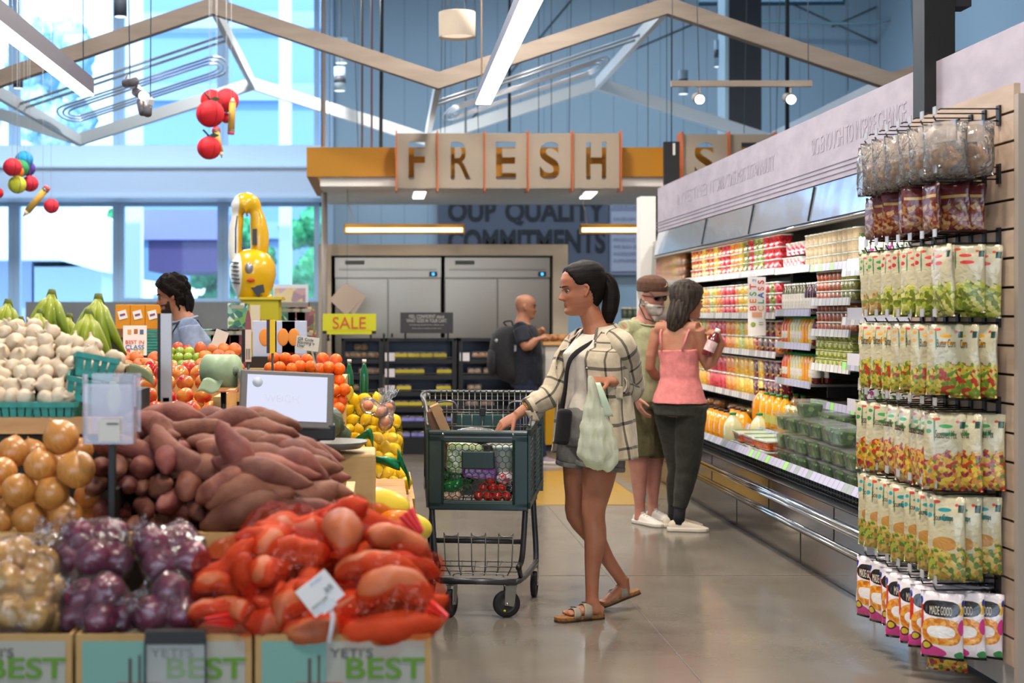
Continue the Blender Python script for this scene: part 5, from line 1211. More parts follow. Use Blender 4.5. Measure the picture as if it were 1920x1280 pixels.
for i,(px,py,d)in enumerate([(612,790,5.9),(628,812,6.0),(600,808,6.1)]):
 auto(sq.put(0,P(px,py,d),(.5,.4,i),1,group='dark green squash by the scale'),'ribbed dark green squash','sq','between the scale and the lemons')
YSQ=mat('yellow_squash_skin','#dfc02c',.35,col2='#e8cf4a',nscale=6,coat=.3)
ysq=Pool([lambda:(lambda o:(o.__setitem__('category','squash'),o)[1])(MB().tube([(math.cos(PI*(1-i/14))*.125,0,0)for i in range(15)],[max(.004,.062*math.sin(PI*i/14)**.7)for i in range(15)],24).obj('yellow_squash',YSQ))])
for i,(px,py,d,rz,lb)in enumerate([(712,943,5.75,.3,'upper, in front of the lemons'),(760,985,5.6,.5,'lower right, near the cart wheel'),(660,935,5.9,.1,'left, partly hidden')]):
 ysq.put(0,P(px,py,d),(0,.25,rz),[1.0,.92,.8][i],label='smooth yellow squash, '+lb,group='yellow squash below the lemons')
def plate(name,label,cat,x0,x1,y0,y1,d,m_,th=.012,rot=0):
 k=d/F;o=thing(name,label,cat,P((x0+x1)/2,(y0+y1)/2,d));mb=MB();mb.box((0,0,0),((x1-x0)*k,th,(y1-y0)*k),rot=(0,rot,0));mb.obj('panel',m_,o);return o,k
o,k=plate('pencil_sign','tall narrow sign shaped like a pencil with a maroon tip','sign',460,471,617,678,6.9,mat('sign_cream','#ddd0c2',.6))
m=MB();m.box((-9*k,.002,0),(6*k,.014,61*k));m.obj('dark_side',BLACK,o)
m=MB();m.prism([(-5.5*k,30*k),(5.5*k,30*k),(5*k,48*k),(2.5*k,62*k),(0,68*k),(-2.5*k,62*k),(-5*k,48*k)],-.006,.006,Matrix.Rotation(PI/2,4,'X'));m.obj('pencil_tip',mat('maroon_tip','#8a4a50',.5),o)
m=MB()
for x in(-3,0,3):m.box((x*k,-.007,-16*k),(1.1*k,.002,20*k))
m.obj('stripe_print',CDK,o)
m=MB();m.cyl((0,0,-.09),(0,0,-.42),.006,8);m.obj('stem',BLACK,o)
o,k=plate('ruler_sign','tall narrow yellow sign beside the pencil shaped one','sign',506,516,599,662,6.9,mat('sign_yellow','#e0c01c',.5))
m=MB();m.box((-8*k,.002,0),(6*k,.014,63*k));m.obj('dark_side',mat('dark_mauve_side','#3a2f3a',.5),o);m=MB();m.cyl((0,0,-.08),(0,0,-.4),.006,8);m.obj('stem',BLACK,o)
o,k=plate('info_card','white card reading QR Code Scanning is Live above the clementines','card',555,598,631,657,6.5,mat('card_paper','#d9d3c6',.6),.003,.12)
text('QR Code\nScanning is\nLive!',.018,CDK,(-.045,-.004,.008),(PI/2,.12,0),parent=o,align='LEFT',fit=None,lh=.85)
m=MB();m.tube([(.02,0,-.03),(.03,.1,-.1),(.028,.4,-.13)],.005,6);m.obj('clip',mat('clear_clip','#dfe2e6',.1),o)
o,k=plate('blank_card','small blank white card standing behind the bag roll','card',400,425,619,650,8.3,mat('card_paper','#d9d3c6',.6),.003,.35);m=MB();m.tube([(-.01,0,-.04),(-.01,.01,-.12)],.006,6);m.obj('clip',mat('clear_clip','#dfe2e6',.1),o)
o=thing('bag_roll','pale green roll of produce bags on a clear dispenser','roll',P(415,695,5.9));k=5.9/F
m=MB();m.tube([(-27*k,.02,0),(27*k,-.03,0)],31*k,28);m.obj('roll',mat('bag_roll_green','#a8bc98',.45,col2='#9cb28c',nscale=30,sc=(1,1,1),trans=0),o)
m=MB();m.tube([(26*k,-.029,0),(28.5*k,-.033,0)],9*k,18);m.obj('core',mat('roll_core','#6f7f6a',.6),o)
m=MB();m.grid(lambda u,v:Vector((-30*k+40*k*u-12*k*v,-.07-.02*v,-14*k-24*k*v+3*k*math.sin(u*7))),10,5);m.obj('loose_bag',mat('bag_roll_green','#a8bc98',.45),o,solid=.001)
m=MB();m.box((4*k,0,-38*k),(62*k,.12,.004));m.box((34*k,0,-20*k),(.004,.12,36*k));m.obj('dispenser',film('acrylic','#f6f0f6'),o);m=MB();m.cyl((4*k,0,-38*k),(4*k,0,-.42),.012,8);m.obj('stem',BLACK,o)
for i,px in enumerate((405,425)):
 bp.put(0,(PX(px,6.15),6.15,.93),(0,0,.1),.6,label='teal basket under the bag roll, %s one'%['left','right'][i],group='teal baskets under the bag roll')
def citrus(R,mt,nm,cat,sz=1):
 return apple_mk(R,mt,nm,cat,sz=sz,stem=False)
CLM=mat('clementine_skin','#ee7010',.4,col2='#f4861e',nscale=30,bump=.15,bscale=220,coat=.25,var=.12);LEM=mat('lemon_skin','#e6c414',.4,col2='#e8cc3a',nscale=12,bump=.12,bscale=200,coat=.25,var=.15)
def lemon():
 m=MB();m.lathe([(.001,-.045),(.006,-.044),(.010,-.038),(.022,-.026),(.030,-.008),(.030,.010),(.021,.028),(.010,.037),(.005,.044),(.001,.045)],18,cap=True);o=m.obj('lemon',LEM);o['category']='lemon';return o
clp=Pool([citrus(.031,CLM,'clementine','clementine')]);lep=Pool([lemon])
NETO=netmat('clementine_net','#c8202c',.016,110,'#fff2ea');NETY=netmat('lemon_net','#c9b81c',.02,90,'#fff6c0')
def netbag(label,name,pool,spots,R,net,glabel,grp,key,place):
 its=[]
 for(px,py,d)in spots:
  c=P(px,py,d);auto(pool.put(0,c,(rnd.uniform(-1,1),rnd.uniform(-1.5,1.5),rnd.random()*3),1,group=grp),glabel,key,place);its.append((c,R))
 return wrap(name,label,'net bag',its,net,grow=.003,voxel=.010,smooth=4,crumple=.003)
def scatter(x0,x1,y0,y1,d0,d1,step,jit=3):
 out=[];y=y1;r=0
 while y>=y0:
  x=x0+(step/2 if r%2 else 0)
  while x<=x1:out.append((x+rnd.uniform(-jit,jit),y+rnd.uniform(-jit,jit),lerp(d0,d1,(y1-y)/max(1,y1-y0))+rnd.uniform(0,.04)));x+=step
  y-=step*.85;r+=1
 return out
ORG='clementines inside the red nets'
b1=netbag('red net of clementines, lowest in the stack beside the scale screen','clementine_net',clp,scatter(612,650,742,768,7.0,7.1,20),.031,NETO,'bright orange clementine',ORG,'cl','in red net')
netbag('red net of clementines, middle of the stack beside the scale screen','clementine_net',clp,scatter(605,648,702,732,7.05,7.15,20),.031,NETO,'bright orange clementine',ORG,'cl','in red net')
netbag('red net of clementines, topmost beside the white info card','clementine_net',clp,scatter(598,640,662,690,7.1,7.2,20),.031,NETO,'bright orange clementine',ORG,'cl','in red net')
netbag('red net of clementines lying flat behind the scale screen','clementine_net',clp,scatter(505,590,668,690,7.1,7.3,20),.031,NETO,'bright orange clementine',ORG,'cl','in red net')
LG='lemons inside the yellow nets'
lb1=netbag('yellow and green net of lemons, lowest at the crate edge','lemon_net',lep,scatter(642,764,868,922,7.75,7.95,22)+scatter(650,755,880,915,7.85,8.0,26),.034,NETY,'bright yellow lemon',LG,'le','in yellow net')
lb2=netbag('yellow and green net of lemons, middle left of the crate','lemon_net',lep,scatter(645,745,815,858,7.95,8.1,22),.034,NETY,'bright yellow lemon',LG,'le','in yellow net')
lb3=netbag('yellow net of lemons, upper left near the clementines','lemon_net',lep,scatter(652,712,742,805,8.15,8.3,22),.034,NETY,'bright yellow lemon',LG,'le','in yellow net')
lb4=netbag('yellow net of lemons and limes on the right flank of the crate','lemon_net',lep,scatter(700,752,785,862,8.1,8.3,22),.034,NETY,'bright yellow lemon',LG,'le','in yellow net')
GRN=mat('green_bag_band','#12784a',.35,col2='#0f6a40',nscale=10,coat=.4)
def band(par,pts,w_,name='printed_band',mt=GRN,wave=.012):
 pts=[Vector(p)-par.location for p in pts];cs_=cspline(pts,5);n=len(cs_)-1
 m=MB();m.grid(lambda u,v:cs_[min(n,int(u*n+.5))]+Vector((0,-.012+wave*math.sin(u*11+v*5),(v-.5)*w_*(1+.3*math.sin(u*9)))),n,4);return m.obj(name,mt,par,solid=.002)
band(lb1,[P(640,878,7.66),P(672,858,7.66),P(715,862,7.68),P(750,872,7.7)],.045)
band(lb1,[P(745,850,7.7),P(760,880,7.72),P(768,905,7.76)],.06)
band(lb2,[P(640,862,7.85),P(660,835,7.86),P(690,812,7.9),P(700,828,7.9)],.06)
o=MB();wq=P(652,858,7.62);o.box((0,0,0),(.035,.002,.03),rot=(0,.4,0));q=o.obj('bag_label',mat('card_paper','#d9d3c6',.6),lb1);q.location=wq-lb1.location
LBF=film('lemon_bag_film','#ffffff',gloss=1.0,opacity=.14,bscale=20,bstr=1,rough=.1)
for(spots,lab)in(([(690,760,7.95),(715,770,7.95)],'clear bag end with white and green print above the lemons'),([(722,790,7.95),(728,765,8.0)],'clear knotted bag of mixed citrus on the right of the lemons')):
 its=[]
 for(px,py,d)in spots:
  c=P(px,py,d);auto(clp.put(0,c,(0,0,0),.95,group='clementines in clear bags'),'orange clementine','cl2','in a clear bag above the lemons');its.append((c,.033))
 wrap('citrus_bag',lab,'bag',its,LBF,grow=.012,voxel=.011,smooth=6,crumple=.012,tails=[(P(spots[-1][0],spots[-1][1]-12,7.93),P(spots[-1][0]+8,spots[-1][1]-40,7.95),.09)])
lf=MB();lf.grid(lambda u,v:P(652+8*(u-.5)*2*math.sin(PI*(.05+.9*v))+6*v,752-28*v,8.05),3,7);q=lf.obj('lemon_leaf',mat('yellow_leaf','#d8b82a',.5),solid=.002,recenter=True);tag(q,'yellow pointed leaf sticking up above the lemons','leaf')
gb=Pool([bottle('green_bottle','bottle',mat('green_glass','#14603a',.1,coat=.7),mat('foil_cap','#d9cfc0',.4),None,.025,.26)])
for i,px in enumerate((655,683)):
 gb.put(0,(PX(px,8.6),8.6,PZ(755,8.6)),label='dark green bottle with a silver foil neck, %s of the two'%['left','right'][i],group='foil necked bottles')
m=MB();m.box((PX(669,8.6),8.6,PZ(755,8.6)/2-.001),(.16,.1,PZ(755,8.6)));tag(m.obj('bottle_stand',TBLK),'black plinth under the two green bottles','stand')
#shopping cart
CG=mat('cart_green_plastic','#06201b',.38,col2='#082822',nscale=5,coat=.15);CW=mat('cart_wire_grey','#74726f',.32,.8);CF=mat('cart_frame_grey','#4c4c50',.35,.6);RUB=mat('wheel_rubber','#1b1a1a',.6);HUB=mat('wheel_hub','#2c2c2e',.45)
ct=thing('shopping_cart','green and grey shopping cart with honeycomb front in the middle of the aisle','shopping cart',(.460,6.80,0),math.radians(-6.1))
WN,WF,LC=.235,.30,.70
ZB,ZT=.52,.885
def sideX(y,s_):return s_*lerp(WN,WF,y/LC)
def ztop(y):return lerp(ZT,.945,y/LC)
m=MB();W_=WN*2
m.box((0,0,.856),(W_,.03,.058));m.box((0,0,.528),(W_,.03,.04));m.box((0,-.004,.545),(W_-.06,.02,.02))
for s_ in(-1,1):m.box((s_*(WN-.034),0,.69),(.068,.03,.34));m.box((s_*(WN-.068),-.012,.69),(.012,.02,.31))
m.box((0,-.014,.872),(W_,.012,.02));fp=m.obj('front_panel',CG,ct,bevel=.006)
m=MB();m.box((0,-.0165,.853),(.32,.002,.004));m.obj('groove',CW,fp)
m=MB();hr=.0182;x0,x1,z0,z1=-.167,.167,.549,.827;seen=set()
r_=0;z=z0-hr
while z<z1+hr:
 x=x0-hr+(hr*.866 if r_%2 else 0)
 while x<x1+hr:
  pts=[(x+hr*math.cos(PI/6+k*PI/3),z+hr*math.sin(PI/6+k*PI/3))for k in range(6)]
  for k in range(6):
   a,b_=pts[k],pts[(k+1)%6];key=tuple(sorted([(round(a[0],3),round(a[1],3)),(round(b_[0],3),round(b_[1],3))]))
   if key in seen:continue
   seen.add(key)
   mx,mz=(a[0]+b_[0])/2,(a[1]+b_[1])/2
   if x0-.004<mx<x1+.004 and z0-.004<mz<z1+.004:m.quadbox((a[0],-.004,a[1]),(b_[0],-.004,b_[1]),.0036,.0036,up=(0,1,0))
  x+=hr*1.732
 z+=hr*1.5;r_+=1
m.obj('honeycomb',CG,fp)
m=MB();m.box((-.0,-.012,.745),(.155,.012,.085));m.obj('badge_plate',CG,fp,bevel=.008)
m=MB()
for s_ in(-1,1):m.cyl((s_*.165,-.022,.868),(s_*.165,-.018,.868),.005,12)
m.obj('rivet',CHROME,fp)
for s_ in(-1,1):
 m=MB();a0=Vector((sideX(0,s_),0,0));a1=Vector((sideX(LC,s_),LC,0))
 def sp_(u,z):return a0.lerp(a1,u)+Vector((0,0,z))
 m.quadbox(sp_(0,ZT-.012),sp_(1,ztop(LC)-.012),.024,.03);m.quadbox(sp_(0,ZB+.012),sp_(1,ZB+.055),.02,.03)
 for u in(0.015,.5,.985):m.quadbox(sp_(u,ZB),sp_(u,lerp(ZT,ztop(LC),u)-.01),.02,.02 if u!=.5 else .012,up=(0,1,0))
 n=13
 for half in(0,1):
  for k in range(n):
   z=lerp(ZB+.03,ZT-.06,k/(n-1));ua,ub=(.015,.5)if half==0 else(.5,.985)
   zz=z+.045 if half else z
   m.quadbox(sp_(ua,z),sp_(ub,z+.035),.008,.009)
 m.obj('side_panel',CG,ct)
m=MB()
def wire(pts,r=.003,c=False):m.tube(pts,r,6,closed=c)
ZR=1.03
rim=[(-WN-.005,.02,.905),(-WN-.012,.10,.93),(-WN-.03,.22,1.0),(-WF+.005,.34,ZR),(-WF,LC-.04,ZR),(-WF+.03,LC,ZR),(WF-.03,LC,ZR),(WF,LC-.04,ZR),(WF-.005,.34,ZR),(WN+.03,.22,1.0),(WN+.012,.10,.93),(WN+.005,.02,.905)]
m.tube(cspline(rim,4),.0065,8)
for i in range(20):
 x=lerp(-WF+.02,WF-.02,i/19);wire([(x,LC,ZR),(x,LC+.004,.56)],.0024)
 m.sphere((x,LC,ZR+.004),.006,8,6)
for z in(.985,.935,.86,.78,.70,.62):wire([(-WF,LC,z),(WF,LC,z)],.003)
for s_ in(-1,1):
 for i in range(9):
  y=lerp(.3,LC-.04,i/8);xx=s_*lerp(WN,WF,y/LC);wire([(xx,y,ztop(y)),(s_*(WF-.003),y,ZR)],.0024)
 wire([(s_*(WF-.015),.25,.97),(s_*WF,LC,.985)],.0026)
m.obj('wire_basket',CW,ct)
m=MB()
for i in range(13):
 x=lerp(-WN+.01,WN-.01,i/12);wire([(x,.01,ZB+.012),(x*1.25,LC,ZB+.04)],.0024)
for k in range(8):
 y=LC*k/7+.004;wire([(sideX(y,-1),y,ZB+.012+.03*k/7),(sideX(y,1),y,ZB+.012+.03*k/7)],.0024)
m.obj('basket_floor',CW,ct)
m=MB()
wire(cspline([(-.24,.56,.80),(-.24,.56,.955),(-.21,.56,.985),(-.15,.56,.985),(-.13,.56,.955),(-.13,.56,.93)],4),.0045)
wire(cspline([(.24,.56,.80),(.24,.56,.955),(.21,.56,.985),(.15,.56,.985),(.13,.56,.955),(.13,.56,.93)],4),.0045)
for z in(.93,.86):wire([(-.24,.555,z),(.24,.555,z)],.0035)
for i in range(9):x=lerp(-.21,.21,i/8);wire([(x,.555,.99-.06),(x,.555,.74)],.0028)
m.obj('seat_wire',CW,ct)
m=MB();m.box((0,.60,.855),(.27,.012,.13));m.obj('seat_flap',mat('seat_flap_green','#274c48',.45),ct,bevel=.006)
m=MB();m.box((0,.548,.935),(.03,.02,.04));m.obj('seat_latch',BLACK,ct,bevel=.003)
m=MB();m.tube([(-WF+.01,LC+.05,1.02),(WF-.01,LC+.05,1.02)],.016,14);m.obj('handle',CG,ct)
m=MB()
for s_ in(-1,1):m.tube([(s_*(WF-.01),LC,1.0),(s_*(WF-.012),LC+.05,1.02)],.01,8)
m.obj('handle_bracket',CF,ct)
m=MB()
for s_ in(-1,1):
 m.tube(cspline([(s_*.222,.03,.52),(s_*.215,.03,.40),(s_*.208,.035,.30),(s_*.200,.05,.255),(s_*.19,.02,.24)],4),.0135,10)
 m.tube([(s_*.19,.015,.24),(s_*.19,.0,.24)],.0138,10)
 m.tube(cspline([(s_*.255,.60,.54),(s_*.262,.60,.40),(s_*.27,.60,.27),(s_*.272,.58,.19),(s_*.268,.52,.172),(s_*.225,.2,.172),(s_*.195,.05,.172),(s_*.175,.0,.172)],5),.0145,10)
 m.tube([(s_*.19,.02,.24),(s_*.20,.06,.185)],.012,8)
m.tube([(-.18,0,.172),(.18,0,.172)],.0155,10);m.tube([(-.208,.05,.355),(.208,.05,.355)],.0125,10);m.tube([(-.225,.60,.54),(.225,.60,.54)],.012,8)
m.tube([(-.222,.03,.515),(-.245,.60,.545)],.011,8);m.tube([(.222,.03,.515),(.245,.60,.545)],.011,8)
m.obj('frame',CF,ct)
m=MB()
for s_ in(-1,1):m.cyl((s_*.19,-.003,.24),(s_*.19,.003,.24),.0142,14)
m.obj('tube_plug',BLACK,ct)
m=MB()
for cx in(-.13,0.0,.13):
 wire(cspline([(cx-.034,.03,.395),(cx-.028,.028,.385),(cx,.026,.380),(cx+.028,.028,.385),(cx+.034,.03,.395)],3),.0028)
 for s_ in(-1,1):wire([(cx+s_*.034,.03,.395),(cx*.96+s_*.032,.04,.235),(cx*.85+s_*.026,.06,.19),(cx+s_*.03,.5,.185)],.0026)
wire([(-.165,.035,.374),(.165,.035,.374)],.0032);wire([(-.155,.04,.235),(.155,.04,.235)],.003);wire(cspline([(-.12,.02,.19),(-.115,.02,.20),(-.09,.02,.205),(.0,.02,.205),(.09,.02,.205),(.115,.02,.20),(.12,.02,.19)],3),.0034)
for y in(.18,.32,.46):wire([(-.2,y,.187),(.2,y,.187)],.0026)
m.obj('lower_rack',CW,ct)
def caster(x,y,ang,lab=None):
 fk=MB();fk.M=Matrix.Translation((x,y,0))@Matrix.Rotation(ang,4,'Z')
 for s_ in(-1,1):
  fk.prism([(-.032,.06),(.012,.052),(.018,.07),(.028,.15),(-.028,.15)],s_*.016-.0015,s_*.016+.0015,Matrix.Translation((0,0,0))@Matrix.Rotation(PI/2,4,'X'))
 fk.box((0,0,.150),(.062,.04,.006));fk.cyl((0,0,.15),(0,0,.165),.02,14)
 f=fk.obj('caster_fork',mat('caster_steel','#a8a49c',.3,.9),ct,bevel=.001)
 wm=MB();wm.M=Matrix.Translation((x,y,0))@Matrix.Rotation(ang,4,'Z')@Matrix.Translation((-.018,0,.065))@Matrix.Rotation(PI/2,4,'X')
 wm.lathe([(.045,-.013),(.060,-.0135),(.065,-.008),(.065,.008),(.060,.0135),(.045,.013)],32);wm.obj('tyre',RUB,f)
 hm=MB();hm.M=wm.M;hm.lathe([(.001,-.012),(.008,-.013),(.012,-.009),(.04,-.009),(.046,-.0125),(.046,.0125),(.04,.009),(.012,.009),(.008,.013),(.001,.012)],28);h=hm.obj('hub',HUB,f)
 bm_=MB();bm_.M=wm.M;bm_.cyl((0,0,-.021),(0,0,.021),.007,8);bm_.obj('axle',CHROME,f)
 return f
f=caster(-.125,.03,1.25);caster(.15,.03,.28);caster(-.26,.56,1.4);caster(.265,.56,1.45)
m=MB();m.M=Matrix.Translation((.15,.03,0))@Matrix.Rotation(.28,4,'Z')@Matrix.Translation((-.018,0,.065))@Matrix.Rotation(PI/2,4,'X');m.cyl((-.012,-.032,.010),(-.012,-.032,.0142),.006,10);m.obj('wheel_dot',mat('yellow_dot','#d8c81c',.5),ct)
CM=ct.matrix_world if False else Matrix.Translation(ct.location)@Matrix.Rotation(math.radians(-6.1),4,'Z')
def inc(x,y,z):return CM@Vector((x,y,z))
KR=mat('kraft_paper','#b08a62',.75,col2='#a07c56',nscale=12);KRI=mat('kraft_dark','#6b4a34',.8)
o=thing('paper_bag','open brown kraft paper bag leaning at the left side of the cart','bag',inc(-.185,.18,.56));m=MB();m.box((-.01,0,.20),(.08,.16,.42),rot=(0,-.12,0));m.obj('bag',KRI,o,bevel=.004)
m=MB();m.box((.035,-.04,.27),(.045,.10,.36),rot=(0,-.42,0));m.obj('flap',KR,o,bevel=.002)
o=thing('salad_bag','clear plastic bag with green print lying on top in the cart','bag',inc(-.02,.17,.845));m=MB();m.sphere((0,0,0),.1,20,12,(1.15,.9,.42));q=m.obj('film',film('crisp_film','#fffaf4'),o)
for v in q.data.vertices:v.co+=v.co.normalized()*.012*nz(v.co,26)
m=MB();m.sphere((0,0,-.008),.09,16,10,(1.05,.85,.34));m.obj('leaves',fruitmat('slaw',['#b9c6a0','#dfe6d0','#5f8a3a','#e8ece0'],50),o)
m=MB();m.box((.06,-.075,.015),(.05,.004,.03),rot=(.3,.3,0));m.obj('green_print',mat('green_film','#3f9a58',.3),o)
o=thing('lettuce_pack','pale green lettuce pack behind the cart front at upper left','bag',inc(-.07,.09,.745));m=MB();m.box((0,0,0),(.17,.08,.15),rot=(0,.1,0));m.obj('pack',fruitmat('lettuce',['#ccd8a0','#e2e8c0','#a8c070','#8fae5c','#eef0d8'],45),o,bevel=.02)
o=thing('herb_bunch','dark green leafy bunch low at the left inside the cart','greens',inc(-.11,.12,.64));m=MB();m.sphere((0,0,0),.075,20,14,(1.1,.8,.8));q=m.obj('leaves',fruitmat('dark_leaves',['#2a5a22','#1c4018','#3f7a34','#6a9a4c'],70),o)
for v in q.data.vertices:v.co+=v.co.normalized()*.02*nz(v.co,45)
pep=Pool([lambda:(lambda o:(o.__setitem__('category','pepper'),o)[1])(MB().lathe([(.001,-.04),(.02,-.038),(.03,-.01),(.032,.015),(.02,.032),(.004,.028),(.004,.045),(.001,.045)],20,fn=lambda a,z:1+.1*math.cos(3*a)).obj('green_pepper',mat('green_pepper_skin','#0f7a2c',.25,coat=.5)))])
for i,(x,y,z)in enumerate([(-.14,.035,.612),(-.105,.05,.618)]):pep.put(0,inc(x,y,z),(.4,1.2,i),1,label='shiny green pepper in the cart, %s of the two'%['left','right'][i],group='green peppers in the cart')
egg=Pool([citrus(.026,mat('brown_egg','#d8b093',.5),'brown_egg','egg',1.2)])
for i,(x,y,z)in enumerate([(-.15,.035,.566),(-.11,.035,.566),(-.132,.045,.603-.01)]):auto(egg.put(0,inc(x,y,z),(.2,.3,i),1,group='brown eggs in the cart'),'brown egg','egg','at the low left inside the cart')
o=thing('purple_pack','purple wrapped pack lying across the middle of the cart','pack',inc(.0,.07,.68));m=MB();m.box((0,0,0),(.16,.09,.055),rot=(0,.1,0));m.obj('pack',mat('purple_film','#7a2c8c',.2,col2='#9a4aa8',nscale=10,coat=.7,bump=.6,bscale=20,bdist=.01),o,bevel=.012)
tm=Pool([citrus(.024,mat('tomato_skin','#c8260f',.22,coat=.6),'tomato','tomato',.95)])
for i,(x,y,z)in enumerate([(.0,.035,.57),(.045,.035,.568),(.09,.033,.568),(.135,.035,.57),(.02,.045,.61),(.066,.045,.61),(.11,.05,.61),(.055,.05,.646)]):auto(tm.put(0,inc(x,y,z),(.3,.4,i),1,group='red tomatoes heaped in the cart'),'round red tomato','tom','inside the cart front')
o=thing('white_tub','pale green and white tub at the upper right inside the cart','tub',inc(.12,.09,.74));m=MB();m.lathe([(.001,-.06),(.042,-.06),(.052,.05),(.056,.055),(.056,.065),(.001,.066)],24);m.obj('tub',mat('pale_tub','#c9d6c8',.4),o)
o=thing('radish_bag','pink and white wrapped pack at the right inside the cart','pack',inc(.13,.06,.655));m=MB();m.sphere((0,0,0),.045,16,10,(1.1,.8,.7));q=m.obj('pack',fruitmat('radish_film',['#e8b0b0','#f4e6e2','#c8404a','#f0d0d0','#e9e4e0'],60),o)
o=thing('black_pack','crumpled black and white film pack at the lower right of the cart','pack',inc(.155,.055,.60));m=MB();m.sphere((0,0,0),.034,16,10,(1,.8,.8));m.obj('pack',fruitmat('black_film_pack',['#141416','#2a2a2e','#e8e8ea','#101012'],50,.15),o)
o=thing('grocery_box','grey cardboard grocery box deeper inside the cart','box',inc(.02,.33,.555));m=MB();m.box((0,0,.12),(.36,.28,.24));m.obj('box',mat('greyish_box','#8a8478',.8,col2='#6f6a5e',nscale=8),o,bevel=.004)
#people
def lerp_tab(tab,z):
 if z<=tab[0][0]:return tab[0][1:]
 for a,b_ in zip(tab,tab[1:]):
  if z<=b_[0]:
   t=(z-a[0])/(b_[0]-a[0]);t=t*t*(3-2*t)*.5+t*.5
   return tuple(lerp(p,q,t)for p,q in zip(a[1:],b_[1:]))
 return tab[-1][1:]
HT=[(-.004,.030,-.030,.012),(.0,.066,-.010,.026),(.008,.081,.005,.036),(.022,.086,.030,.046),(.04,.083,.052,.054),(.06,.084,.068,.061),(.085,.085,.082,.067),(.11,.083,.092,.071),(.135,.090,.098,.074),(.16,.090,.099,.076),(.185,.079,.093,.072),(.205,.060,.078,.060),(.218,.036,.052,.040),(.2255,.008,.014,.010)]
def G(x,c,s_):return math.exp(-((x-c)/s_)**2)
def headpt(th,z,off=0,fem=1,feat=True):
 f,b_,w_=lerp_tab(HT,z);s,c=math.sin(th),math.cos(th)
 dep=f if c>0 else b_
 e=.88;x=w_*(abs(s)**e)*(1 if s>0 else-1);y=-dep*(abs(c)**e)*(1 if c>0 else-1)
 if feat and c>0:
  ax=abs(x);d_=0
  nw=lerp(.016,.0075,sstep(.075,.115,z));prof=0
  if .066<z<.125:prof=.024*sstep(.066,.076,z)*(1-sstep(.078,.122,z))**.9+.002
  d_+=prof*G(ax,0,nw)
  d_+=.005*G(z,.076,.007)*G(ax,.013,.006)
  d_-=.010*G(z,.109,.011)*G(ax,.031,.015)
  d_+=.004*G(z,.128,.007)*G(ax,.028,.02)
  d_+=.0065*G(z,.0545,.0045)*G(ax,0,.018)+.0065*G(z,.045,.0045)*G(ax,0,.016)-.004*G(z,.0497,.0022)*G(ax,0,.02)-.004*G(z,.036,.004)*G(ax,0,.02)
  d_+=.005*G(z,.018,.012)*G(ax,0,.016)
  d_+=.004*G(z,.085,.02)*G(ax,.042,.014)
  y-=d_
 v=Vector((x,y,z))
 if off:v+=Vector((x,y,(z-.11)*.9)).normalized()*off
 return v
def add_head(mb,M,ears=True):
 old=mb.M;mb.M=M;rg=[];NZ,NT_=60,64
 for i in range(NZ+1):
  z=-.004+(.2295)*i/NZ;rg.append([headpt(2*PI*j/NT_,z)for j in range(NT_)])
 mb.rings(rg,True,True)
 if ears:
  for s_ in(-1,1):
   mb.tube([(s_*.068,-.004,.078),(s_*.075,-.004,.086),(s_*.080,.004,.100),(s_*.082,.010,.115),(s_*.079,.006,.126),(s_*.072,-.004,.126)],[.005,.008,.009,.0085,.008,.005],8,ell=[.004,.005,.0045,.0045,.005,.004])
   mb.sphere((s_*.072,.004,.103),.013,10,8,(.4,.8,1.4))
 mb.M=old
def eyes(M,par,iris='#3a2414',closed=0,brow='#2a1a12',bw=.0028,sc=1):
 for s_ in(-1,1):
  c=M@Vector((s_*.030,-.0690,.1085));r=.0118
  m=MB();m.sphere((0,0,0),r,16,12);e=m.obj('eye',mat('eye_white','#a89c92',.2,coat=.5),par);e.location=c-par.location;q=M.to_3x3().to_4x4()
  m=MB();v=(M.to_3x3()@Vector((0,-1,-.1))).normalized();m.tube([v*(r*.72),v*(r*1.03)],[.0072,.0064],14);m.obj('iris',mat('iris_'+iris[1:],iris,.2,coat=.6),e)
  lid=MB();R3=M.to_3x3();lid.tube([R3@Vector((-.0155,-.005,.000)),R3@Vector((-.008,-.0112,.0042)),R3@Vector((0,-.0130,.0056)),R3@Vector((.008,-.0112,.0042)),R3@Vector((.0155,-.005,.000))],.0030,6);lid.obj('eyelid',mat('eyelid_dark','#4a2c20',.6),e)
  m=MB();m.M=Matrix.Translation(-par.location)@M;pts=[]
  for t in(0,.25,.5,.75,1):
   x=s_*lerp(.012,.050,t);z=.1285+.0035*math.sin(PI*t*.8);th=math.asin(max(-1,min(1,x/.075)));p=headpt(th,z);pts.append(p+Vector((0,-.0015,0)))
  m.tube(pts,[bw*.9,bw*1.2,bw*1.2,bw,bw*.4],6);m.obj('eyebrow',mat('brow_'+brow[1:],brow,.8),par)
def hairshell(M,par,line,thick,m_,name='hair',noise_=.002,nz_=50,waves=None):
 mb=MB();rg=[];NZ,NT_=64,72
 for i in range(NZ+1):
  z=.005+.2205*i/NZ;row=[]
  for j in range(NT_):
   th=2*PI*j/NT_;t_=th if th<=PI else th-2*PI
   l=line(abs(t_));k=sstep(l-.006,l+.008,z);o=lerp(-.012,thick(abs(t_),z)if callable(thick)else thick,k)
   p=headpt(th,z,o,feat=False)
   if k>.5:p+=p.normalized()*(noise_*nz(p,nz_)+noise_*.6*nz(p,nz_*2.3,4))
   row.append(p)
  rg.append(row)
 top=lerp(0,thick(0,.22)if callable(thick)else thick,1)
 mb.rings(rg,True,True);mb.v=[tuple(M@Vector(v)-par.location)for v in mb.v]
 return mb.obj(name,m_,par)
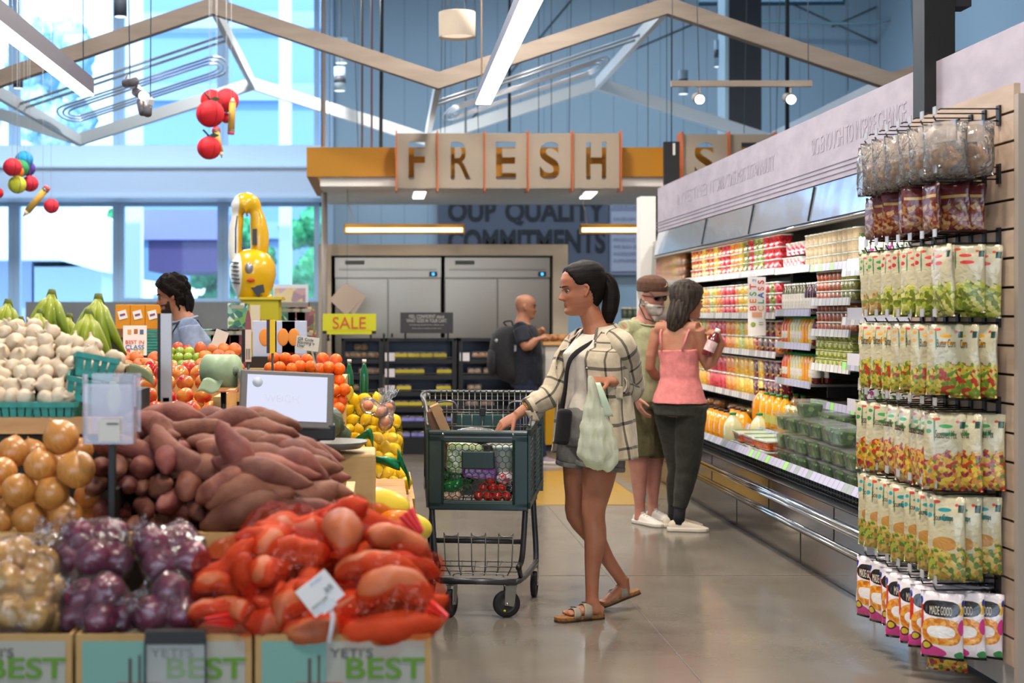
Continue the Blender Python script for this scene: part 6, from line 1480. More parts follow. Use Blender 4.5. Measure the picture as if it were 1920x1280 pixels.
def add_hand(mb,wrist,dr,pn,thumb,curl=(.35,.4,.3),sc=1.0,spread=.10,tcurl=.5,tout=.9,curls=None):
 """dr: fingers' direction, pn: out of the palm, thumb: towards the thumb side"""
 dr=Vector(dr).normalized();pn=Vector(pn);pn=(pn-dr*pn.dot(dr)).normalized();th=Vector(thumb);th=(th-dr*th.dot(dr)-pn*th.dot(pn)).normalized();w_=Vector(wrist)
 mb.tube([w_-dr*.03*sc,w_,w_+dr*.03*sc,w_+dr*.06*sc,w_+dr*.085*sc],[.023*sc,.025*sc,.033*sc,.037*sc,.034*sc],14,ell=[.019*sc,.018*sc,.016*sc,.0145*sc,.012*sc],side=th)
 base=[(.027,.084,.92,.0082),(.009,.090,1.0,.0085),(-.009,.087,.95,.0082),(-.026,.079,.78,.0072)]
 for i,(o,a,L,r)in enumerate(base):
  p=w_+th*o*sc+dr*a*sc;d_=(dr+th*(o/.027)*spread).normalized();pts=[p-dr*.012*sc,p];ang=0;cc=curls[i]if curls else curl
  for l_,c_ in zip((.042,.026,.021),cc):
   ang+=c_;v=d_*math.cos(ang)+pn*math.sin(ang);pts.append(pts[-1]+v*l_*L*sc)
  mb.tube(pts,[r*sc,r*sc*1.02,r*sc,r*sc*.93,r*sc*.72],10)
 p=w_+th*.024*sc+dr*.022*sc;d_=(dr*.55+th*tout+pn*.25).normalized();pts=[p-th*.01*sc,p]
 for l_,c_ in zip((.034,.030,.024),(0,tcurl*.6,tcurl)):
  d_=(d_+(pn*.5+dr*.7-th*.5)*c_*.6).normalized();pts.append(pts[-1]+d_*l_*sc)
 mb.tube(pts,[.011*sc,.0125*sc,.0105*sc,.0095*sc,.0065*sc],10)
def add_foot(mb,ankle,toe,sc=1.0,floor=True):
 a=Vector(ankle);t=Vector(toe);d_=(t-a);d_.z=0;dn=d_.normalized();sd=Vector((-dn.y,dn.x,0));heel=a-dn*.05*sc
 heel.z=max(.03,a.z-.055)if floor else a.z-.05
 zt=t.z
 pts=[heel+Vector((0,0,.0)),heel.lerp(t,.25)+Vector((0,0,.018)),heel.lerp(t,.5)+Vector((0,0,.012)),heel.lerp(t,.78)+Vector((0,0,.002)),t]
 mb.tube(pts,[.026*sc,.033*sc,.036*sc,.042*sc,.030*sc],14,ell=[.03*sc,.036*sc,.030*sc,.020*sc,.012*sc],side=sd)
 mb.tube([a+Vector((0,0,.03)),a,heel+dn*.03+Vector((0,0,.005))],[.031*sc,.034*sc,.036*sc],12)
 for i,(o,L)in enumerate(((-.028,1.0),(-.010,.95),(.004,.85),(.017,.72),(.029,.6))):
  b_=t-dn*.02+sd*o*sc;mb.tube([b_-dn*.01,b_+dn*.035*L*sc+Vector((0,0,-.002))],[.0105*sc if i==0 else .0085*sc,.009*sc if i==0 else .0065*sc],8)
def skinm(name,c1,c2):return mat(name,c1,.48,col2=c2,nscale=9,sss=.12,bump=.06,bscale=160,bdist=.001,spec=.4)
def finish(mb,name,voxel,m_,par,lips=None,M=None,smooth=5):
 mb.v=[tuple(Vector(v)-par.location)for v in mb.v]
 b_=fuse(mb,name,voxel,smooth,[m_]+([lips]if lips else[]),par,.5)
 if lips and M is not None:
  Mi=M.inverted();off=par.location
  for f in b_.data.polygons:
   p=Mi@(f.center+off)
   if .040<p.z<.0605 and abs(p.x)<.023*(1-((p.z-.05)/.013)**2*.6)and p.y<-.070:f.material_index=1
 return b_
def garment(mb,name,voxel,m_,par,smooth=5,wr=.004,ws=14):
 mb.v=[tuple(Vector(v)-par.location)for v in mb.v]
 g=fuse(mb,name,voxel,smooth,m_,par,.5)
 ns=[v.normal.copy()for v in g.data.vertices]
 for v,nn_ in zip(g.data.vertices,ns):v.co+=nn_*(wr*nz(v.co,ws)+wr*.5*nz((v.co.x,v.co.y,v.co.z*.45),ws*2.6,3))
 return g
def fabric(name,c,c2=None,rough=.85,**k):return mat(name,c,rough,col2=c2,nscale=40,bump=.25,bscale=500,bdist=.001,sheen=.06,**k)
def headM(loc,yaw,pitch=0,roll=0,sc=1.0):
 """yaw 0 = facing the camera, positive turns towards image right"""
 return Matrix.Translation(loc)@Matrix.Rotation(yaw,4,'Z')@Matrix.Rotation(roll,4,'Y')@Matrix.Rotation(pitch,4,'X')@Matrix.Scale(sc,4)
def off(p,par):return Vector(p)-par.location
W=thing('person','person in a cream checked overshirt and grey shorts reaching into the green cart','person',(P(1112,1150,6.85).x,6.85,0))
fw=Vector((-.86,-.51,0)).normalized();lf=Vector((-fw.y*-1*-1,fw.x,0));lf=Vector((.51,-.86,0)).normalized()
SK=skinm('skin_tan','#a8694c','#b57a5e');LIP=mat('lips_rose','#a3564c',.4)
HMW=headM(P(1096,589,6.87),math.radians(-84),math.radians(6),0,1.08)
mb=MB();add_head(mb,HMW)
nk=P(1123,622,6.88)
mb.tube([P(1101,562,6.87),P(1106,585,6.87),P(1113,605,6.875),nk+Vector((0,0,-.03))],[.050,.051,.054,.075],18)
LSh,RSh=nk+lf*.165+Vector((0,0,-.035)),nk-lf*.165+Vector((0,0,-.035));
pel=P(1112,800,6.87);wst=P(1113,735,6.87);chs=P(1112,672,6.87)
mb.tube([nk+Vector((0,0,-.02)),nk+Vector((0,0,-.05)),chs,wst,pel,pel+Vector((0,0,-.09))],[.09,.145,.150,.128,.165,.14],24,ell=[.06,.08,.105,.09,.115,.09],side=lf)
mb.tube([LSh+Vector((0,0,-.01)),nk+Vector((0,0,-.03)),RSh+Vector((0,0,-.01))],[.05,.055,.05],14)
LH,RH=pel+lf*.088+Vector((0,0,-.03)),pel-lf*.088+Vector((0,0,-.03))
LK,RK=P(1112,963,6.80),P(1083,966,6.98);LA,RA=P(1110,1122,6.77),P(1168,1090,7.02)
mb.tube(cspline([LH,LH.lerp(LK,.35),LH.lerp(LK,.75),LK,LK.lerp(LA,.3)+Vector((.012,0,0)),LK.lerp(LA,.65),LA],3),[.092,.090,.088,.085,.080,.074,.066,.061,.058,.057,.055,.055,.053,.048,.042,.036,.033,.031,.031],20)
mb.tube(cspline([RH,RH.lerp(RK,.35),RH.lerp(RK,.75),RK,RK.lerp(RA,.3)+Vector((.010,0,.0)),RK.lerp(RA,.65),RA],3),[.092,.090,.088,.085,.080,.074,.066,.061,.058,.056,.054,.053,.051,.046,.040,.035,.032,.030,.030],20)
Ltoe=P(1064,1150,6.74);Ltoe.z=.034;LAf=LA.copy();LAf.z=.085
add_foot(mb,LAf,Ltoe,.97)
Rtoe=P(1133,1132,7.0);Rtoe.z=.040
a=RA;dn=(Vector((Rtoe.x,Rtoe.y,0))-Vector((a.x,a.y,0))).normalized();heel=a-dn*.025+Vector((0,0,-.045));sdv=Vector((-dn.y,dn.x,0))
mb.tube([heel,heel.lerp(Rtoe,.35)+Vector((0,0,.012)),heel.lerp(Rtoe,.7)+Vector((0,0,.004)),Rtoe],[.027,.034,.040,.030],14,ell=[.028,.032,.022,.012],side=sdv);mb.tube([a+Vector((0,0,.02)),a,heel+dn*.02],[.030,.031,.031],12)
for i,(o_,L)in enumerate(((-.026,1),(-.01,.95),(.004,.85),(.017,.72),(.028,.6))):mb.tube([Rtoe-dn*.02+sdv*o_,Rtoe+dn*.028*L+sdv*o_+Vector((0,0,-.004))],[.009,.007],8)
LE,LW=P(1181,728,6.90),P(1143,714,6.66)
RE,RW=P(1034,733,6.97),P(968,779,6.93)
mb.tube([LSh,LSh.lerp(LE,.5),LE,LE.lerp(LW,.35),LW],[.048,.043,.038,.036,.024],16)
mb.tube([RSh,RSh.lerp(RE,.5),RE,RE.lerp(RW,.35),RW],[.048,.043,.038,.036,.024],16)
add_hand(mb,LW,(-1,-.35,.06),(-.1,.3,-1),(.0,-1,-.1),curls=[(1.15,1.2,.7),(1.25,1.2,.7),(1.3,1.2,.6),(1.3,1.1,.6)],sc=.98,tcurl=.8,tout=.7)
add_hand(mb,RW,(-1,.02,-.62),(-.3,.35,-.8),(0,-1,0),curls=[(.45,.6,.4),(.5,.65,.4),(.55,.7,.4),(.65,.7,.4)],sc=.98,tcurl=.5,tout=.7)
finish(mb,'body',.0038,SK,W,LIP,HMW)
eyes(HMW,W)
HAIRD=mat('hair_dark_brown','#0a0706',.65,col2='#1a110d',nscale=5,sc=(3,3,40),bump=.35,bscale=30,bdist=.002,spec=.2)
def line_w(t):
 return lerp_tab([(0,.196),(.5,.190),(.95,.165),(1.2,.132),(1.45,.128),(1.6,.135),(1.75,.10),(2.1,.045),(2.6,.03),(3.2,.028)],t)[0]
hairshell(HMW,W,line_w,lambda t,z:.010+.006*sstep(1.2,3,t),HAIRD)
def sweep(M,par,pts,rr,ell,m_,name,side=(0,1,0),seg=18,ridge=.002,nridge=9):
 cs_=cspline(pts,5);n=len(cs_)-1
 def at(tab,u):x=u*(len(tab)-1);i=min(int(x),len(tab)-2);return lerp(tab[i],tab[i+1],x-i)
 m=MB();m.tube(cs_,[max(.001,at(rr,i/n))for i in range(n+1)],seg*3,ell=[max(.001,at(ell,i/n))for i in range(n+1)],side=side)
 S3=seg*3;vv=[]
 for k,v in enumerate(m.v):
  c=cs_[min(n,k//S3)];r_=Vector(v)-c;a_=(k%S3)/S3*2*PI
  r_*=1+(ridge/max(.004,r_.length))*math.sin(a_*nridge+.6*math.sin((k//S3)*.7));vv.append(tuple(c+r_-par.location))
 m.v=vv;return m.obj(name,m_,par)
sweep(HMW,W,[P(1124,521,6.87),P(1134,519,6.87),P(1143,533,6.87),P(1146,556,6.87),P(1143,582,6.87),P(1140,606,6.87)],[.014,.026,.040,.046,.045,.018],[.016,.026,.036,.040,.038,.018],HAIRD,'ponytail')
m=MB();m.tube([off(P(1124,521,6.87),W),off(P(1133,518,6.87),W)],[.020,.019],16);m.obj('scrunchie',mat('scrunchie_black','#14151c',.9,bump=.5,bscale=120),W,bevel=.003)
m=MB();m.sphere(off(HMW@Vector((-.082,-.004,.078)),W),.0042,12,8);m.obj('earring',mat('pearl','#f0e4d8',.15,coat=1),W)
for wx in((-.10,-.01,.055),):
 m=MB();m.tube([off(HMW@Vector((-.068,.012,.085)),W),off(HMW@Vector((-.066,.016,.05)),W),off(HMW@Vector((-.055,.015,.0)),W)],[.0012,.001,.0004],5);m.obj('hair_wisp',HAIRD,W)
TEE=fabric('tee_offwhite','#d2c7b8','#c8bcac')
mb=MB();mb.tube([nk+Vector((0,0,-.010)),nk+Vector((0,0,-.055)),chs+fw*.012,chs.lerp(wst,.5)+fw*.006,wst,pel+Vector((0,0,.045)),pel+Vector((0,0,-.01))],[.100,.150,.162,.152,.148,.172,.176],32,ell=[.075,.094,.124,.112,.108,.125,.128],side=lf)
mb.tube([nk+lf*.12+Vector((0,0,-.035)),nk-lf*.12+Vector((0,0,-.035))],.056,14)
garment(mb,'tshirt',.008,TEE,W,8,.004,12)
m=MB();rg=[off(nk+fw*.016+lf*math.cos(t)*.078+fw*math.sin(t)*.066+Vector((0,0,-.012-.022*math.sin(t))),W)for t in[2*PI*i/32 for i in range(32)]];m.tube(rg,.0075,8,closed=True);m.obj('neckband',TEE,W)
SHM=fabric('shorts_grey','#77736e','#6b6762')
mb=MB();mb.tube([pel+Vector((0,0,.10)),pel+Vector((0,0,.05)),pel+Vector((0,0,-.04)),pel+Vector((0,0,-.09))],[.150,.178,.186,.17],28,ell=[.115,.130,.135,.13],side=lf)
for h_,k_ in((LH,LK),(RH,RK)):
 d_=(k_-h_).normalized();mb.tube([h_+Vector((0,0,.04)),h_+d_*.06,h_+d_*.14],[.105,.112,.116],20)
garment(mb,'shorts',.007,SHM,W,5,.005,14)
for h_,k_,in((LH,LK),(RH,RK)):
 d_=(k_-h_).normalized();c=off(h_+d_*.138,W);m=MB();m.tube([c,c+d_*.022],[.117,.119],28);m.obj('rolled_hem',SHM,W,bevel=.003)
def plaid():
 t=NT('checked_cotton');p=t.new('ShaderNodeBsdfPrincipled');t.l(p.outputs[0],t.out.inputs[0]);p.inputs['Roughness'].default_value=.85;p.inputs['Sheen Weight'].default_value=.2
 tc=t.new('ShaderNodeTexCoord');s=t.new('ShaderNodeSeparateXYZ');t.l(tc.outputs['UV'],s.inputs[0]);P_=.094
 wv=t.math('MULTIPLY_ADD',t.noise(t.coord('Object'),6,2),.010);wv.node.inputs[2].default_value=-.005
 a=t.math('FRACT',t.math('DIVIDE',t.math('ADD',s.outputs[0],wv),P_));b_=t.math('FRACT',t.math('DIVIDE',t.math('ADD',s.outputs[1],wv),P_))
 la=t.math('LESS_THAN',a,.125);lb=t.math('LESS_THAN',b_,.125);th=t.math('LESS_THAN',t.math('FRACT',t.math('MULTIPLY',t.math('ADD',s.outputs[0],s.outputs[1]),260)),.78)
 base=t.ramp(t.noise(t.coord('Object'),30,3),[(.3,'#b8a78c'),(.7,'#c9b99f')])
 one=t.math('MULTIPLY',t.math('MAXIMUM',la,lb),t.math('MULTIPLY_ADD',th,.25));one.node.inputs[1].default_value;
 f1=t.math('MULTIPLY',t.math('MAXIMUM',la,lb),.80);c=t.mix(f1,base,'#2a2624');c=t.mix(t.math('MULTIPLY',la,lb),c,'#141214')
 t.l(c,p.inputs['Base Color']);t.l(t.bump(t.noise(t.coord('Object'),18,4,.55),.45,.012),p.inputs['Normal']);return t.m
PLD=plaid()
def shirt_pt(u,v,rings,lapel):
 x=v*(len(rings)-1);i=min(int(x),len(rings)-2);t=x-i;A,B=rings[i],rings[i+1];t2=t
 c=A[0].lerp(B[0],t2);rx=lerp(A[1],B[1],t2);ry=lerp(A[2],B[2],t2);g0=lerp(A[3],B[3],t2);g1=lerp(A[4],B[4],t2)
 th=lerp(g0,2*PI-g1,u)
 fold=1+(.035*math.sin(th*5+v*3.0)+.022*math.sin(th*11+v*7)+.012*math.sin(th*19-v*9))*sstep(.12,.8,v)
 p=c+fw*math.cos(th)*ry*fold+lf*math.sin(th)*rx*fold
 p+=Vector((0,0,.010*math.sin(th*3+1)*v));return p
tops=nk+Vector((0,0,.0))
rings=[(nk+Vector((0,0,.022))-fw*.012,.078,.068,.95,.95),(nk+Vector((0,0,-.012))-fw*.008,.140,.090,.62,.72),(nk+Vector((0,0,-.035)),.180,.110,.50,.60),(nk+Vector((0,0,-.075)),.192,.120,.50,.62),(chs.lerp(nk,.3)+fw*.004,.198,.142,.52,.66),(chs+fw*.006,.198,.154,.55,.70),(chs.lerp(wst,.5),.196,.156,.58,.72),(wst,.196,.158,.60,.72),(wst.lerp(pel,.5),.202,.165,.62,.70),(pel,.212,.174,.66,.66),(pel+Vector((0,0,-.06)),.220,.182,.70,.62),(pel+Vector((0,0,-.115)),.224,.186,.74,.60)]
m=MB();NU,NV=96,60;vs=[];uvs={}
zc_=[shirt_pt(.5,j/NV,rings,0).z for j in range(NV+1)]
def shp(i,j):
 p=shirt_pt(i/NU,j/NV,rings,0)
 if j>NV*.8:p.z-=.045*math.sin(PI*i/NU)**1.0*(j/NV-.8)/.2-.0
 return off(p,W)
grid_=[[shp(i,j)for j in range(NV+1)]for i in range(NU+1)]
vs=[p for r in grid_ for p in r];fs=[];uu=[]
for i in range(NU):
 for j in range(NV):
  a=i*(NV+1)+j;fs.append((a,a+NV+1,a+NV+2,a+1))
  q=[]
  for(ii,jj)in((i,j),(i+1,j),(i+1,j+1),(i,j+1)):q.append(((ii/NU)*(2*PI-1.3)*.185,.90-sum(0 for _ in())-jj/NV*.66))
  uu.append(q)
m.add(vs,fs,uu);sh=m.obj('overshirt',PLD,W,solid=.004)
def sleeve(pts,rr,ell,name,cuff=True,ph=0):
 cs_=cspline(pts,8);n=len(cs_)-1
 def at(tab,u):x=u*(len(tab)-1);i=min(int(x),len(tab)-2);return lerp(tab[i],tab[i+1],x-i)
 mm=MB();R_=[at(rr,i/n)*(1+.045*math.sin(i*1.15+ph)*sstep(.25,.6,i/n))for i in range(n+1)];E_=[at(ell,i/n)*(1+.045*math.sin(i*1.15+ph+.8)*sstep(.25,.6,i/n))for i in range(n+1)]
 mm.tube(cs_,R_,36,cap=False,ell=E_,side=(0,1,0),uv=True);mm.v=[tuple(Vector(v)+Vector((nz(v,20),nz(v,20,5),nz(v,20,9)))*.006-W.location)for v in mm.v]
 o_=mm.obj(name,PLD,W,solid=.004)
 if cuff:
  c0,c1=cs_[-1],cs_[-4];mm=MB();d_=(c0-c1).normalized();mm.tube([c0+d_*.004,c0-d_*.028],[R_[-1]+.006,R_[-1]+.008],32,cap=False,ell=[E_[-1]+.006,E_[-1]+.008],side=(0,1,0),uv=True);mm.v=[tuple(Vector(v)-W.location)for v in mm.v];mm.obj('cuff',PLD,W,solid=.006)
sleeve([nk+lf*.105+Vector((0,0,-.030)),LSh+lf*.008+Vector((0,0,-.03)),LSh.lerp(LE,.45)+lf*.008,LE+Vector((.004,.0,.0)),LE.lerp(LW,.35)+Vector((.0,0,-.012)),LE.lerp(LW,.68)+Vector((0,0,-.006))],[.050,.058,.062,.064,.056,.046],[.054,.062,.064,.064,.056,.044],'left_sleeve',ph=0)
sleeve([nk-lf*.105+Vector((0,0,-.030)),RSh-lf*.006+Vector((0,0,-.03)),RSh.lerp(RE,.45),RE+Vector((.006,0,-.006)),RE.lerp(RW,.4)+Vector((0,0,-.008)),RE.lerp(RW,.68)],[.050,.058,.060,.060,.053,.043],[.054,.062,.064,.060,.052,.042],'right_sleeve',ph=2)
for c,dx,dz in((LE.lerp(LW,.70),.0,-.06),(RE.lerp(RW,.66),.025,-.05)):
 c=off(c,W);m=MB();m.grid(lambda u,v:c+Vector((-.02+.045*u+dx*v,-.046-.006*math.sin(u*6),dz*v-.012)),6,5);m.obj('cuff_flap',PLD,W,solid=.003)
m=MB()
def colp(u,v):
 th=lerp(.62,2*PI-.62,u);r=.070+.030*v;c=nk-fw*.006+Vector((0,0,.030-.034*v**1.5+.012*math.cos(th)*-1))
 e=abs(u-.5)*2;pt=Vector((0,0,-.022*v*sstep(.8,1,e)))
 return off(c+fw*math.cos(th)*(r+.012*v*sstep(.75,1,e))+lf*math.sin(th)*r*1.12+pt,W)
NUc=40;gv=[[colp(i/NUc,j/6)for j in range(7)]for i in range(NUc+1)];vs=[p for r in gv for p in r];fs=[];uu=[]
for i in range(NUc):
 for j in range(6):a=i*7+j;fs.append((a,a+7,a+8,a+1));uu.append([(ii/NUc*.42,.03+jj/6*.05)for ii,jj in((i,j),(i+1,j),(i+1,j+1),(i,j+1))])
m.add(vs,fs,uu);m.obj('collar',PLD,W,solid=.004)
m=MB()
for k_ in range(5):p=shirt_pt(.012,.22+.14*k_,rings,0);m.sphere(off(p,W)+fw*.004,.005,8,6,(1,1,1))
m.obj('button',mat('shirt_button','#bdb3a2',.3),W)['kind']='stuff'
BKF=fabric('strap_black','#0e0d0f')
p0,p1=nk-lf*.06+Vector((0,0,-.0)),P(1062,775,6.80)
pts=cspline([nk+lf*.075+Vector((0,0,.006))-fw*.02,nk+lf*.065+fw*.085+Vector((0,0,-.045)),chs+lf*.015+fw*.148,wst-lf*.05+fw*.135,pel-lf*.11+fw*.12+Vector((0,0,.05))],6)
cb=thing('crossbody_bag','small black crossbody bag at the hip of the checked shirt shopper','bag',pts[-1]);m=MB();m.tube([p-pts[-1]for p in pts],.0135,8,ell=.003,side=(1,0,0));m.obj('strap',BKF,cb)
cB=P(1056,800,6.78)-pts[-1];m=MB();m.box(cB,(.07,.05,.17),rot=(0,.12,.3));m.obj('pouch',BKF,cb,bevel=.02,seg=3)
m=MB();pr_=[off(RW.lerp(RE,.28),W)];dv=(RE-RW).normalized();s1=dv.orthogonal().normalized();s2=dv.cross(s1);c=pr_[0]
m.tube([c+(s1*math.cos(t)+s2*math.sin(t))*.031 for t in[2*PI*i/28 for i in range(28)]],.0032,8,closed=True);m.tube([c+dv*.009+(s1*math.cos(t)+s2*math.sin(t))*.032 for t in[2*PI*i/28 for i in range(28)]],.002,6,closed=True);m.obj('bracelet',mat('gold','#c9963a',.25,1),W)
SUE=mat('sandal_strap_taupe','#9a9080',.7,col2='#8f8576',nscale=40);CORK=mat('cork','#9a6a36',.8,col2='#7d5226',nscale=90);SOLE=mat('sandal_sole','#3a261a',.7)
def sandal(heel_,toe_,sd_,up=Vector((0,0,1)),inst=(0,0)):
 d_=(toe_-heel_).normalized();L=(toe_-heel_).length;sd_=(sd_-d_*sd_.dot(d_)).normalized();up=d_.cross(sd_);up=up if up.z>0 else-up
 R=Matrix((d_,sd_,up)).transposed().to_4x4();Mx=Matrix.Translation(off(heel_,W))@R
 pr=[(0,.022),(.02,.031),(.08,.030),(.13,.034),(.18,.042),(.215,.038),(.238,.022),(.242,0)];k_=L/.242
 poly=[(x*k_,y)for x,y in pr]+[(x*k_,-y)for x,y in reversed(pr[:-1])]
 m=MB();m.prism(poly,-.006,.002,Mx);m.obj('sandal_sole',SOLE,W,bevel=.002)
 m=MB();m.prism([(x,y*.97)for x,y in poly],.002,.018,Mx);m.obj('sandal_footbed',CORK,W,bevel=.003)
 for x0,h_,wd in((.150,.040,.034),(.095,.058,.040)):
  m=MB();n=14
  def fn(u,v,x0=x0,h_=h_,wd=wd):
   t=PI*u;return Mx@Vector(((x0+(v-.5)*wd-.01*math.sin(t))*k_,.0415*math.cos(t)*(1-.05*v),.012+(h_)*math.sin(t)**.7))
  m.grid(fn,n,4);m.obj('sandal_strap',SUE,W,solid=.004)
  m=MB();c=Mx@Vector((x0*k_-.008,.012,.014+h_));
  ax=R.to_3x3()
  q=[c+ax@Vector((a,b_,0))for a,b_ in((-.009,-.012),(.009,-.012),(.009,.012),(-.009,.012))];m.tube(q,.0018,6,closed=True);m.tube([c+ax@Vector((0,-.014,.001)),c+ax@Vector((0,.012,.002))],.0013,6);m.obj('buckle',mat('buckle_bronze','#5a4a3a',.3,.9),W)
h1=P(1130,1150,6.79);h1.z=.006;t1=P(1041,1156,6.70);t1.z=.006
sandal(h1,t1,Vector((0,1,0)))
h2=P(1199,1109,7.04);h2.z=.075;t2=P(1122,1139,7.0);t2.z=.008
sandal(h2,t2,Vector((0,1,0)))
PBM=NT('thin_green_plastic');pb1=PBM.new('ShaderNodeBsdfPrincipled');pb1.inputs['Base Color'].default_value=hexc('#e8ead8');pb1.inputs['Roughness'].default_value=.3
tl_=PBM.new('ShaderNodeBsdfTranslucent');tl_.inputs[0].default_value=hexc('#eceeda');tr_=PBM.new('ShaderNodeBsdfTransparent');tr_.inputs[0].default_value=hexc('#e6f2dc')
x1=PBM.new('ShaderNodeMixShader');x1.inputs[0].default_value=.45;PBM.l(pb1.outputs[0],x1.inputs[1]);PBM.l(tl_.outputs[0],x1.inputs[2]);x2_=PBM.new('ShaderNodeMixShader');x2_.inputs[0].default_value=.22;PBM.l(x1.outputs[0],x2_.inputs[1]);PBM.l(tr_.outputs[0],x2_.inputs[2]);PBM.l(x2_.outputs[0],PBM.out.inputs[0])
PBM.l(PBM.bump(PBM.noise(PBM.coord('Object',(1,1,.45)),16,4,.6,.7),.7,.02),pb1.inputs['Normal'])
bd=6.60;o=thing('produce_bag','thin pale green plastic produce bag hanging from the hand of the shopper','bag',P(1116,720,bd));kb=bd/F
secs=[(1105,704,5,5),(1108,716,7,6),(1112,728,11,8),(1116,748,17,12),(1116,780,25,17),(1117,815,33,23),(1119,845,39,28),(1123,864,38,27),(1128,878,24,18),(1130,884,8,6)]
m=MB();rg=[]
for i,(cx,cy,rx,ry)in enumerate(secs):
 c=P(cx,cy,bd)-o.location;rg.append([c+Vector((rx*kb*math.cos(t)*(1+.10*math.sin(t*5+i*.5)*(1 if i<8 else .3)),ry*kb*math.sin(t)*(1+.12*math.sin(t*7+i*.8)),.006*math.sin(t*4+i)))for t in[2*PI*j/48 for j in range(48)]])
m.rings(rg,True,True)
q=m.obj('film',PBM.m,o);mm_=q.modifiers.new('s','SUBSURF');mm_.levels=mm_.render_levels=2
dg_=bpy.context.evaluated_depsgraph_get();me_=bpy.data.meshes.new_from_object(q.evaluated_get(dg_));q.modifiers.clear();q.data=me_
ns=[v.normal.copy()for v in me_.vertices]
for v,n_ in zip(me_.vertices,ns):
 z_=v.co.z;k_=sstep(.0,-.12,z_);v.co+=n_*(.007*nz((v.co.x*1.3,v.co.y*1.3,z_*.5),34)+.010*k_*nz(v.co,22,7)+.004*(1-abs(nz(v.co,55,3)))*k_)
m=MB();m.grid(lambda u,v:Vector((lerp(3,24,v)*kb+9*kb*(u-.5)*(1+v),-.03-.01*math.sin(v*4),lerp(4,-60,v)*kb)),4,10);m.obj('handle_loop',mat('green_plastic_edge','#c9d8bc',.4),o,solid=.001)
def figure(label,d,base_px,fwd,J,sk,head,voxel=.006):
 """J: joints dict of world points. returns thing and body builder"""
 o=thing('person',label,'person',(PX(base_px,d),d,0));return o
def torso(mb,nk_,ch_,wa_,pe_,sd_,w=(.10,.17,.18,.16,.17,.14),t=(.07,.09,.12,.12,.125,.09),g=0):
 mb.tube([nk_+Vector((0,0,-.01)),nk_+Vector((0,0,-.06)),ch_,wa_,pe_,pe_+Vector((0,0,-.09))],[a+g for a in w],26,ell=[a+g for a in t],side=sd_)
def limb(mb,pts,rr,seg=16):
 cs_=cspline(pts,3);n=len(cs_)-1
 def at(u):x=u*(len(rr)-1);i=min(int(x),len(rr)-2);return lerp(rr[i],rr[i+1],x-i)
 mb.tube(cs_,[at(i/n)for i in range(n+1)],seg)
def shoe(par,heel_,toe_,m_,ms,name='shoe',h=.075,lace=True):
 d_=(toe_-heel_);d_.z=0;L=d_.length;d_.normalize();sd_=Vector((-d_.y,d_.x,0));b0=off(heel_,par);b0.z=-par.location.z+.0
 rg=[]
 for u,w_,hh in((0,.022,.05),(.06,.036,h),(.22,.038,h+.012),(.38,.040,h+.002),(.55,.044,.062),(.75,.048,.046),(.92,.040,.036),(1,.018,.022)):
  c=b0+d_*L*u;rg.append([c+sd_*w_*math.cos(t)*(1 if math.sin(t)<0 else .82)+Vector((0,0,.026+(hh-.026)*max(0,math.sin(t))-.008*max(0,-math.sin(t))))for t in[2*PI*j/20 for j in range(20)]])
 m=MB();m.rings(rg,True,True);s_=m.obj(name,m_,par,sub=1)
 m=MB();poly=[(-.006,.022),(.05*L,.036),(.5*L,.042),(.76*L,.050),(.94*L,.040),(1.02*L,.012)];poly=poly+[(x,-y)for x,y in reversed(poly)]
 R=Matrix((d_,sd_,Vector((0,0,1)))).transposed().to_4x4();m.prism(poly,.001,.026,Matrix.Translation(b0)@R);m.obj('shoe_sole',ms,par,bevel=.006)
 if lace:
  m=MB()
  for k_ in range(4):u=.34+.09*k_;c=b0+d_*L*u+Vector((0,0,h-.002-.009*k_+.004));m.tube([c-sd_*.022,c+Vector((0,0,.006)),c+sd_*.022],.0035,6)
  m.obj('laces',mat('lace_white','#d9d2c8',.7),par)['kind']='stuff'
d=9.9;f_=Vector((.50,-.86,0)).normalized();l_=Vector((.86,.50,0)).normalized()
Mn=thing('person','person with white beard, brown cap and sunglasses in a pale green polo','person',(PX(1212,d),d,0))
SK2=skinm('skin_ruddy','#b07362','#bd8676');HM2=headM(P(1221,588,d-.02),math.radians(30),math.radians(4),0,1.06)
mb=MB();add_head(mb,HM2);nk2=P(1207,607,d);ch2=P(1209,655,d);wa2=P(1211,705,d);pe2=P(1212,742,d)
mb.tube([P(1214,575,d),P(1210,595,d),nk2],[.055,.06,.075],16);torso(mb,nk2,ch2,wa2,pe2,l_,w=(.10,.175,.19,.18,.175,.15),t=(.07,.10,.13,.145,.14,.1))
R2s,L2s=nk2-l_*.185+Vector((0,0,-.05)),nk2+l_*.185+Vector((0,0,-.05));mb.tube([R2s,nk2+Vector((0,0,-.04)),L2s],[.055,.06,.055],14)
R2e,R2w=P(1180,690,d-.10),P(1193,742,d-.26);L2e,L2w=L2s+Vector((.05,.02,-.29)),L2s+Vector((.07,-.12,-.5))
limb(mb,[R2s,R2e,R2w],[.052,.046,.042,.036,.027]);limb(mb,[L2s,L2e,L2w],[.052,.046,.042,.036,.027])
add_hand(mb,R2w,(.28,-.1,-1),(1,.3,.2),(.2,-1,0),curl=(.35,.4,.3),sc=1.05,tcurl=.3,tout=.5);add_hand(mb,L2w,(.1,-.2,-1),(-1,-.3,0),(0,-1,0),curl=(.4,.4,.3),sc=1.05)
R2h,L2h=pe2-l_*.09,pe2+l_*.09;R2k,L2k=P(1197,862,d-.05),P(1225,862,d+.10);R2a,L2a=P(1200,952,d-.03),P(1224,945,d+.14)
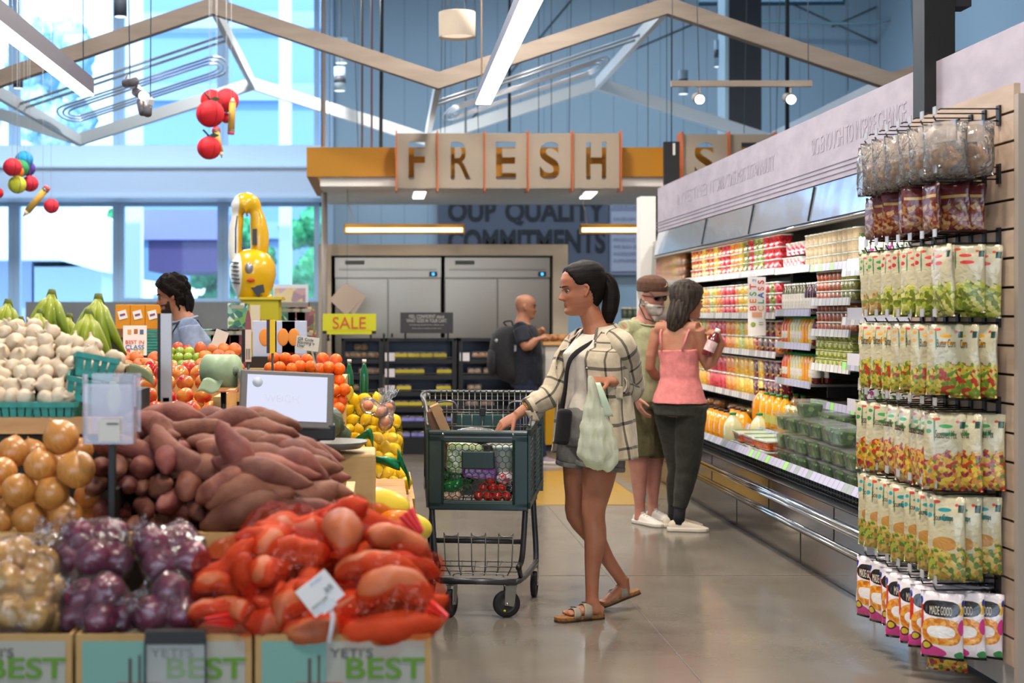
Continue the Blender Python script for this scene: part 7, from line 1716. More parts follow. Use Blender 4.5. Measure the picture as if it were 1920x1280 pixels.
limb(mb,[R2h,R2k,R2k.lerp(R2a,.35),R2a],[.10,.092,.078,.062,.060,.056,.040,.036],18);limb(mb,[L2h,L2k,L2k.lerp(L2a,.35),L2a],[.10,.092,.078,.062,.060,.056,.040,.036],18)
mb.tube([R2a,R2a+Vector((0,0,-.08))],[.036,.04],12);mb.tube([L2a,L2a+Vector((0,0,-.08))],[.036,.04],12)
finish(mb,'body',.0055,SK2,Mn,LIP,HM2)
POLO=fabric('polo_sage','#a3a27c','#989770');OLV_=fabric('shorts_olive','#5d5634','#524b2c')
mb=MB();torso(mb,nk2+Vector((0,0,.0)),ch2,wa2,pe2+Vector((0,0,.05)),l_,w=(.10,.188,.208,.202,.198,.196),t=(.085,.118,.150,.162,.158,.152));mb.tube([R2s,nk2+Vector((0,0,-.045)),L2s],[.074,.078,.074],16)
limb(mb,[R2s,R2s.lerp(R2e,.75)],[.070,.076,.076]);limb(mb,[L2s,L2s.lerp(L2e,.75)],[.070,.076,.076]);garment(mb,'polo_shirt',.008,POLO,Mn,6,.006,11)
m=MB();m.tube([off(nk2+f_*.012+l_*math.cos(t)*.082+f_*math.sin(t)*.075+Vector((0,0,.012-.024*math.sin(t))),Mn)for t in[2*PI*i/28 for i in range(28)]],.016,10,closed=True,ell=.008);m.obj('polo_collar',POLO,Mn)
mb=MB();mb.tube([pe2+Vector((0,0,.06)),pe2+Vector((0,0,-.08))],[.186,.196],26,ell=[.15,.15],side=l_)
for h_,k_ in((R2h,R2k),(L2h,L2k)):limb(mb,[h_,h_.lerp(k_,.5),h_.lerp(k_,.93)],[.115,.118,.116,.112],20)
garment(mb,'cargo_shorts',.008,OLV_,Mn,5,.006,12)
CAPM=fabric('cap_brown','#5a3a28','#4c3020')
cap=hairshell(HM2,Mn,lambda t:.140 if t<1.2 else .136,lambda t,z:.012+.016*sstep(.15,.20,z),CAPM,'cap',0)
m=MB()
def brim(u,v):
 t=lerp(-1.05,1.05,u);r0=headpt(t,.142,.012,feat=False);o_=.080*math.cos(t*.82);return off(HM2@(r0+Vector((0,-o_*v,-.016*v-.022*v*abs(math.sin(t))**2))),Mn)
m.grid(brim,20,6);m.obj('cap_brim',CAPM,Mn,solid=.004)
m=MB();q=headpt(.12,.185,.016,feat=False);m.M=Matrix.Translation(-Mn.location)@HM2@Matrix.Translation(q)@Matrix.Rotation(math.radians(68),4,'X');m.tube([(.026*math.cos(t),.018*math.sin(t),0)for t in[2*PI*i/24 for i in range(24)]],.0035,6,closed=True);m.box((0,0,0),(.02,.006,.004));m.box((0,.008,0),(.014,.004,.004));m.obj('cap_badge',mat('badge_tan','#c9a070',.7),Mn)
GLS=mat('sunglass_lens','#0e0d0e',.08,spec=1);
m=MB();m.M=Matrix.Translation(-Mn.location)@HM2
for s_ in(-1,1):
 m.sphere((s_*.033,-.088,.108),.024,18,10,(1,.18,.85),(0,0,s_*.25));m.tube([(s_*.058,-.078,.114),(s_*.074,-.03,.116),(s_*.078,.01,.116)],.0028,6)
m.tube([(-.012,-.096,.112),(0,-.1,.115),(.012,-.096,.112)],.003,6);m.obj('sunglasses',GLS,Mn)
WBD=mat('beard_white','#c9c0b6',.85,col2='#a89e94',nscale=30,bump=.6,bscale=90,bdist=.004)
mb=MB();rg=[]
for i in range(26):
 z=-.045+.125*i/25;row=[]
 for j in range(56):
  t=2*PI*j/56;tt=t if t<=PI else t-2*PI;k_=sstep(1.75,1.35,abs(tt))*(1-sstep(.060,.072,z)*(1 if abs(tt)<.9 else(1-sstep(.9,1.4,abs(tt)))))
  mouth=1 if not(abs(tt)<.28 and .046<z<.054)else .2
  p=headpt(t,max(z,.002),lerp(-.014,.013,k_*mouth),feat=False);
  if z<.002:p.z=z;p.x*=lerp(.55,1,(z+.045)/.047);p.y=lerp(-.06,p.y,(z+.045)/.047)
  p+=p.normalized()*.004*nz(p,70)*k_;row.append(off(HM2@p,Mn))
 rg.append(row)
mb.rings(rg,True,True);mb.obj('beard',WBD,Mn)
hairshell(HM2,Mn,lambda t:.30 if t<1.5 else .05,.006,WBD,'hair')
m=MB();m.tube([off(HM2@Vector((-.078,.01,.11)),Mn),off(HM2@Vector((-.085,.02,.05)),Mn),off(HM2@Vector((-.07,-.03,-.03)),Mn),off(HM2@Vector((-.04,-.07,-.045)),Mn)],.004,6);m.obj('glasses_cord',mat('cord_dark_green','#16342c',.6),Mn)
WSH=mat('white_leather','#d8d0c6',.5);WSO=mat('white_rubber','#cfc6ba',.6)
for a_ in(R2a,L2a):h_=Vector((a_.x-f_.x*.06,a_.y-f_.y*.06,0));shoe(Mn,h_,h_+f_*.285,WSH,WSO)
d=9.55;f_=Vector((.62,.78,0)).normalized();l_=Vector((-.78,.62,0)).normalized()
Wp=thing('person','person with long grey hair in a pink camisole holding a red juice bottle','person',(PX(1275,d),d,0))
HM3=headM(P(1288,597,d),math.radians(108),math.radians(3),0,1.06);SK3=skinm('skin_olive','#a56c52','#b57e64')
mb=MB();add_head(mb,HM3);nk3=P(1272,608,d);ch3=P(1272,655,d);wa3=P(1274,708,d);pe3=P(1274,755,d)
mb.tube([P(1280,575,d),P(1276,594,d),nk3],[.048,.05,.065],16);torso(mb,nk3,ch3,wa3,pe3,l_,w=(.08,.130,.130,.115,.145,.13),t=(.055,.075,.094,.088,.11,.09))
R3s,L3s=nk3-l_*.145+Vector((0,0,-.028)),nk3+l_*.155+Vector((0,0,-.03));mb.tube([R3s,nk3+Vector((0,0,-.03)),L3s],[.048,.05,.048],14)
R3e,R3w=P(1326,686,d-.05),P(1353,643,d-.14);L3e,L3w=L3s+Vector((-.045,.02,-.26)),L3s+Vector((.10,.20,-.36))
limb(mb,[R3s,R3e,R3w],[.048,.042,.037,.033,.024]);limb(mb,[L3s,L3e,L3w],[.040,.036,.033,.030,.024])
add_hand(mb,R3w,(-.42,-.1,1),(-1,-.1,-.3),(.1,1,.2),curls=[(.9,.9,.5),(.95,.95,.5),(1,.95,.5),(1.05,.9,.5)],sc=.95,tcurl=.7,tout=.9);add_hand(mb,L3w,(.8,.5,0),(0,0,-1),(1,0,0),curl=(.4,.4,.3),sc=.95)
R3h,L3h=pe3-l_*.085,pe3+l_*.085;R3k,L3k=P(1290,868,d-.02),P(1272,866,d+.10);R3a,L3a=P(1272,968,d-.02),P(1262,962,d+.16)
limb(mb,[R3h,R3k,R3k.lerp(R3a,.35),R3a],[.09,.08,.065,.052,.050,.046,.036,.032],16);limb(mb,[L3h,L3k,L3k.lerp(L3a,.35),L3a],[.09,.08,.065,.052,.050,.046,.036,.032],16)
finish(mb,'body',.0055,SK3,Wp,LIP,HM3);eyes(HM3,Wp,brow='#5a4a40')
PNK=fabric('camisole_pink','#d8807c','#cc7472')
mb=MB();mb.tube([ch3+Vector((0,0,.0)),ch3.lerp(wa3,.5),wa3,wa3.lerp(pe3,.6),pe3+Vector((0,0,.0))],[.140,.134,.134,.164,.186],28,ell=[.104,.102,.106,.138,.166],side=l_);garment(mb,'camisole',.007,PNK,Wp,4,.005,14)
for s_ in(-1,1):
 m=MB();m.tube([off(ch3+l_*s_*.075-f_*.098+Vector((0,0,-.004)),Wp),off(nk3+l_*s_*.098-f_*.068+Vector((0,0,-.06)),Wp),off(nk3+l_*s_*.105+Vector((0,0,.022)),Wp),off(nk3+l_*s_*.095+f_*.07+Vector((0,0,-.05)),Wp)],.008,8,ell=.004,side=l_);m.obj('shoulder_strap',PNK,Wp)
PNT=fabric('joggers_dark_olive','#2c2c22','#25251d')
mb=MB();mb.tube([pe3+Vector((0,0,.02)),pe3+Vector((0,0,-.02)),pe3+Vector((0,0,-.08))],[.166,.176,.174],26,ell=[.142,.152,.152],side=l_)
for h_,k_,a_ in((R3h,R3k,R3a),(L3h,L3k,L3a)):limb(mb,[h_,k_,k_.lerp(a_,.4),k_.lerp(a_,.84)],[.108,.10,.084,.074,.070,.064,.052,.044],20)
garment(mb,'joggers',.007,PNT,Wp,4,.006,15)
for a_,k_ in((R3a,R3k),(L3a,L3k)):m=MB();b0=off(k_.lerp(a_,.82),Wp);b1=off(a_+Vector((0,0,-.05)),Wp);m.tube([b0,b0.lerp(b1,.6),b1],[.040,.038,.042],14);m.obj('sock',mat('sock_black','#15161a',.9),Wp)
CSH=mat('cream_knit_shoe','#c4b6a2',.8);CSO=mat('cream_sole','#d0c6b6',.6)
for a_ in(R3a,L3a):ff=Vector((.95,-.12,0)).normalized();h_=Vector((a_.x-ff.x*.07,a_.y,0));shoe(Wp,h_,h_+ff*.26,CSH,CSO,h=.07)
GRH=mat('hair_grey_brown','#241c18',.6,col2='#4c423b',nscale=4,sc=(16,16,2),spec=.2,bump=.5,bscale=25,bdist=.004)
hairshell(HM3,Wp,lambda t:lerp_tab([(0,.188),(.6,.175),(1.0,.14),(1.3,.09),(1.6,.05),(2,.02),(3.2,.01)],t)[0],lambda t,z:.014+.008*sstep(.8,2,t),GRH,noise_=.003)
bk=HM3@Vector((0,.045,.11));sweep(HM3,Wp,[bk+Vector((.01,0,.02)),P(1276,572,d-.02),P(1271,592,d-.03),P(1266,608,d-.03),P(1259,620,d-.03)],[.06,.070,.072,.062,.03],[.07,.078,.078,.06,.03],GRH,'long_hair',side=(1,0,0),ridge=.004,nridge=13)
jb=thing('juice_bottle','dark red juice bottle with a white cap held up by the person in pink','bottle',P(1333,648,d-.17));jb.rotation_euler=(0,math.radians(24),0)
m=MB();m.lathe([(.001,-.075),(.03,-.075),(.036,-.065),(.036,.045),(.03,.065),(.015,.085),(.014,.095)],24,cap=True);m.obj('bottle_body',RJ,jb);m=MB();m.lathe([(.001,.093),(.018,.093),(.018,.12),(.001,.121)],20);m.obj('cap',WCAP,jb);m=MB();m.lathe([(.0366,-.04),(.0366,.03)],24);m.obj('bottle_label',mat('juice_label','#c99aa0',.5,col2='#e2cfc8',nscale=30),jb)
d=13.95;f_=Vector((.96,-.25,0)).normalized();l_=Vector((.25,.96,0)).normalized()
Bm=thing('person','bald person in a navy t-shirt with a black backpack before the bakery racks','person',(PX(990,d),d,0))
HM4=headM(P(985,598,d),math.radians(80),math.radians(2),0,1.05);SK4=skinm('skin_warm','#96644e','#a3745e')
mb=MB();add_head(mb,HM4);nk4=P(980,606,d);ch4=P(983,640,d);wa4=P(985,680,d);pe4=P(986,708,d)
mb.tube([P(983,580,d),P(981,596,d),nk4],[.06,.065,.08],16);torso(mb,nk4,ch4,wa4,pe4,l_,w=(.11,.18,.19,.18,.18,.15),t=(.08,.11,.14,.14,.14,.1))
R4s,L4s=nk4-l_*.19+Vector((0,0,-.05)),nk4+l_*.19+Vector((0,0,-.05));R4e,R4w=P(986,650,d-.25),P(1006,636,d-.28);L4e,L4w=P(1000,645,d+.2),P(1006,628,d+.05)
limb(mb,[R4s,R4e,R4w],[.058,.052,.048,.042,.03]);limb(mb,[L4s,L4e,L4w],[.058,.052,.048,.042,.03]);add_hand(mb,R4w,(1,.1,.35),(.2,.3,-.9),(0,1,.5),curl=(.8,.8,.5));add_hand(mb,L4w,(.6,-.4,.5),(0,-1,0),(0,0,1),curl=(.8,.8,.5))
R4h,L4h=pe4-l_*.09,pe4+l_*.09;R4k,L4k=P(1000,785,d-.1),P(980,785,d+.1);R4a,L4a=P(1012,852,d-.1),P(965,848,d+.1)
limb(mb,[R4h,R4k,R4a],[.1,.08,.06,.04]);limb(mb,[L4h,L4k,L4a],[.1,.08,.06,.04]);finish(mb,'body',.008,SK4,Bm,LIP,HM4);eyes(HM4,Bm)
NVY=fabric('navy_tee','#141a2a','#10151f');DEN=fabric('dark_denim','#1e2a48','#18223a')
mb=MB();torso(mb,nk4,ch4,wa4,pe4+Vector((0,0,.02)),l_,g=.022,w=(.09,.18,.19,.185,.185,.18),t=(.07,.11,.14,.145,.145,.14));mb.tube([R4s,nk4+Vector((0,0,-.045)),L4s],.068,14);limb(mb,[R4s,R4s.lerp(R4e,.8)],[.072,.074]);limb(mb,[L4s,L4s.lerp(L4e,.8)],[.072,.074]);garment(mb,'tshirt',.01,NVY,Bm,5,.006,11)
mb=MB();mb.tube([pe4+Vector((0,0,.05)),pe4+Vector((0,0,-.09))],[.19,.19],22,ell=.15,side=l_)
for h_,k_,a_ in((R4h,R4k,R4a),(L4h,L4k,L4a)):limb(mb,[h_,k_,a_+Vector((0,0,-.02))],[.12,.1,.08,.07])
garment(mb,'jeans',.01,DEN,Bm,4,.007,12)
for a_ in(R4a,L4a):h_=Vector((a_.x-.06,a_.y,0));shoe(Bm,h_,h_+f_*.28,mat('grey_trainer','#8a7a8a',.6),WSO,lace=False)
mb=MB();
WBD2=mat('stubble','#4a3a30',.9);hairshell(HM4,Bm,lambda t:.30 if t<1.6 else .045,.0025,WBD2,'stubble_hair')if False else None
bp_=thing('backpack','large black backpack worn by the bald person in navy','backpack',P(951,662,d-.02));kk=d/F
BPK=fabric('backpack_black','#0f1014','#191a20')
m=MB();m.rings([[Vector((w_*kk*math.cos(t)*(1 if math.cos(t)<0 else .8)+x*kk,.165*ww*math.sin(t),z*kk))for t in[2*PI*j/24 for j in range(24)]]for(x,z,w_,ww)in((4,52,8,.5),(0,46,22,.9),(-3,25,30,1),(-2,0,33,1.05),(2,-28,32,1.05),(8,-48,25,1),(12,-56,10,.7))],True,True);m.obj('main_pack',BPK,bp_,sub=1)
m=MB();m.rings([[Vector((-(24+12*w_*abs(math.cos(t)))*kk,.12*w_*math.sin(t),z*kk+.0))for t in[PI/2+PI*j/12 for j in range(13)]]for z,w_ in((10,.4),(2,.95),(-22,1),(-36,.8),(-42,.3))],False,False);m.obj('front_pocket',BPK,bp_,solid=.02)
m=MB();m.tube(cspline([(20*kk,-.12,44*kk),(34*kk,-.16,46*kk),(44*kk,-.17,24*kk),(38*kk,-.17,-6*kk),(22*kk,-.15,-26*kk)],5),.018,8,ell=.008);m.tube(cspline([(0,0,50*kk),(-6*kk,0,58*kk),(8*kk,0,60*kk),(10*kk,0,50*kk)],4),.008,6);m.obj('strap',BPK,bp_)
m=MB();m.sphere((-22*kk,-.125,24*kk),.018,10,6,(1,.3,1));m.box((12*kk,-.17,10*kk),(.02,.01,.06));m.obj('badge',mat('badge_silver','#8a8c94',.4),bp_)
d=9.1;f_=Vector((-.95,-.3,0)).normalized();l_=Vector((.3,-.95,0)).normalized()
Cl=thing('person','shop clerk with dark wavy hair, blue grey shirt and dark apron behind the apples','person',(PX(356,d),d,0))
HM5=headM(P(329,586,d),math.radians(-82),math.radians(10),0,1.0);SK5=skinm('skin_brown','#96644c','#a3725a')
mb=MB();add_head(mb,HM5);nk5=P(347,603,d);ch5=P(354,645,d);wa5=P(360,700,d);pe5=P(362,740,d)
mb.tube([P(334,570,d),P(340,588,d),nk5],[.055,.058,.075],16);torso(mb,nk5,ch5,wa5,pe5,l_);R5s,L5s=nk5-l_*.175+Vector((0,0,-.04)),nk5+l_*.175+Vector((0,0,-.04))
L5e,L5w=P(368,690,d-.25),P(335,722,d-.3);R5e,R5w=P(340,690,d+.2),P(318,715,d+.1);mb.tube([R5s,nk5+Vector((0,0,-.04)),L5s],.055,14)
limb(mb,[L5s,L5e,L5w],[.055,.05,.045,.04,.028]);limb(mb,[R5s,R5e,R5w],[.055,.05,.045,.04,.028]);add_hand(mb,L5w,(-1,0,-.3),(0,.2,-1),(0,1,0));add_hand(mb,R5w,(-1,0,-.3),(0,-.2,-1),(0,-1,0))
R5h,L5h=pe5-l_*.09,pe5+l_*.09
for h_ in(R5h,L5h):limb(mb,[h_,Vector((h_.x,h_.y,.5)),Vector((h_.x+.02,h_.y,.09))],[.1,.08,.06,.04])
finish(mb,'body',.007,SK5,Cl,LIP,HM5);eyes(HM5,Cl,brow='#1a1210',bw=.004)
BLS=fabric('blue_grey_shirt','#7f8da6','#73819a');APR=fabric('dark_apron','#20262a','#1a2022')
mb=MB();torso(mb,nk5,ch5,wa5,pe5,l_,g=.02);mb.tube([R5s,nk5+Vector((0,0,-.04)),L5s],.068,14);limb(mb,[L5s,L5e,L5e.lerp(L5w,.4)],[.072,.068,.062,.056]);limb(mb,[R5s,R5e,R5e.lerp(R5w,.4)],[.072,.068,.062,.056]);garment(mb,'shirt',.008,BLS,Cl,5,.006,12)
m=MB();m.tube([off(nk5+f_*.01+l_*math.cos(t)*.085+f_*math.sin(t)*.078+Vector((0,0,.012-.02*math.sin(t))),Cl)for t in[2*PI*i/28 for i in range(28)]],.018,10,closed=True,ell=.008);m.obj('shirt_collar',BLS,Cl)
mb=MB();mb.tube([pe5+Vector((0,0,.03)),pe5+Vector((0,0,-.09))],[.175,.175],20,ell=.14,side=l_)
for h_ in(R5h,L5h):limb(mb,[h_,Vector((h_.x,h_.y,.5)),Vector((h_.x+.02,h_.y,.08))],[.12,.1,.08,.07])
garment(mb,'trousers',.01,fabric('dark_trousers','#22242a'),Cl,4,.006,12)
for h_ in(R5h,L5h):q=Vector((h_.x+.08,h_.y,0));shoe(Cl,q,q+f_*.28,mat('black_shoe','#18181a',.5),BLACK,lace=False)
m=MB()
def apron(u,v):
 t=lerp(-1.15,1.15,u);z=lerp(ch5.z+.02,.45,v);c=ch5.lerp(pe5,min(1,(ch5.z-z)/(ch5.z-pe5.z)))if z>pe5.z else Vector((pe5.x,pe5.y,z));c=Vector((c.x,c.y,z));w_=lerp(.10,.20,sstep(0,.25,v));return off(c+f_*(.165*math.cos(t)+.01)+l_*math.sin(t)*w_*1.05,Cl)
m.grid(apron,14,14);m.obj('apron',APR,Cl,solid=.005)
for s_ in(-1,1):m=MB();m.tube([off(ch5+f_*.15+l_*s_*.09+Vector((0,0,.02)),Cl),off(nk5+l_*s_*.10+f_*.06+Vector((0,0,.0)),Cl),off(nk5+l_*s_*.10-f_*.06+Vector((0,0,.012)),Cl),off(ch5-f_*.14+l_*s_*.02,Cl)],.012,8,ell=.004,side=l_);m.obj('apron_strap',APR,Cl)
HB=mat('hair_black_wavy','#0a0807',.8,col2='#1a120f',nscale=20,bump=.9,bscale=40,bdist=.01,spec=.15)
hairshell(HM5,Cl,lambda t:lerp_tab([(0,.175),(.7,.165),(1.1,.13),(1.4,.10),(1.55,.11),(1.75,.05),(2.2,.0),(3.2,-.01)],t)[0],lambda t,z:.020+.006*math.sin(t*9+z*90),HB,noise_=.014,nz_=34)
sweep(HM5,Cl,[HM5@Vector((0,.075,.12)),HM5@Vector((0,.082,.06)),HM5@Vector((0,.07,.0)),HM5@Vector((0,.05,-.03))],[.05,.062,.05,.02],[.04,.045,.035,.02],HB,'back_curls',side=(0,1,0),ridge=.006,nridge=7)
hb=mat('short_beard','#2a1a14',.9,bump=.5,bscale=120)
mb=MB();rg=[]
for i in range(20):
 z=-.006+.085*i/19;row=[]
 for j in range(48):
  t=2*PI*j/48;tt=t if t<=PI else t-2*PI;k_=sstep(1.55,1.2,abs(tt))*(1-sstep(.062,.070,z)*(1-sstep(.9,1.2,abs(tt))))*(0 if(abs(tt)<.3 and .042<z<.057)else 1)*(sstep(.03,.02,z)if abs(tt)<.0 else 1)*(1 if(z<.032 or z>.055 or abs(tt)>.9)else .6);row.append(off(HM5@headpt(t,max(z,.0),lerp(-.012,.004,k_),feat=False),Cl))
 rg.append(row)
mb.rings(rg,True,True);mb.obj('beard',hb,Cl)
m=MB();m.M=Matrix.Translation(-Cl.location)@HM5
for s_ in(-1,1):m.tube([(s_*.032+.021*math.cos(t),-.092+.006*abs(math.sin(t)),.108+.017*math.sin(t))for t in[2*PI*i/20 for i in range(20)]],.0014,5,closed=True);m.tube([(s_*.052,-.088,.112),(s_*.076,.0,.112)],.0014,5)
m.obj('glasses',mat('thin_gold_rim','#a8946a',.3,.9),Cl)
m=MB();m.box((0,0,0),(.02,.05,.02));q=m.obj('name_badge',mat('badge_green','#8ac89a',.5),Cl);q.location=off(ch5+f_*.18+Vector((0,-.06,.0)),Cl)
#hanging frames
D1,D2=14.3,18.9
def zig(name,label,pts,d,bw,bh,m_,cat='frame'):
 o=thing(name,label,cat,(0,d,0));m=MB()
 q=[Vector((PX(x,d),0,PZ(y,d)))for x,y in pts]
 offs=[]
 for i,p in enumerate(q):
  if i==0:t=(q[1]-q[0]).normalized();n=Vector((-t.z,0,t.x));s_=1
  elif i==len(q)-1:t=(q[-1]-q[-2]).normalized();n=Vector((-t.z,0,t.x));s_=1
  else:
   t1=(q[i]-q[i-1]).normalized();t2=(q[i+1]-q[i]).normalized();n1=Vector((-t1.z,0,t1.x));n2=Vector((-t2.z,0,t2.x));n=(n1+n2).normalized();s_=1/max(.3,n.dot(n1))
  offs.append(n*s_)
 rings=[[p+n*bh/2+Vector((0,-bw/2,0)),p+n*bh/2+Vector((0,bw/2,0)),p-n*bh/2+Vector((0,bw/2,0)),p-n*bh/2+Vector((0,-bw/2,0))]for p,n in zip(q,offs)]
 m.rings(rings,True,True,None,False);m.obj('folded_bar',m_,o)
 return o,q
WHB=mat('white_bar','#c6d4e0',.5)
fz,q1=zig('zigzag_rafter','long pale wood zigzag ceiling frame nearest the camera above the aisle',[(-460,5),(-30,158),(400,12),(822,152),(1250,12),(1668,153),(2100,12)],D1,.12,.155,BARM)
bz,q2=zig('zigzag_rafter','pale blue grey zigzag ceiling frame hanging behind the first one',[(-180,156),(148,262),(474,157),(800,262),(1120,157),(1440,262),(1760,156)],D2,.12,.15,WHB)
lab={0:'at the left edge',1:'down at the left',2:'from the left peak',3:'from the middle valley behind the F board',4:'from the right peak',5:'above the white valance'}
for i,(a,b_)in enumerate(zip([(-30,158),(400,12),(822,152),(1250,12),(1668,153)],[(148,262),(474,157),(800,262),(1120,157),(1440,262)])):
 m=MB();A=P(a[0],a[1],D1+.07);B=P(b_[0],b_[1],D2-.07);A.z-=.0;c0=(A+B)/2
 m.quadbox(A-c0,B-c0,.06,.13);o=m.obj('ridge_bar',WHB);o.location=c0;tag(o,'white bar joining the two zigzag frames, %s'%['at the left edge','from the left peak','from the middle valley','from the right peak','above the white valance'][i],'bar')
def rods(x0,y0,x1,y1,nm):
 """racetrack of metal rods in the sloping bay between two frames"""
 A1,B1=P(x0[0],x0[1],D1),P(x1[0],x1[1],D1);A2,B2=P(y0[0],y0[1],D2),P(y1[0],y1[1],D2)
 def S(u,v):return A1.lerp(B1,u).lerp(A2.lerp(B2,u),v)
 o=thing('rod_panel',nm,'rods',(0,0,0));m=MB()
 for v in(.30,.36):m.tube([S(0,v),S(1,v)],.016,8)
 for rr in(.0,.035,.07):
  a,b_,lo,hi=.07+rr*.6,.93-rr*.6,.48+rr,.74-rr;c=(lo+hi)/2;h=(hi-lo)/2;pts=[]
  for k in range(9):t=PI/2+PI*k/8;pts.append(S(a+.06+.06*math.cos(t),c+h*math.sin(t)))
  for k in range(9):t=-PI/2+PI*k/8;pts.append(S(b_-.06+.06*math.cos(t),c+h*math.sin(t)))
  m.tube(pts,.013,8,closed=True)
 m.obj('rods',mat('rod_metal','#b4bcc6',.3,.7),o)
rods((-30,158),(148,262),(400,12),(474,157),'racetrack of pale metal rods in the left bay of the ceiling frames')
rods((822,152),(800,262),(1250,12),(1120,157),'racetrack of pale metal rods in the middle bay of the ceiling frames')
CABM=mat('hanger_cable','#4a545e',.5)
def vline(px,y0,y1,d,r,m_,label,name='hanger_cable',cat='cable',x2=None):
 a=P(px,y1,d);b_=P(x2 if x2 is not None else px,y0,d);m=MB();m.tube([(0,0,0),b_-a],r,8);o=m.obj(name,m_);o.location=a;tag(o,label,cat)
TOP=-260
PIPE=mat('conduit_brown','#5a4a4c',.5)
vline(606,TOP,275,16.8,.03,mat('post_paint2','#8f8d90',.5),'thick grey hanger pipe at the left end of the canopy','hanger_pipe','pipe')
vline(679,TOP,276,16.9,.013,PIPE,'dark brown conduit left of the second one above the canopy','conduit','pipe')
vline(697,TOP,276,16.7,.013,mat('conduit_mauve','#6f5566',.5),'mauve conduit between two dark ones above the canopy','conduit','pipe')
vline(714,TOP,276,16.9,.022,mat('conduit_navy','#101a26',.5),'thick near black conduit left of the letter F board','conduit','pipe',718)
vline(955,TOP,247,16.95,.018,mat('conduit_navy','#101a26',.5),'black conduit rising behind the letter E board','conduit','pipe')
vline(873,TOP,249,17.3,.014,mat('pipe_blue','#6f8498',.5),'blue grey pipe rising behind the letter R board','conduit','pipe')
vline(1476,TOP,250,17.0,.026,mat('conduit_navy','#101a26',.5),'black conduit right of the dark grey column','conduit','pipe')
for i,(px,y1,x2)in enumerate([(618,275,618),(671,275,655),(826,249,832),(834,249,836),(897,249,884),(1010,249,1010),(1034,249,1033),(1067,249,1075),(1215,275,1215),(1250,266,1250),(1445,250,1440),(1455,250,1470),(1590,170,1590),(1650,150,1650),(1715,120,1695),(1395,250,1405)]):
 vline(px,TOP,y1,16.9 if y1>200 else 15.0,.0045,CABM,'thin hanger wire above the canopy, %s from the left'%['first','second','third','fourth','fifth','sixth','seventh','eighth','ninth','tenth','eleventh','twelfth','thirteenth','fourteenth','fifteenth','sixteenth'][i],x2=x2)
for i,(a,b_)in enumerate([((858,255),(1080,-10)),((1160,105),(1300,45)),((1480,5),(1720,115)),((1560,50),(1740,-30))]):
 A,B=P(a[0],a[1],25.98),P(b_[0],b_[1],25.98);m=MB();m.tube([Vector(),B-A],.014,8);o=m.obj('brace_cable',CABM);o.location=A;tag(o,'slanting brace cable high on the back wall, %s from the left'%['first','second','third','fourth'][i],'cable')
m=MB();A=P(1425,42,25.3);m.tube(cspline([Vector(),P(1460,40,25.3)-A,P(1640,42,25.3)-A,P(1760,5,25.3)-A,P(1920,8,25.3)-A],5),.03,8);o=m.obj('wall_pipe',mat('pipe_pale','#8fb0bc',.5));o.location=A;tag(o,'pale pipe running high along the back wall at the right','pipe')
m=MB();A=P(1310,5,22);m.tube([Vector(),P(1580,5,22)-A,P(1580,-14,22)-A],.05,8);o=m.obj('sprinkler_pipe',mat('pipe_dark','#24465a',.5));o.location=A;tag(o,'dark blue sprinkler pipe at the top edge near the column','pipe')
def bar_light(name,label,a,b_,da,db,w_,h_,glow,cap=None):
 A,B=P(a[0],a[1],da),P(b_[0],b_[1],db);c0=(A+B)/2;o=thing(name,label,'light',c0);m=MB();m.quadbox(A-c0,B-c0,w_,h_);m.obj('housing',mat('light_housing','#77737f',.5),o)
 dn=Vector((0,0,-h_/2-.006));m=MB();m.quadbox(A-c0+dn,B-c0+dn,w_*.92,.012);m.obj('diffuser',emis('tube_white','#ffffff',glow),o)
 return o,c0
o,c0=bar_light('linear_light','bright slanting linear light above the letters S and H',(906,184),(1040,-110),11.0,6.2,.12,.07,9)
o,c0=bar_light('linear_light','grey edged linear light slanting in from the left edge',(163,162),(-90,-40),11.0,7.4,.11,.12,7)
vline(156,TOP,145,11.0,.004,CABM,'thin wire holding the end of the left linear light')
vline(903,TOP,170,11.05,.006,mat('cord_tan','#c9a88a',.5),'tan cord holding the end of the bright linear light')
o=thing('drum_pendant','short beige drum pendant lamp hanging left of the bright linear light','lamp',P(857,48,12.5));k=12.5/F
m=MB();m.lathe([(34*k,-22*k),(34.5*k,24*k),(33.5*k,24*k),(33*k,-22*k),(34*k,-22*k)],40);m.obj('drum_shade',mat('drum_shade','#cfc0ae',.7),o)
m=MB();m.lathe([(.001,-17*k),(33*k,-17*k)],40);m.obj('diffuser',emis('drum_glow','#ffe6cc',1.1),o);m=MB();m.lathe([(.001,23*k),(33*k,23*k)],40);m.obj('top_disc',mat('drum_shade','#cfc0ae',.7),o)
m=MB();m.tube([(0,0,23*k),(0,0,1.6)],.004,6)
for s_ in(-1,1):m.tube([(s_*20*k,0,23*k),(0,0,.5)],.0025,5)
m.obj('cord',CABM,o)
o=thing('track_light','horizontal wooden track bar with two glaring spots above the valance','light',P(1390,157,13.0));k=13.0/F
m=MB();m.box((0,0,0),(264*k,.05,11*k));m.obj('track_bar',BARM,o)
for x in(-79,92):
 m=MB();m.cyl((x*k,0,-5*k),(x*k,0,-20*k),.012,8);m.tube([(x*k,.12,-22*k),(x*k,-.02,-30*k)],9*k,18);h=m.obj('spot_head',mat('spot_grey','#8a8480',.5),o)
 m=MB();m.cyl((x*k,-.021,-30*k),(x*k,-.030,-30.6*k),8*k,18);m.obj('spot_lens',emis('spot_glare','#fff2dc',60),h)
m=MB()
for x,t in((-130,-128),(126,122),(-79,-92)):m.tube([(x*k,0,4*k),(t*k,0,2.2)],.004,6)
m.obj('cord',CABM,o)
o=thing('track_light','short track bar with four grey spot cans in front of the left windows','light',P(262,172,10.5));k=10.5/F
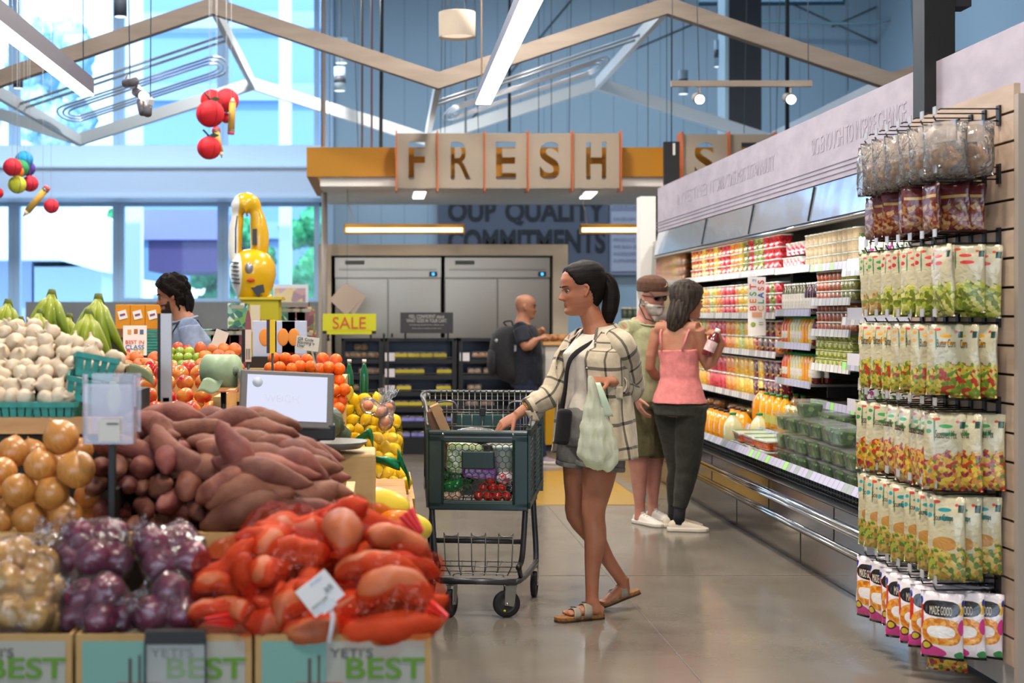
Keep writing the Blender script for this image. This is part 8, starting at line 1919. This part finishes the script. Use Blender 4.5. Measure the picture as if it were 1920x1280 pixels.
m=MB();m.quadbox((-25*k,.15,24*k),(28*k,-.15,-26*k),.045,.045);m.obj('track_bar',mat('track_pale','#c9cfd8',.4),o)
SPG=mat('spot_can','#5c5860',.5)
for i,(a,b_)in enumerate([((-30,20),(-6,14)),((-8,2),(8,-14)),((4,-20),(12,-48)),((20,-24),(22,-52))]):
 A=Vector((a[0]*k,.05-.05*i,(a[1]-2)*k));B=Vector((b_[0]*k,-.03-.05*i,(b_[1]+4)*k));m=MB();m.tube([A,B],8*k,16);m.cyl(A,A+Vector((0.01,.02,16*k)),.008,6);h=m.obj('spot_can',SPG,o)
 if i==1:m=MB();n=(B-A).normalized();m.cyl(B+n*.002+Vector((0,-.0,0)),B+n*.008,7.5*k,16);m.obj('spot_lens',emis('spot_glare2','#fff2dc',25),h)
m=MB()
for a,t in(((25,-24),22),((-25,26),-24)):m.tube([(a[0]*k,-.12 if a[0]>0 else .15,a[1]*k),(t*k,0,1.5)],.004,6)
m.obj('cord',CABM,o)
def can(px,y0,y1,d,w_,label,band=None):
 k=d/F;o=thing('cylinder_pendant',label,'lamp',P(px,(y0+y1)/2,d));h_=(y1-y0)*k;m=MB();m.cyl((0,0,-h_/2),(0,0,h_/2),w_*k/2,24);m.obj('can',mat('can_blue','#8ba6bc',.5)if not band else mat('can_dark','#3a4452',.5),o)
 m=MB();m.cyl((0,0,-h_/2-.004),(0,0,-h_/2-.001),w_*k/2*.9,24);m.obj('lens',emis('can_glow','#e6f2ff',2),o)
 if not band:m=MB();m.cyl((0,0,-h_*.18),(0,0,h_*.12),w_*k/2*1.02,24);m.obj('dark_band',mat('can_dark','#3a4452',.5),o)
 m=MB();m.cyl((0,0,h_/2),(0,0,2.4),.004,6);m.obj('cord',CABM,o)
can(637,126,170,18.5,22,'small cylinder pendant with dark band hanging left of the canopy, lower one');can(640,72,118,19.5,24,'small cylinder pendant partly behind the frame, above another')
can(1281,132,176,19,18,'small white cylinder pendant behind the track bar');can(1345,75,125,20,12,'slim cylinder pendant beside the dark grey column')
can(226,-30,31,13,24,'dark cylinder pendant at the top edge of the windows',True);can(34,140,165,16,18,'dark cylinder pendant in the upper left window',True)
def lantern(px,py,r,d,col_,label,leaf=False):
 k=d/F;o=thing('paper_lantern',label,'lantern',P(px,py,d),group=None);R=r*k;m=MB()
 m.lathe([(max(.01,R*math.sin(PI*i/16)*.999),-R*.95*math.cos(PI*i/16))for i in range(17)],32,fn=lambda a,z:1+.012*math.cos(10*a));m.obj('paper_globe',mat('lantern_'+col_.strip('#'),col_,.7),o)
 m=MB()
 for j in range(5):a=2*PI*j/5+.3;m.tube([(R*1.004*math.sin(PI*i/12)*math.cos(a),R*1.004*math.sin(PI*i/12)*math.sin(a),-R*.955*math.cos(PI*i/12))for i in range(13)],.0025,4)
 m.obj('rib',mat('lantern_rib','#8a1c24',.7)if col_.startswith('#d')else mat('lantern_rib2','#5a6a7a',.7),o)
 m=MB();m.tube([(0,0,R*.95),(0,0,2.4 if d>1 else 1)],.0015,5);m.obj('string',mat('string_white','#d9e2ea',.7),o)
 if leaf:
  m=MB();m.tube([(0,0,R*.93),(-.02,0,R*1.2),(-.05,0,R*1.5)],.008,6);m.obj('stalk',mat('stalk_dark','#24362a',.6),o)
  m=MB();m.prism([(0,0),(.04,.02),(.09,.0),(.05,-.02)],-.003,.003,Matrix.Translation((0,-.02,R*1.02))@Matrix.Rotation(PI/2,4,'X'));m.obj('leaf',mat('leaf_dark','#1f4a2c',.6),o)
RD='#d3202e'
for a in[(394,213,26.5,12.0,RD,'largest red lantern in the middle of the upper cluster',True),(397,188,21,12.6,RD,'red lantern behind the largest, upper left of the cluster'),(425,188,23,12.9,'#d8303f','red lantern at the upper right of the cluster'),(424,221,10,13.0,RD,'tiny red lantern right of the largest one'),(392,277,22.5,12.0,RD,'lowest red lantern of the hanging cluster',True),(405,245,8,12.8,RD,'tiny red lantern just above the lowest one'),(23,313,17.5,12.0,'#d0283a','red lantern in front of the coloured bunch at left'),(45,299,16.5,12.6,'#1f9ad8','sky blue lantern at the top of the bunch'),(37,315,17,12.4,'#2f9a5a','green lantern between the red and blue ones'),(52,316,14,12.7,'#5a3aa8','purple lantern at the right of the bunch'),(33,322,12,12.2,'#e87a1c','orange lantern behind the red one'),(32,346,17,12.1,'#c9cc3a','yellow lantern at the bottom of the bunch'),(56,344,15.5,12.5,'#d83048','red lantern right of the yellow one'),(96,386,14,12.2,'#d82c40','lone small red lantern right of the hanging pencil'),(-4,362,10,12.2,RD,'red lantern cut off by the left edge')]:
 lantern(*a)
def pencil(a,b_,d,w_,label):
 A,B=P(a[0],a[1],d),P(b_[0],b_[1],d);c0=(A+B)/2;o=thing('hanging_pencil',label,'decoration',c0);A-=c0;B-=c0;t=(B-A)
 m=MB();m.tube([A+t*.12,A+t*.82],w_*d/F/2,6);m.obj('barrel',mat('pencil_yellow','#c8a24a',.6),o)
 m=MB();m.tube([A+t*.82,A+t*.96],[w_*d/F/2,w_*d/F/10],6);m.obj('sharpened_wood',mat('pencil_wood','#d9c4a8',.7),o);m=MB();m.tube([A+t*.955,B],[w_*d/F/8,.002],6);m.obj('lead',mat('pencil_lead','#2b2b2e',.6),o)
 m=MB();m.tube([A,A+t*.08],w_*d/F/2,10);m.obj('eraser',mat('pencil_eraser','#d8606a',.7),o);m=MB();m.tube([A+t*.08,A+t*.12],w_*d/F/1.9,10);m.obj('ferrule',mat('pencil_ferrule','#8f9a8a',.4,.6),o)
 m=MB();m.tube([t*-.3,t*-.3+Vector((0,0,2))],.0015,5);m.obj('string',mat('string_white','#d9e2ea',.7),o)
pencil((90,350),(43,406),12.2,13,'hanging paper pencil pointing down left beside the lone lantern')
pencil((433,252),(437,180),12.7,13,'upright paper pencil hanging behind the red lanterns, eraser down')
pencil((405,240),(416,296),12.4,10,'paper pencil slanting beside the lowest red lantern')
#yellow sculpture
d=12.0;k=d/F
YEL=NT('sculpture_paint');p_=YEL.new('ShaderNodeBsdfPrincipled');YEL.l(p_.outputs[0],YEL.out.inputs[0]);p_.inputs['Roughness'].default_value=.25;p_.inputs['Coat Weight'].default_value=.6
v_=YEL.coord('Object');s_=YEL.new('ShaderNodeSeparateXYZ');YEL.l(v_,s_.inputs[0])
lft=YEL.math('LESS_THAN',YEL.math('ADD',s_.outputs[0],YEL.math('MULTIPLY',s_.outputs[1],.35)),-.135)
YEL.l(YEL.mix(lft,'#d8a80e','#e4e2dc'),p_.inputs['Base Color']);YELM=YEL.m
o=thing('yellow_sculpture','glossy yellow egg-shaped sculpture with two tall looped ears on a display box','sculpture',P(474,515,d))
m=MB()
m.lathe([(.001,-.28),(.05,-.27),(.12,-.20),(.17,-.10),(.195,.0),(.19,.08),(.15,.16),(.09,.205),(.001,.22)],40)
def lp(px,py,y=0):return Vector(((px-474)*k,y,-(py-515)*k))
m.tube(cspline([lp(441,488),lp(438,465),lp(440,430),lp(447,405),lp(452,385,.0),lp(462,378),lp(475,385),lp(486,400),lp(489,425),lp(490,450),lp(487,475),lp(484,490)],4),[.045,.04,.036,.036,.04,.05,.06,.07,.075,.078,.08,.085,.088,.09,.092,.095,.098,.1,.1,.098,.095,.092,.088,.085,.082,.075,.065,.058,.052,.05,.052,.055,.058,.06,.062,.062,.06,.056,.052,.048,.045,.042,.042,.042,.046][:45],16)if False else None
pts=cspline([lp(444,492),lp(441,468),lp(442,435),lp(445,412),lp(447,394),lp(457,384),lp(472,386),lp(481,400),lp(485,424),lp(487,450),lp(486,475),lp(482,496)],4)
n=len(pts)-1
def rad(u):
 if u<.33:return .048+.010*math.sin(PI*u/.33)
 if u<.62:return .050+.052*math.sin(PI*(u-.33)/.29)
 return .052+.026*math.sin(PI*(u-.62)/.38)
m.tube(pts,[rad(i/n)for i in range(n+1)],18)
m.tube(cspline([lp(458,560),lp(462,572),lp(470,585),lp(474,592)],3),[.03]*10,12);m.tube(cspline([lp(500,555),lp(505,570),lp(508,592)],3),[.045,.045,.04,.04,.036,.036,.034][:7],12)
b_=m.obj('body',YELM,o)
BK=mat('sculpture_black','#1d1a1c',.3)
def patch(px,py,rx,ry,name,m_,rot=0,yy=-.19,th=.012):
 q=MB();q.sphere((0,0,0),1,14,8,(rx*k,th,ry*k),(0,rot,0));oo=q.obj(name,m_,o);oo.location=lp(px,py,yy);return oo
patch(471,504,8,11,'silver_boss',mat('sculpture_silver','#9a98a0',.3,.6),0,-.185,.03);patch(474,526,8,3.2,'red_print',mat('sculpture_red','#c83220',.4),0,-.19)
q=MB()
for i in range(6):q.box((lp(444+i*.3,493+i*7.6).x,-.135-.012*math.sin(PI*i/5),lp(444,493+i*7.6).z),(16*k,.03,1.6*k),rot=(0,.08,-.75))
q.obj('bar_print',BK,o)
q=MB();q.prism([(lp(472,0).x,lp(0,538).z),(lp(497,0).x,lp(0,534).z),(lp(499,0).x,lp(0,548).z),(lp(488,0).x,lp(0,552).z),(lp(499,0).x,lp(0,570).z),(lp(490,0).x,lp(0,562).z),(lp(478,0).x,lp(0,546).z)],.12,.165,Matrix.Rotation(PI/2,4,'X'));q.obj('black_mouth_print',BK,o)
q=MB();q.box(lp(479,445,-.062),(8*k,.05,30*k));q.obj('ear_print',BK,o)
q=MB();q.tube([lp(446,405,-.052),lp(443,430,-.056),lp(443,475,-.056)],.006,6);q.obj('ear_line',BK,o)
b2=thing('sculpture_plinth','yellow display box with a sale card carrying the sculpture','box',P(492,590,d));m=MB();m.box((0,.0,-.64),(66*k,.36,1.57));m.obj('box',mat('plinth_yellow','#b8ab1c',.6),b2)
m=MB();m.box((0,0,.135),(80*k,.4,.02));m.obj('rim',mat('rim_yellow','#c9b01a',.5),b2);m=MB();m.box((-10*k,-.184,-.03),(18*k,.004,50*k));m.obj('card',mat('print_tan2','#d8cbb0',.6),b2);text('SALE',.08,mat('sale_red','#b8452a',.6),(9*k,-.184,-.06),parent=b2,fit=(.1,.05))
PR=[fruitmat('case_green_print',['#2f6a5a','#4a8a78','#8ab0a0','#24504a','#6a9a4a','#c8d0b8'],22,.6),fruitmat('case_red_print',['#6a2a30','#8a3a30','#b87a3a','#4a6a3a','#5a2430','#d0a060'],22,.6)]
def pcase(mt):
 def mk():
  o=thing('drink_case','','case');m=MB();m.box((0,0,.1),(.155,.2,.2));m.obj('case',mt,o,bevel=.003);m=MB();m.box((0,-.101,.17),(.1,.003,.03));m.obj('label',CARDG,o);return o
 return mk
pcp=Pool([pcase(PR[0]),pcase(PR[1])])
for i,(px,zz,mt)in enumerate([(395,.92,0),(413,.92,0),(431,.92,1),(449,.92,1),(395,1.122,0),(413,1.122,0),(431,1.122,1),(449,1.122,1),(445,1.324,0),(540,1.1,0),(558,1.1,1),(538,1.302,0),(556,1.302,1),(572,1.302,1),(575,1.1,1)]):
 dd=11.2 if px<460 else 12.4
 auto(pcp.put(mt,(PX(px,dd),dd+.1,zz),(0,0,0),.98,group='printed drink cases around the sculpture'),['green printed case','red printed case'][mt],'pcase%d'%mt,'in the stack by the sculpture')
m=MB();m.box((PX(422,11.2),11.3,.459),(.34,.3,.918));tag(m.obj('case_stand',TBLK),'dark stand under the drink cases left of the sculpture','stand')
m=MB();m.box((PX(557,12.4),12.5,.549),(.3,.3,1.098));tag(m.obj('case_stand',TBLK),'dark stand under the drink cases right of the sculpture','stand')
wb_=fruitmat('pale_blue_print',['#b8c6de','#c9d4e8','#a8b8d8','#e0b050','#d87040','#dfe6f0'],18,.6)
def wcase():
 o=thing('snack_box','','box');m=MB();m.box((0,0,.11),(.15,.12,.22));m.obj('box',mat('pale_blue_card','#b4bfd8',.6),o,bevel=.003);m=MB();m.sphere((0,-.062,.12),.045,14,8,(.8,.1,1.2));m.obj('fruit_print',mat('print_orange','#d88a3a',.6),o);return o
wp=Pool([wcase])
for i,px in enumerate((498,532,552)):auto(wp.put(0,(PX(px,8.9),8.9,PZ(668,8.9)),(0,0,0),1,group='pale blue printed boxes behind the scale'),'pale blue printed snack box','wbx','behind the scale')
m=MB();m.box((PX(525,8.9),8.9,PZ(668,8.9)/2-.0005),(.4,.2,PZ(668,8.9)-.001));tag(m.obj('box_stand',TBLK),'dark stand under the pale blue boxes','stand')
m=MB();o=thing('framed_poster','white framed fruit poster leaning against the window sill','poster',P(545,550,16));kk=16/F;m.box((0,0,0),(66*kk,.03,34*kk));m.obj('frame',mat('poster_frame','#dfe6ee',.5),o);m=MB();m.box((-1*kk,-.017,-3*kk),(58*kk,.006,26*kk));m.obj('print',fruitmat('poster_print',['#c9a0a8','#d8b070','#a88a98','#e0c890','#7ab0b8'],8,.6),o)
m=MB();m.box((0,.15,-17*kk-.78),(66*kk,.4,1.56));q=m.obj('poster_ledge',GREIGE,o)
OB=mat('orange_box','#d8890e',.6)
for i,px in enumerate((230,258,286)):
 o=thing('orange_box','bright orange display box with a tilted white card, %s of three'%['left','middle','right'][i],'box',(PX(px,9.6),9.7,PZ(633,9.6)),group=None);kk=9.6/F;m=MB();m.box((0,0,31*kk),(27.5*kk,.2,62*kk));m.obj('box',OB,o,bevel=.003)
 m=MB();m.box((0,-.102,43*kk),(16*kk,.003,16*kk),rot=(0,-.25,0));cd_=m.obj('card',mat('banner_white','#ece6e0',.6),o);m=MB();m.box((0,-.104,43*kk),(10*kk,.002,4*kk),rot=(0,-.25,0));m.obj('card_print',mat('print_blue_red','#8a4a6a',.6),cd_)
 m=MB();m.box((0,-.102,9*kk),(26*kk,.003,16*kk));m.obj('brown_print',mat('choc_print','#6a4428',.6,col2='#8a5a38',nscale=30),o)
m=MB();m.box((PX(258,9.6),9.7,PZ(633,9.6)/2-.0005),(.36,.24,PZ(633,9.6)-.001));tag(m.obj('box_stand',TBLK),'dark stand under the three orange boxes','stand')
o=thing('counter_sign','white counter sign lettered BEST IN CLASS beside the teal baskets','sign',P(253,638,8.62));kk=8.62/F;m=MB();m.box((0,0,0),(44*kk,.01,56*kk));m.obj('panel',mat('banner_white','#ece6e0',.6),o)
text('BEST IN',.04,mat('print_e04a30','#e04a30',.6),(0,-.007,-.01),parent=o,fit=(.11,.022));text('CLASS',.04,mat('print_2f62b8','#2f62b8',.6),(0,-.007,-.04),parent=o,fit=(.11,.026))
for i,(x,z,c_)in enumerate([(-10,16,'#d8a060'),(2,17,'#a8683a'),(13,16,'#5a6a8a'),(-12,-21,'#c85a3a'),(2,-21,'#7a9a4a'),(13,-21,'#c0b070')]):
 m=MB();m.box((x*kk,-.006,z*kk),(7*kk,.003,9*kk));m.obj('food_print',mat('fp_'+c_[1:],c_,.6),o,bevel=.004)
m=MB();m.cyl((0,.01,-28*kk),(0,.01,-.19),.01,8);m.obj('stem',BLACK,o)
o=thing('basket_stack','stack of empty teal pulp baskets beside the counter sign','baskets',P(286,665,8.78));m=MB();kk=8.78/F
for i in range(9):m.box((0,0,i*5.4*kk+2*kk),(20*kk,.08,4.2*kk),taper=.94)
m.obj('baskets',BASK,o);m=MB();m.box((0,0,-.59),(.12,.12,1.175));m.obj('stand',TBLK,o)
#bakery racks
XR=[(640,718),(722,855),(860,1000)]
RB=mat('rack_black','#17161a',.4);RI=mat('rack_liner','#33353d',.3,.5)
d=14.75;RZ=1.19
for i,(a,b_)in enumerate(XR):
 X0,X1=PX(a,d),PX(b_,d);w_=X1-X0;o=thing('bakery_rack','black bakery rack with angled shelves, %s of the three'%['left','middle','right'][i],'rack',((X0+X1)/2,d,0))
 m=MB()
 for s_ in(-1,1):m.box((s_*(w_/2-.015),.25,RZ/2),(.03,.5,RZ));m.box((s_*(w_/2-.03),-.01,RZ/2+.02),(.02,.03,RZ-.06))
 m.box((0,.25,RZ-.015),(w_,.5,.03));m.box((0,.25,.06),(w_,.5,.12));m.obj('side_frame',RB,o)
 m=MB();m.box((0,.49,RZ/2),(w_-.06,.02,RZ-.05));m.obj('back_panel',RI,o)
 for py in(677,707,738,768,797,826):
  z=PZ(py,d);m=MB();m.box((0,.24,z+.01),(w_-.062,.46,.012),rot=(-.12,0,0));m.box((0,.01,z),(w_-.062,.012,.045));m.obj('shelf',RB,o)
def bread(mt,lm,w_=.15):
 def mk():
  o=thing('bread_pack','','pack');m=MB();m.sphere((-.035,0,.035),.04,14,8,(1,1.5,.85));m.sphere((.035,0,.035),.04,14,8,(1,1.5,.85));m.obj('loaf',mt,o)['kind']='stuff'
  m=MB();m.box((0,0,.04),(w_,.13,.08));m.obj('film',CLEARP,o,bevel=.012)
  if lm:m=MB();m.box((0,-.068,.03),(w_,.004,.055));m.obj('card_band',lm,o)
  return o
 return mk
CK=mat('cookie_brown','#a5774a',.7,col2='#8a5c34',nscale=30);LF=mat('loaf_tan','#b8865a',.7,col2='#94643c',nscale=20)
YB=mat('yellow_band','#b8a82c',.5);WBX=mat('rack_card','#c9c4c8',.5);VB=mat('violet_band','#5a5aa8',.4,col2='#8a8ad0',nscale=20)
brp=Pool([bread(CK,None),bread(LF,YB),bread(LF,None),bread(LF,VB)])
items=[(655,0,0),(676,0,0),(702,0,0),(676,0,-1),(685,1,0),(704,1,0),(752,0,1),(776,0,1),(800,0,1),(824,0,1),(755,1,1),(782,1,1),(833,1,1),(757,2,1),(832,2,1),(752,3,1),(780,3,1),(805,3,1),(835,3,1),(752,4,3),(780,4,3),(808,4,3),(835,4,3),(755,5,3),(785,5,3),(815,5,3),(898,0,2),(922,0,2),(890,1,2),(920,1,2),(890,2,2),(885,3,2),(915,3,2),(890,4,3),(920,4,3),(950,4,3),(660,2,2),(690,3,2)]
lvn=['top','second','third','fourth','fifth','lowest']
for px,lv,k_ in items:
 if k_==-1:
  auto(brp.put(0,(PX(px,d),d+.12,PZ(677,d)+.105),(0,0,.1),1.0,group='cookie packs on the left bakery rack'),'clear pack of cookies set above others','bk-','on the left bakery rack');continue
 z=PZ((677,707,738,768,797,826)[lv],d)+.022
 auto(brp.put(k_,(PX(px,d),d+.09,z),(0,0,0),(1,1,.95),group='packs on the bakery racks'),['clear pack of cookies','yellow banded bread pack','clear pack of brown loaves','violet banded bread pack'][k_],('bk',lv,k_),'on the %s bakery shelf'%lvn[lv])
for i,(px,lv)in enumerate([(731,0),(731,1),(731,2),(871,0),(731,4)]):
 m=MB();m.box((0,0,0),(.10,.004,.085));q=m.obj('shelf_card',WBX);q.location=(PX(px,d),d-.02,PZ((677,707,738,768,797)[lv],d)+.045);tag(q,'pale shelf card on the %s shelf of the %s bakery rack'%(lvn[lv],'middle' if px<800 else 'right'),'card')
LIME=mat('lime_card','#b9b81c',.6)
o=thing('sale_sign','lime yellow sign hand lettered SALE in red above the bakery racks','sign',P(655,606,14.6));kk=14.6/F
m=MB();m.box((0,0,2*kk),(100*kk,.02,32*kk));m.box((0,0,-17*kk),(84*kk,.02,7*kk));m.obj('panel',LIME,o);text('SALE',.2,mat('sale_red','#a8401c',.6),(0,-.014,1*kk),parent=o,fit=(62*kk,22*kk),bold=.0)
for s_ in(-1,1):m=MB();m.box((s_*44*kk,.01,-15*kk),(12*kk,.03,9*kk));m.box((s_*40*kk,.06,-24*kk),(.02,.03,19*kk));m.box((s_*40*kk,.14,-31*kk),(.03,.2,.012));m.obj('holder',BLACK,o)
o=thing('notice_sign','dark sign lettered FEEL CONFIDENT about what goes in your cart','sign',P(800,605,14.6))
m=MB();m.box((0,0,0),(99*kk,.02,39*kk));m.obj('panel',mat('notice_dark','#2d2d30',.5),o);GW=mat('notice_print','#a8a6a4',.6)
text('FEEL CONFIDENT about',.05,GW,(0,-.012,12*kk),parent=o,fit=(66*kk,6.5*kk));text('WHAT GOES IN YOUR CART.',.05,GW,(0,-.012,4*kk),parent=o,fit=(76*kk,6.5*kk));text('Introducing standards for a better cart',.02,GW,(0,-.012,-4*kk),parent=o,fit=(64*kk,3*kk));text('Every item is checked with care',.02,GW,(0,-.012,-10.5*kk),parent=o,fit=(54*kk,2.5*kk))
m=MB()
for s_ in(-1,1):m.box((s_*40*kk,.02,-24*kk),(.02,.02,14*kk));m.box((s_*40*kk,.14,-30.5*kk),(.03,.26,.012))
m.obj('leg',BLACK,o)
o=thing('hanging_sheets','two overlapping translucent paper squares hanging over the sale sign','paper',P(651,562,16.7));kk=16.7/F;SH=mat('translucent_sheet','#c9b4a2',.6,alpha=.8)
m=MB();m.box((5*kk,0,2*kk),(46*kk,.004,42*kk),rot=(0,.55,0));m.obj('sheet',SH,o);m=MB();m.box((-4*kk,-.01,0),(44*kk,.004,40*kk),rot=(0,.75,0));m.obj('sheet',SH,o)
m=MB();m.tube([(0,0,24*kk),(0,0,1.33)],.002,5);m.obj('string',CABM,o)
o=thing('service_counter','white service counter with a yellow band behind the shopper','counter',(PX(1110,15.1),15.1,0));w_=175*15.1/F
m=MB();m.box((0,.3,.80+.0),(w_,.6,.62));m.obj('counter_body',mat('counter_white','#c4bfb6',.5),o);m=MB();m.box((0,.29,.28),(w_+.005,.62,.42));m.obj('yellow_band',mat('counter_yellow','#c08e10',.5),o);m=MB();m.box((0,.32,.035),(w_-.05,.55,.07));m.obj('kick',DGREY,o)
m=MB();m.box((0,.3,1.13),(w_+.05,.66,.035));m.obj('counter_top',WOOD,o)
lo=Pool([lambda:(lambda o:(o.__setitem__('category','bread'),o)[1])(MB().sphere((0,0,0),.055,16,10,(1.6,1,.7)).obj('bread_loaf',LF))])
for i in range(10):auto(lo.put(0,(PX(1025+17*i,15.1),15.2+.05*(i%2),1.188),(0,0,i*.5),1,group='loaves on the service counter'),'brown bread loaf','loaf','on the service counter')
jr=Pool([cup('pantry_jar','','jar',.09,.12,mat('pantry_green','#33402c',.4),mat('jar_lid','#c9c4b4',.4),.015,seg=9)])
for r_ in range(4):
 for i in range(4):auto(jr.put(0,(PX(1172+10*i,16.0),16.0,1.0+r_*.13),(0,0,0),1,group='dark green jars behind the shopper in the cap'),'dark green jar',('jar',r_),'in the %s row by the pilaster'%lev[4][r_])
m=MB();m.box((PX(1187,16),16.0,.499),(.3,.3,.998));tag(m.obj('jar_stand',DGREY),'grey stand under the dark green jars','stand')
#labels of repeats: place among their like, as the photograph shows them
ORD=['first','second','third','fourth','fifth','sixth','seventh','eighth','ninth','tenth','eleventh','twelfth','thirteenth','fourteenth','fifteenth','sixteenth','seventeenth','eighteenth','nineteenth','twentieth']
def ordn(i):
 if i<20:return ORD[i]
 t,u=divmod(i+1,10);tens=['','','twenty','thirty','forty','fifty','sixty','seventy','eighty','ninety'][t]if t<10 else 'hundred'
 return tens+('-'+ORD[u-1]if u else 'th')if t<10 else str(i+1)+'th'
bykey={}
for a in AUTO:bykey.setdefault(a[2],[]).append(a)
for key,lst_ in bykey.items():
 pts=[]
 for a in lst_:
  l=a[0].location;pts.append((VX+F*l.x/l.y,VY-F*(l.z-H)/l.y,a))
 ys=[p[1]for p in pts];span=max(ys)-min(ys)
 xsp=max(p[0]for p in pts)-min(p[0]for p in pts)
 if span<22 or isinstance(key,tuple)or len(pts)<9:bands=[sorted(pts,key=lambda p:p[0])]
 else:
  pts.sort(key=lambda p:p[1]);nb=max(2,round(math.sqrt(len(pts)*span/max(1,xsp))));nb=min(nb,9)
  per=math.ceil(len(pts)/nb);bands=[sorted(pts[i:i+per],key=lambda p:p[0])for i in range(0,len(pts),per)]
 for bi,bnd in enumerate(bands):
  for i,(x,y,a)in enumerate(bnd):
   o,lab,_,place,_r=a
   pos=('%s from left'%ordn(i))if len(bnd)>1 else ''
   if len(bands)>1:pos+=' in %s row down'%ORD[bi]
   full=lab+(', '+pos if pos else '')+(' '+place if place else '')
   o['label']=full.strip()
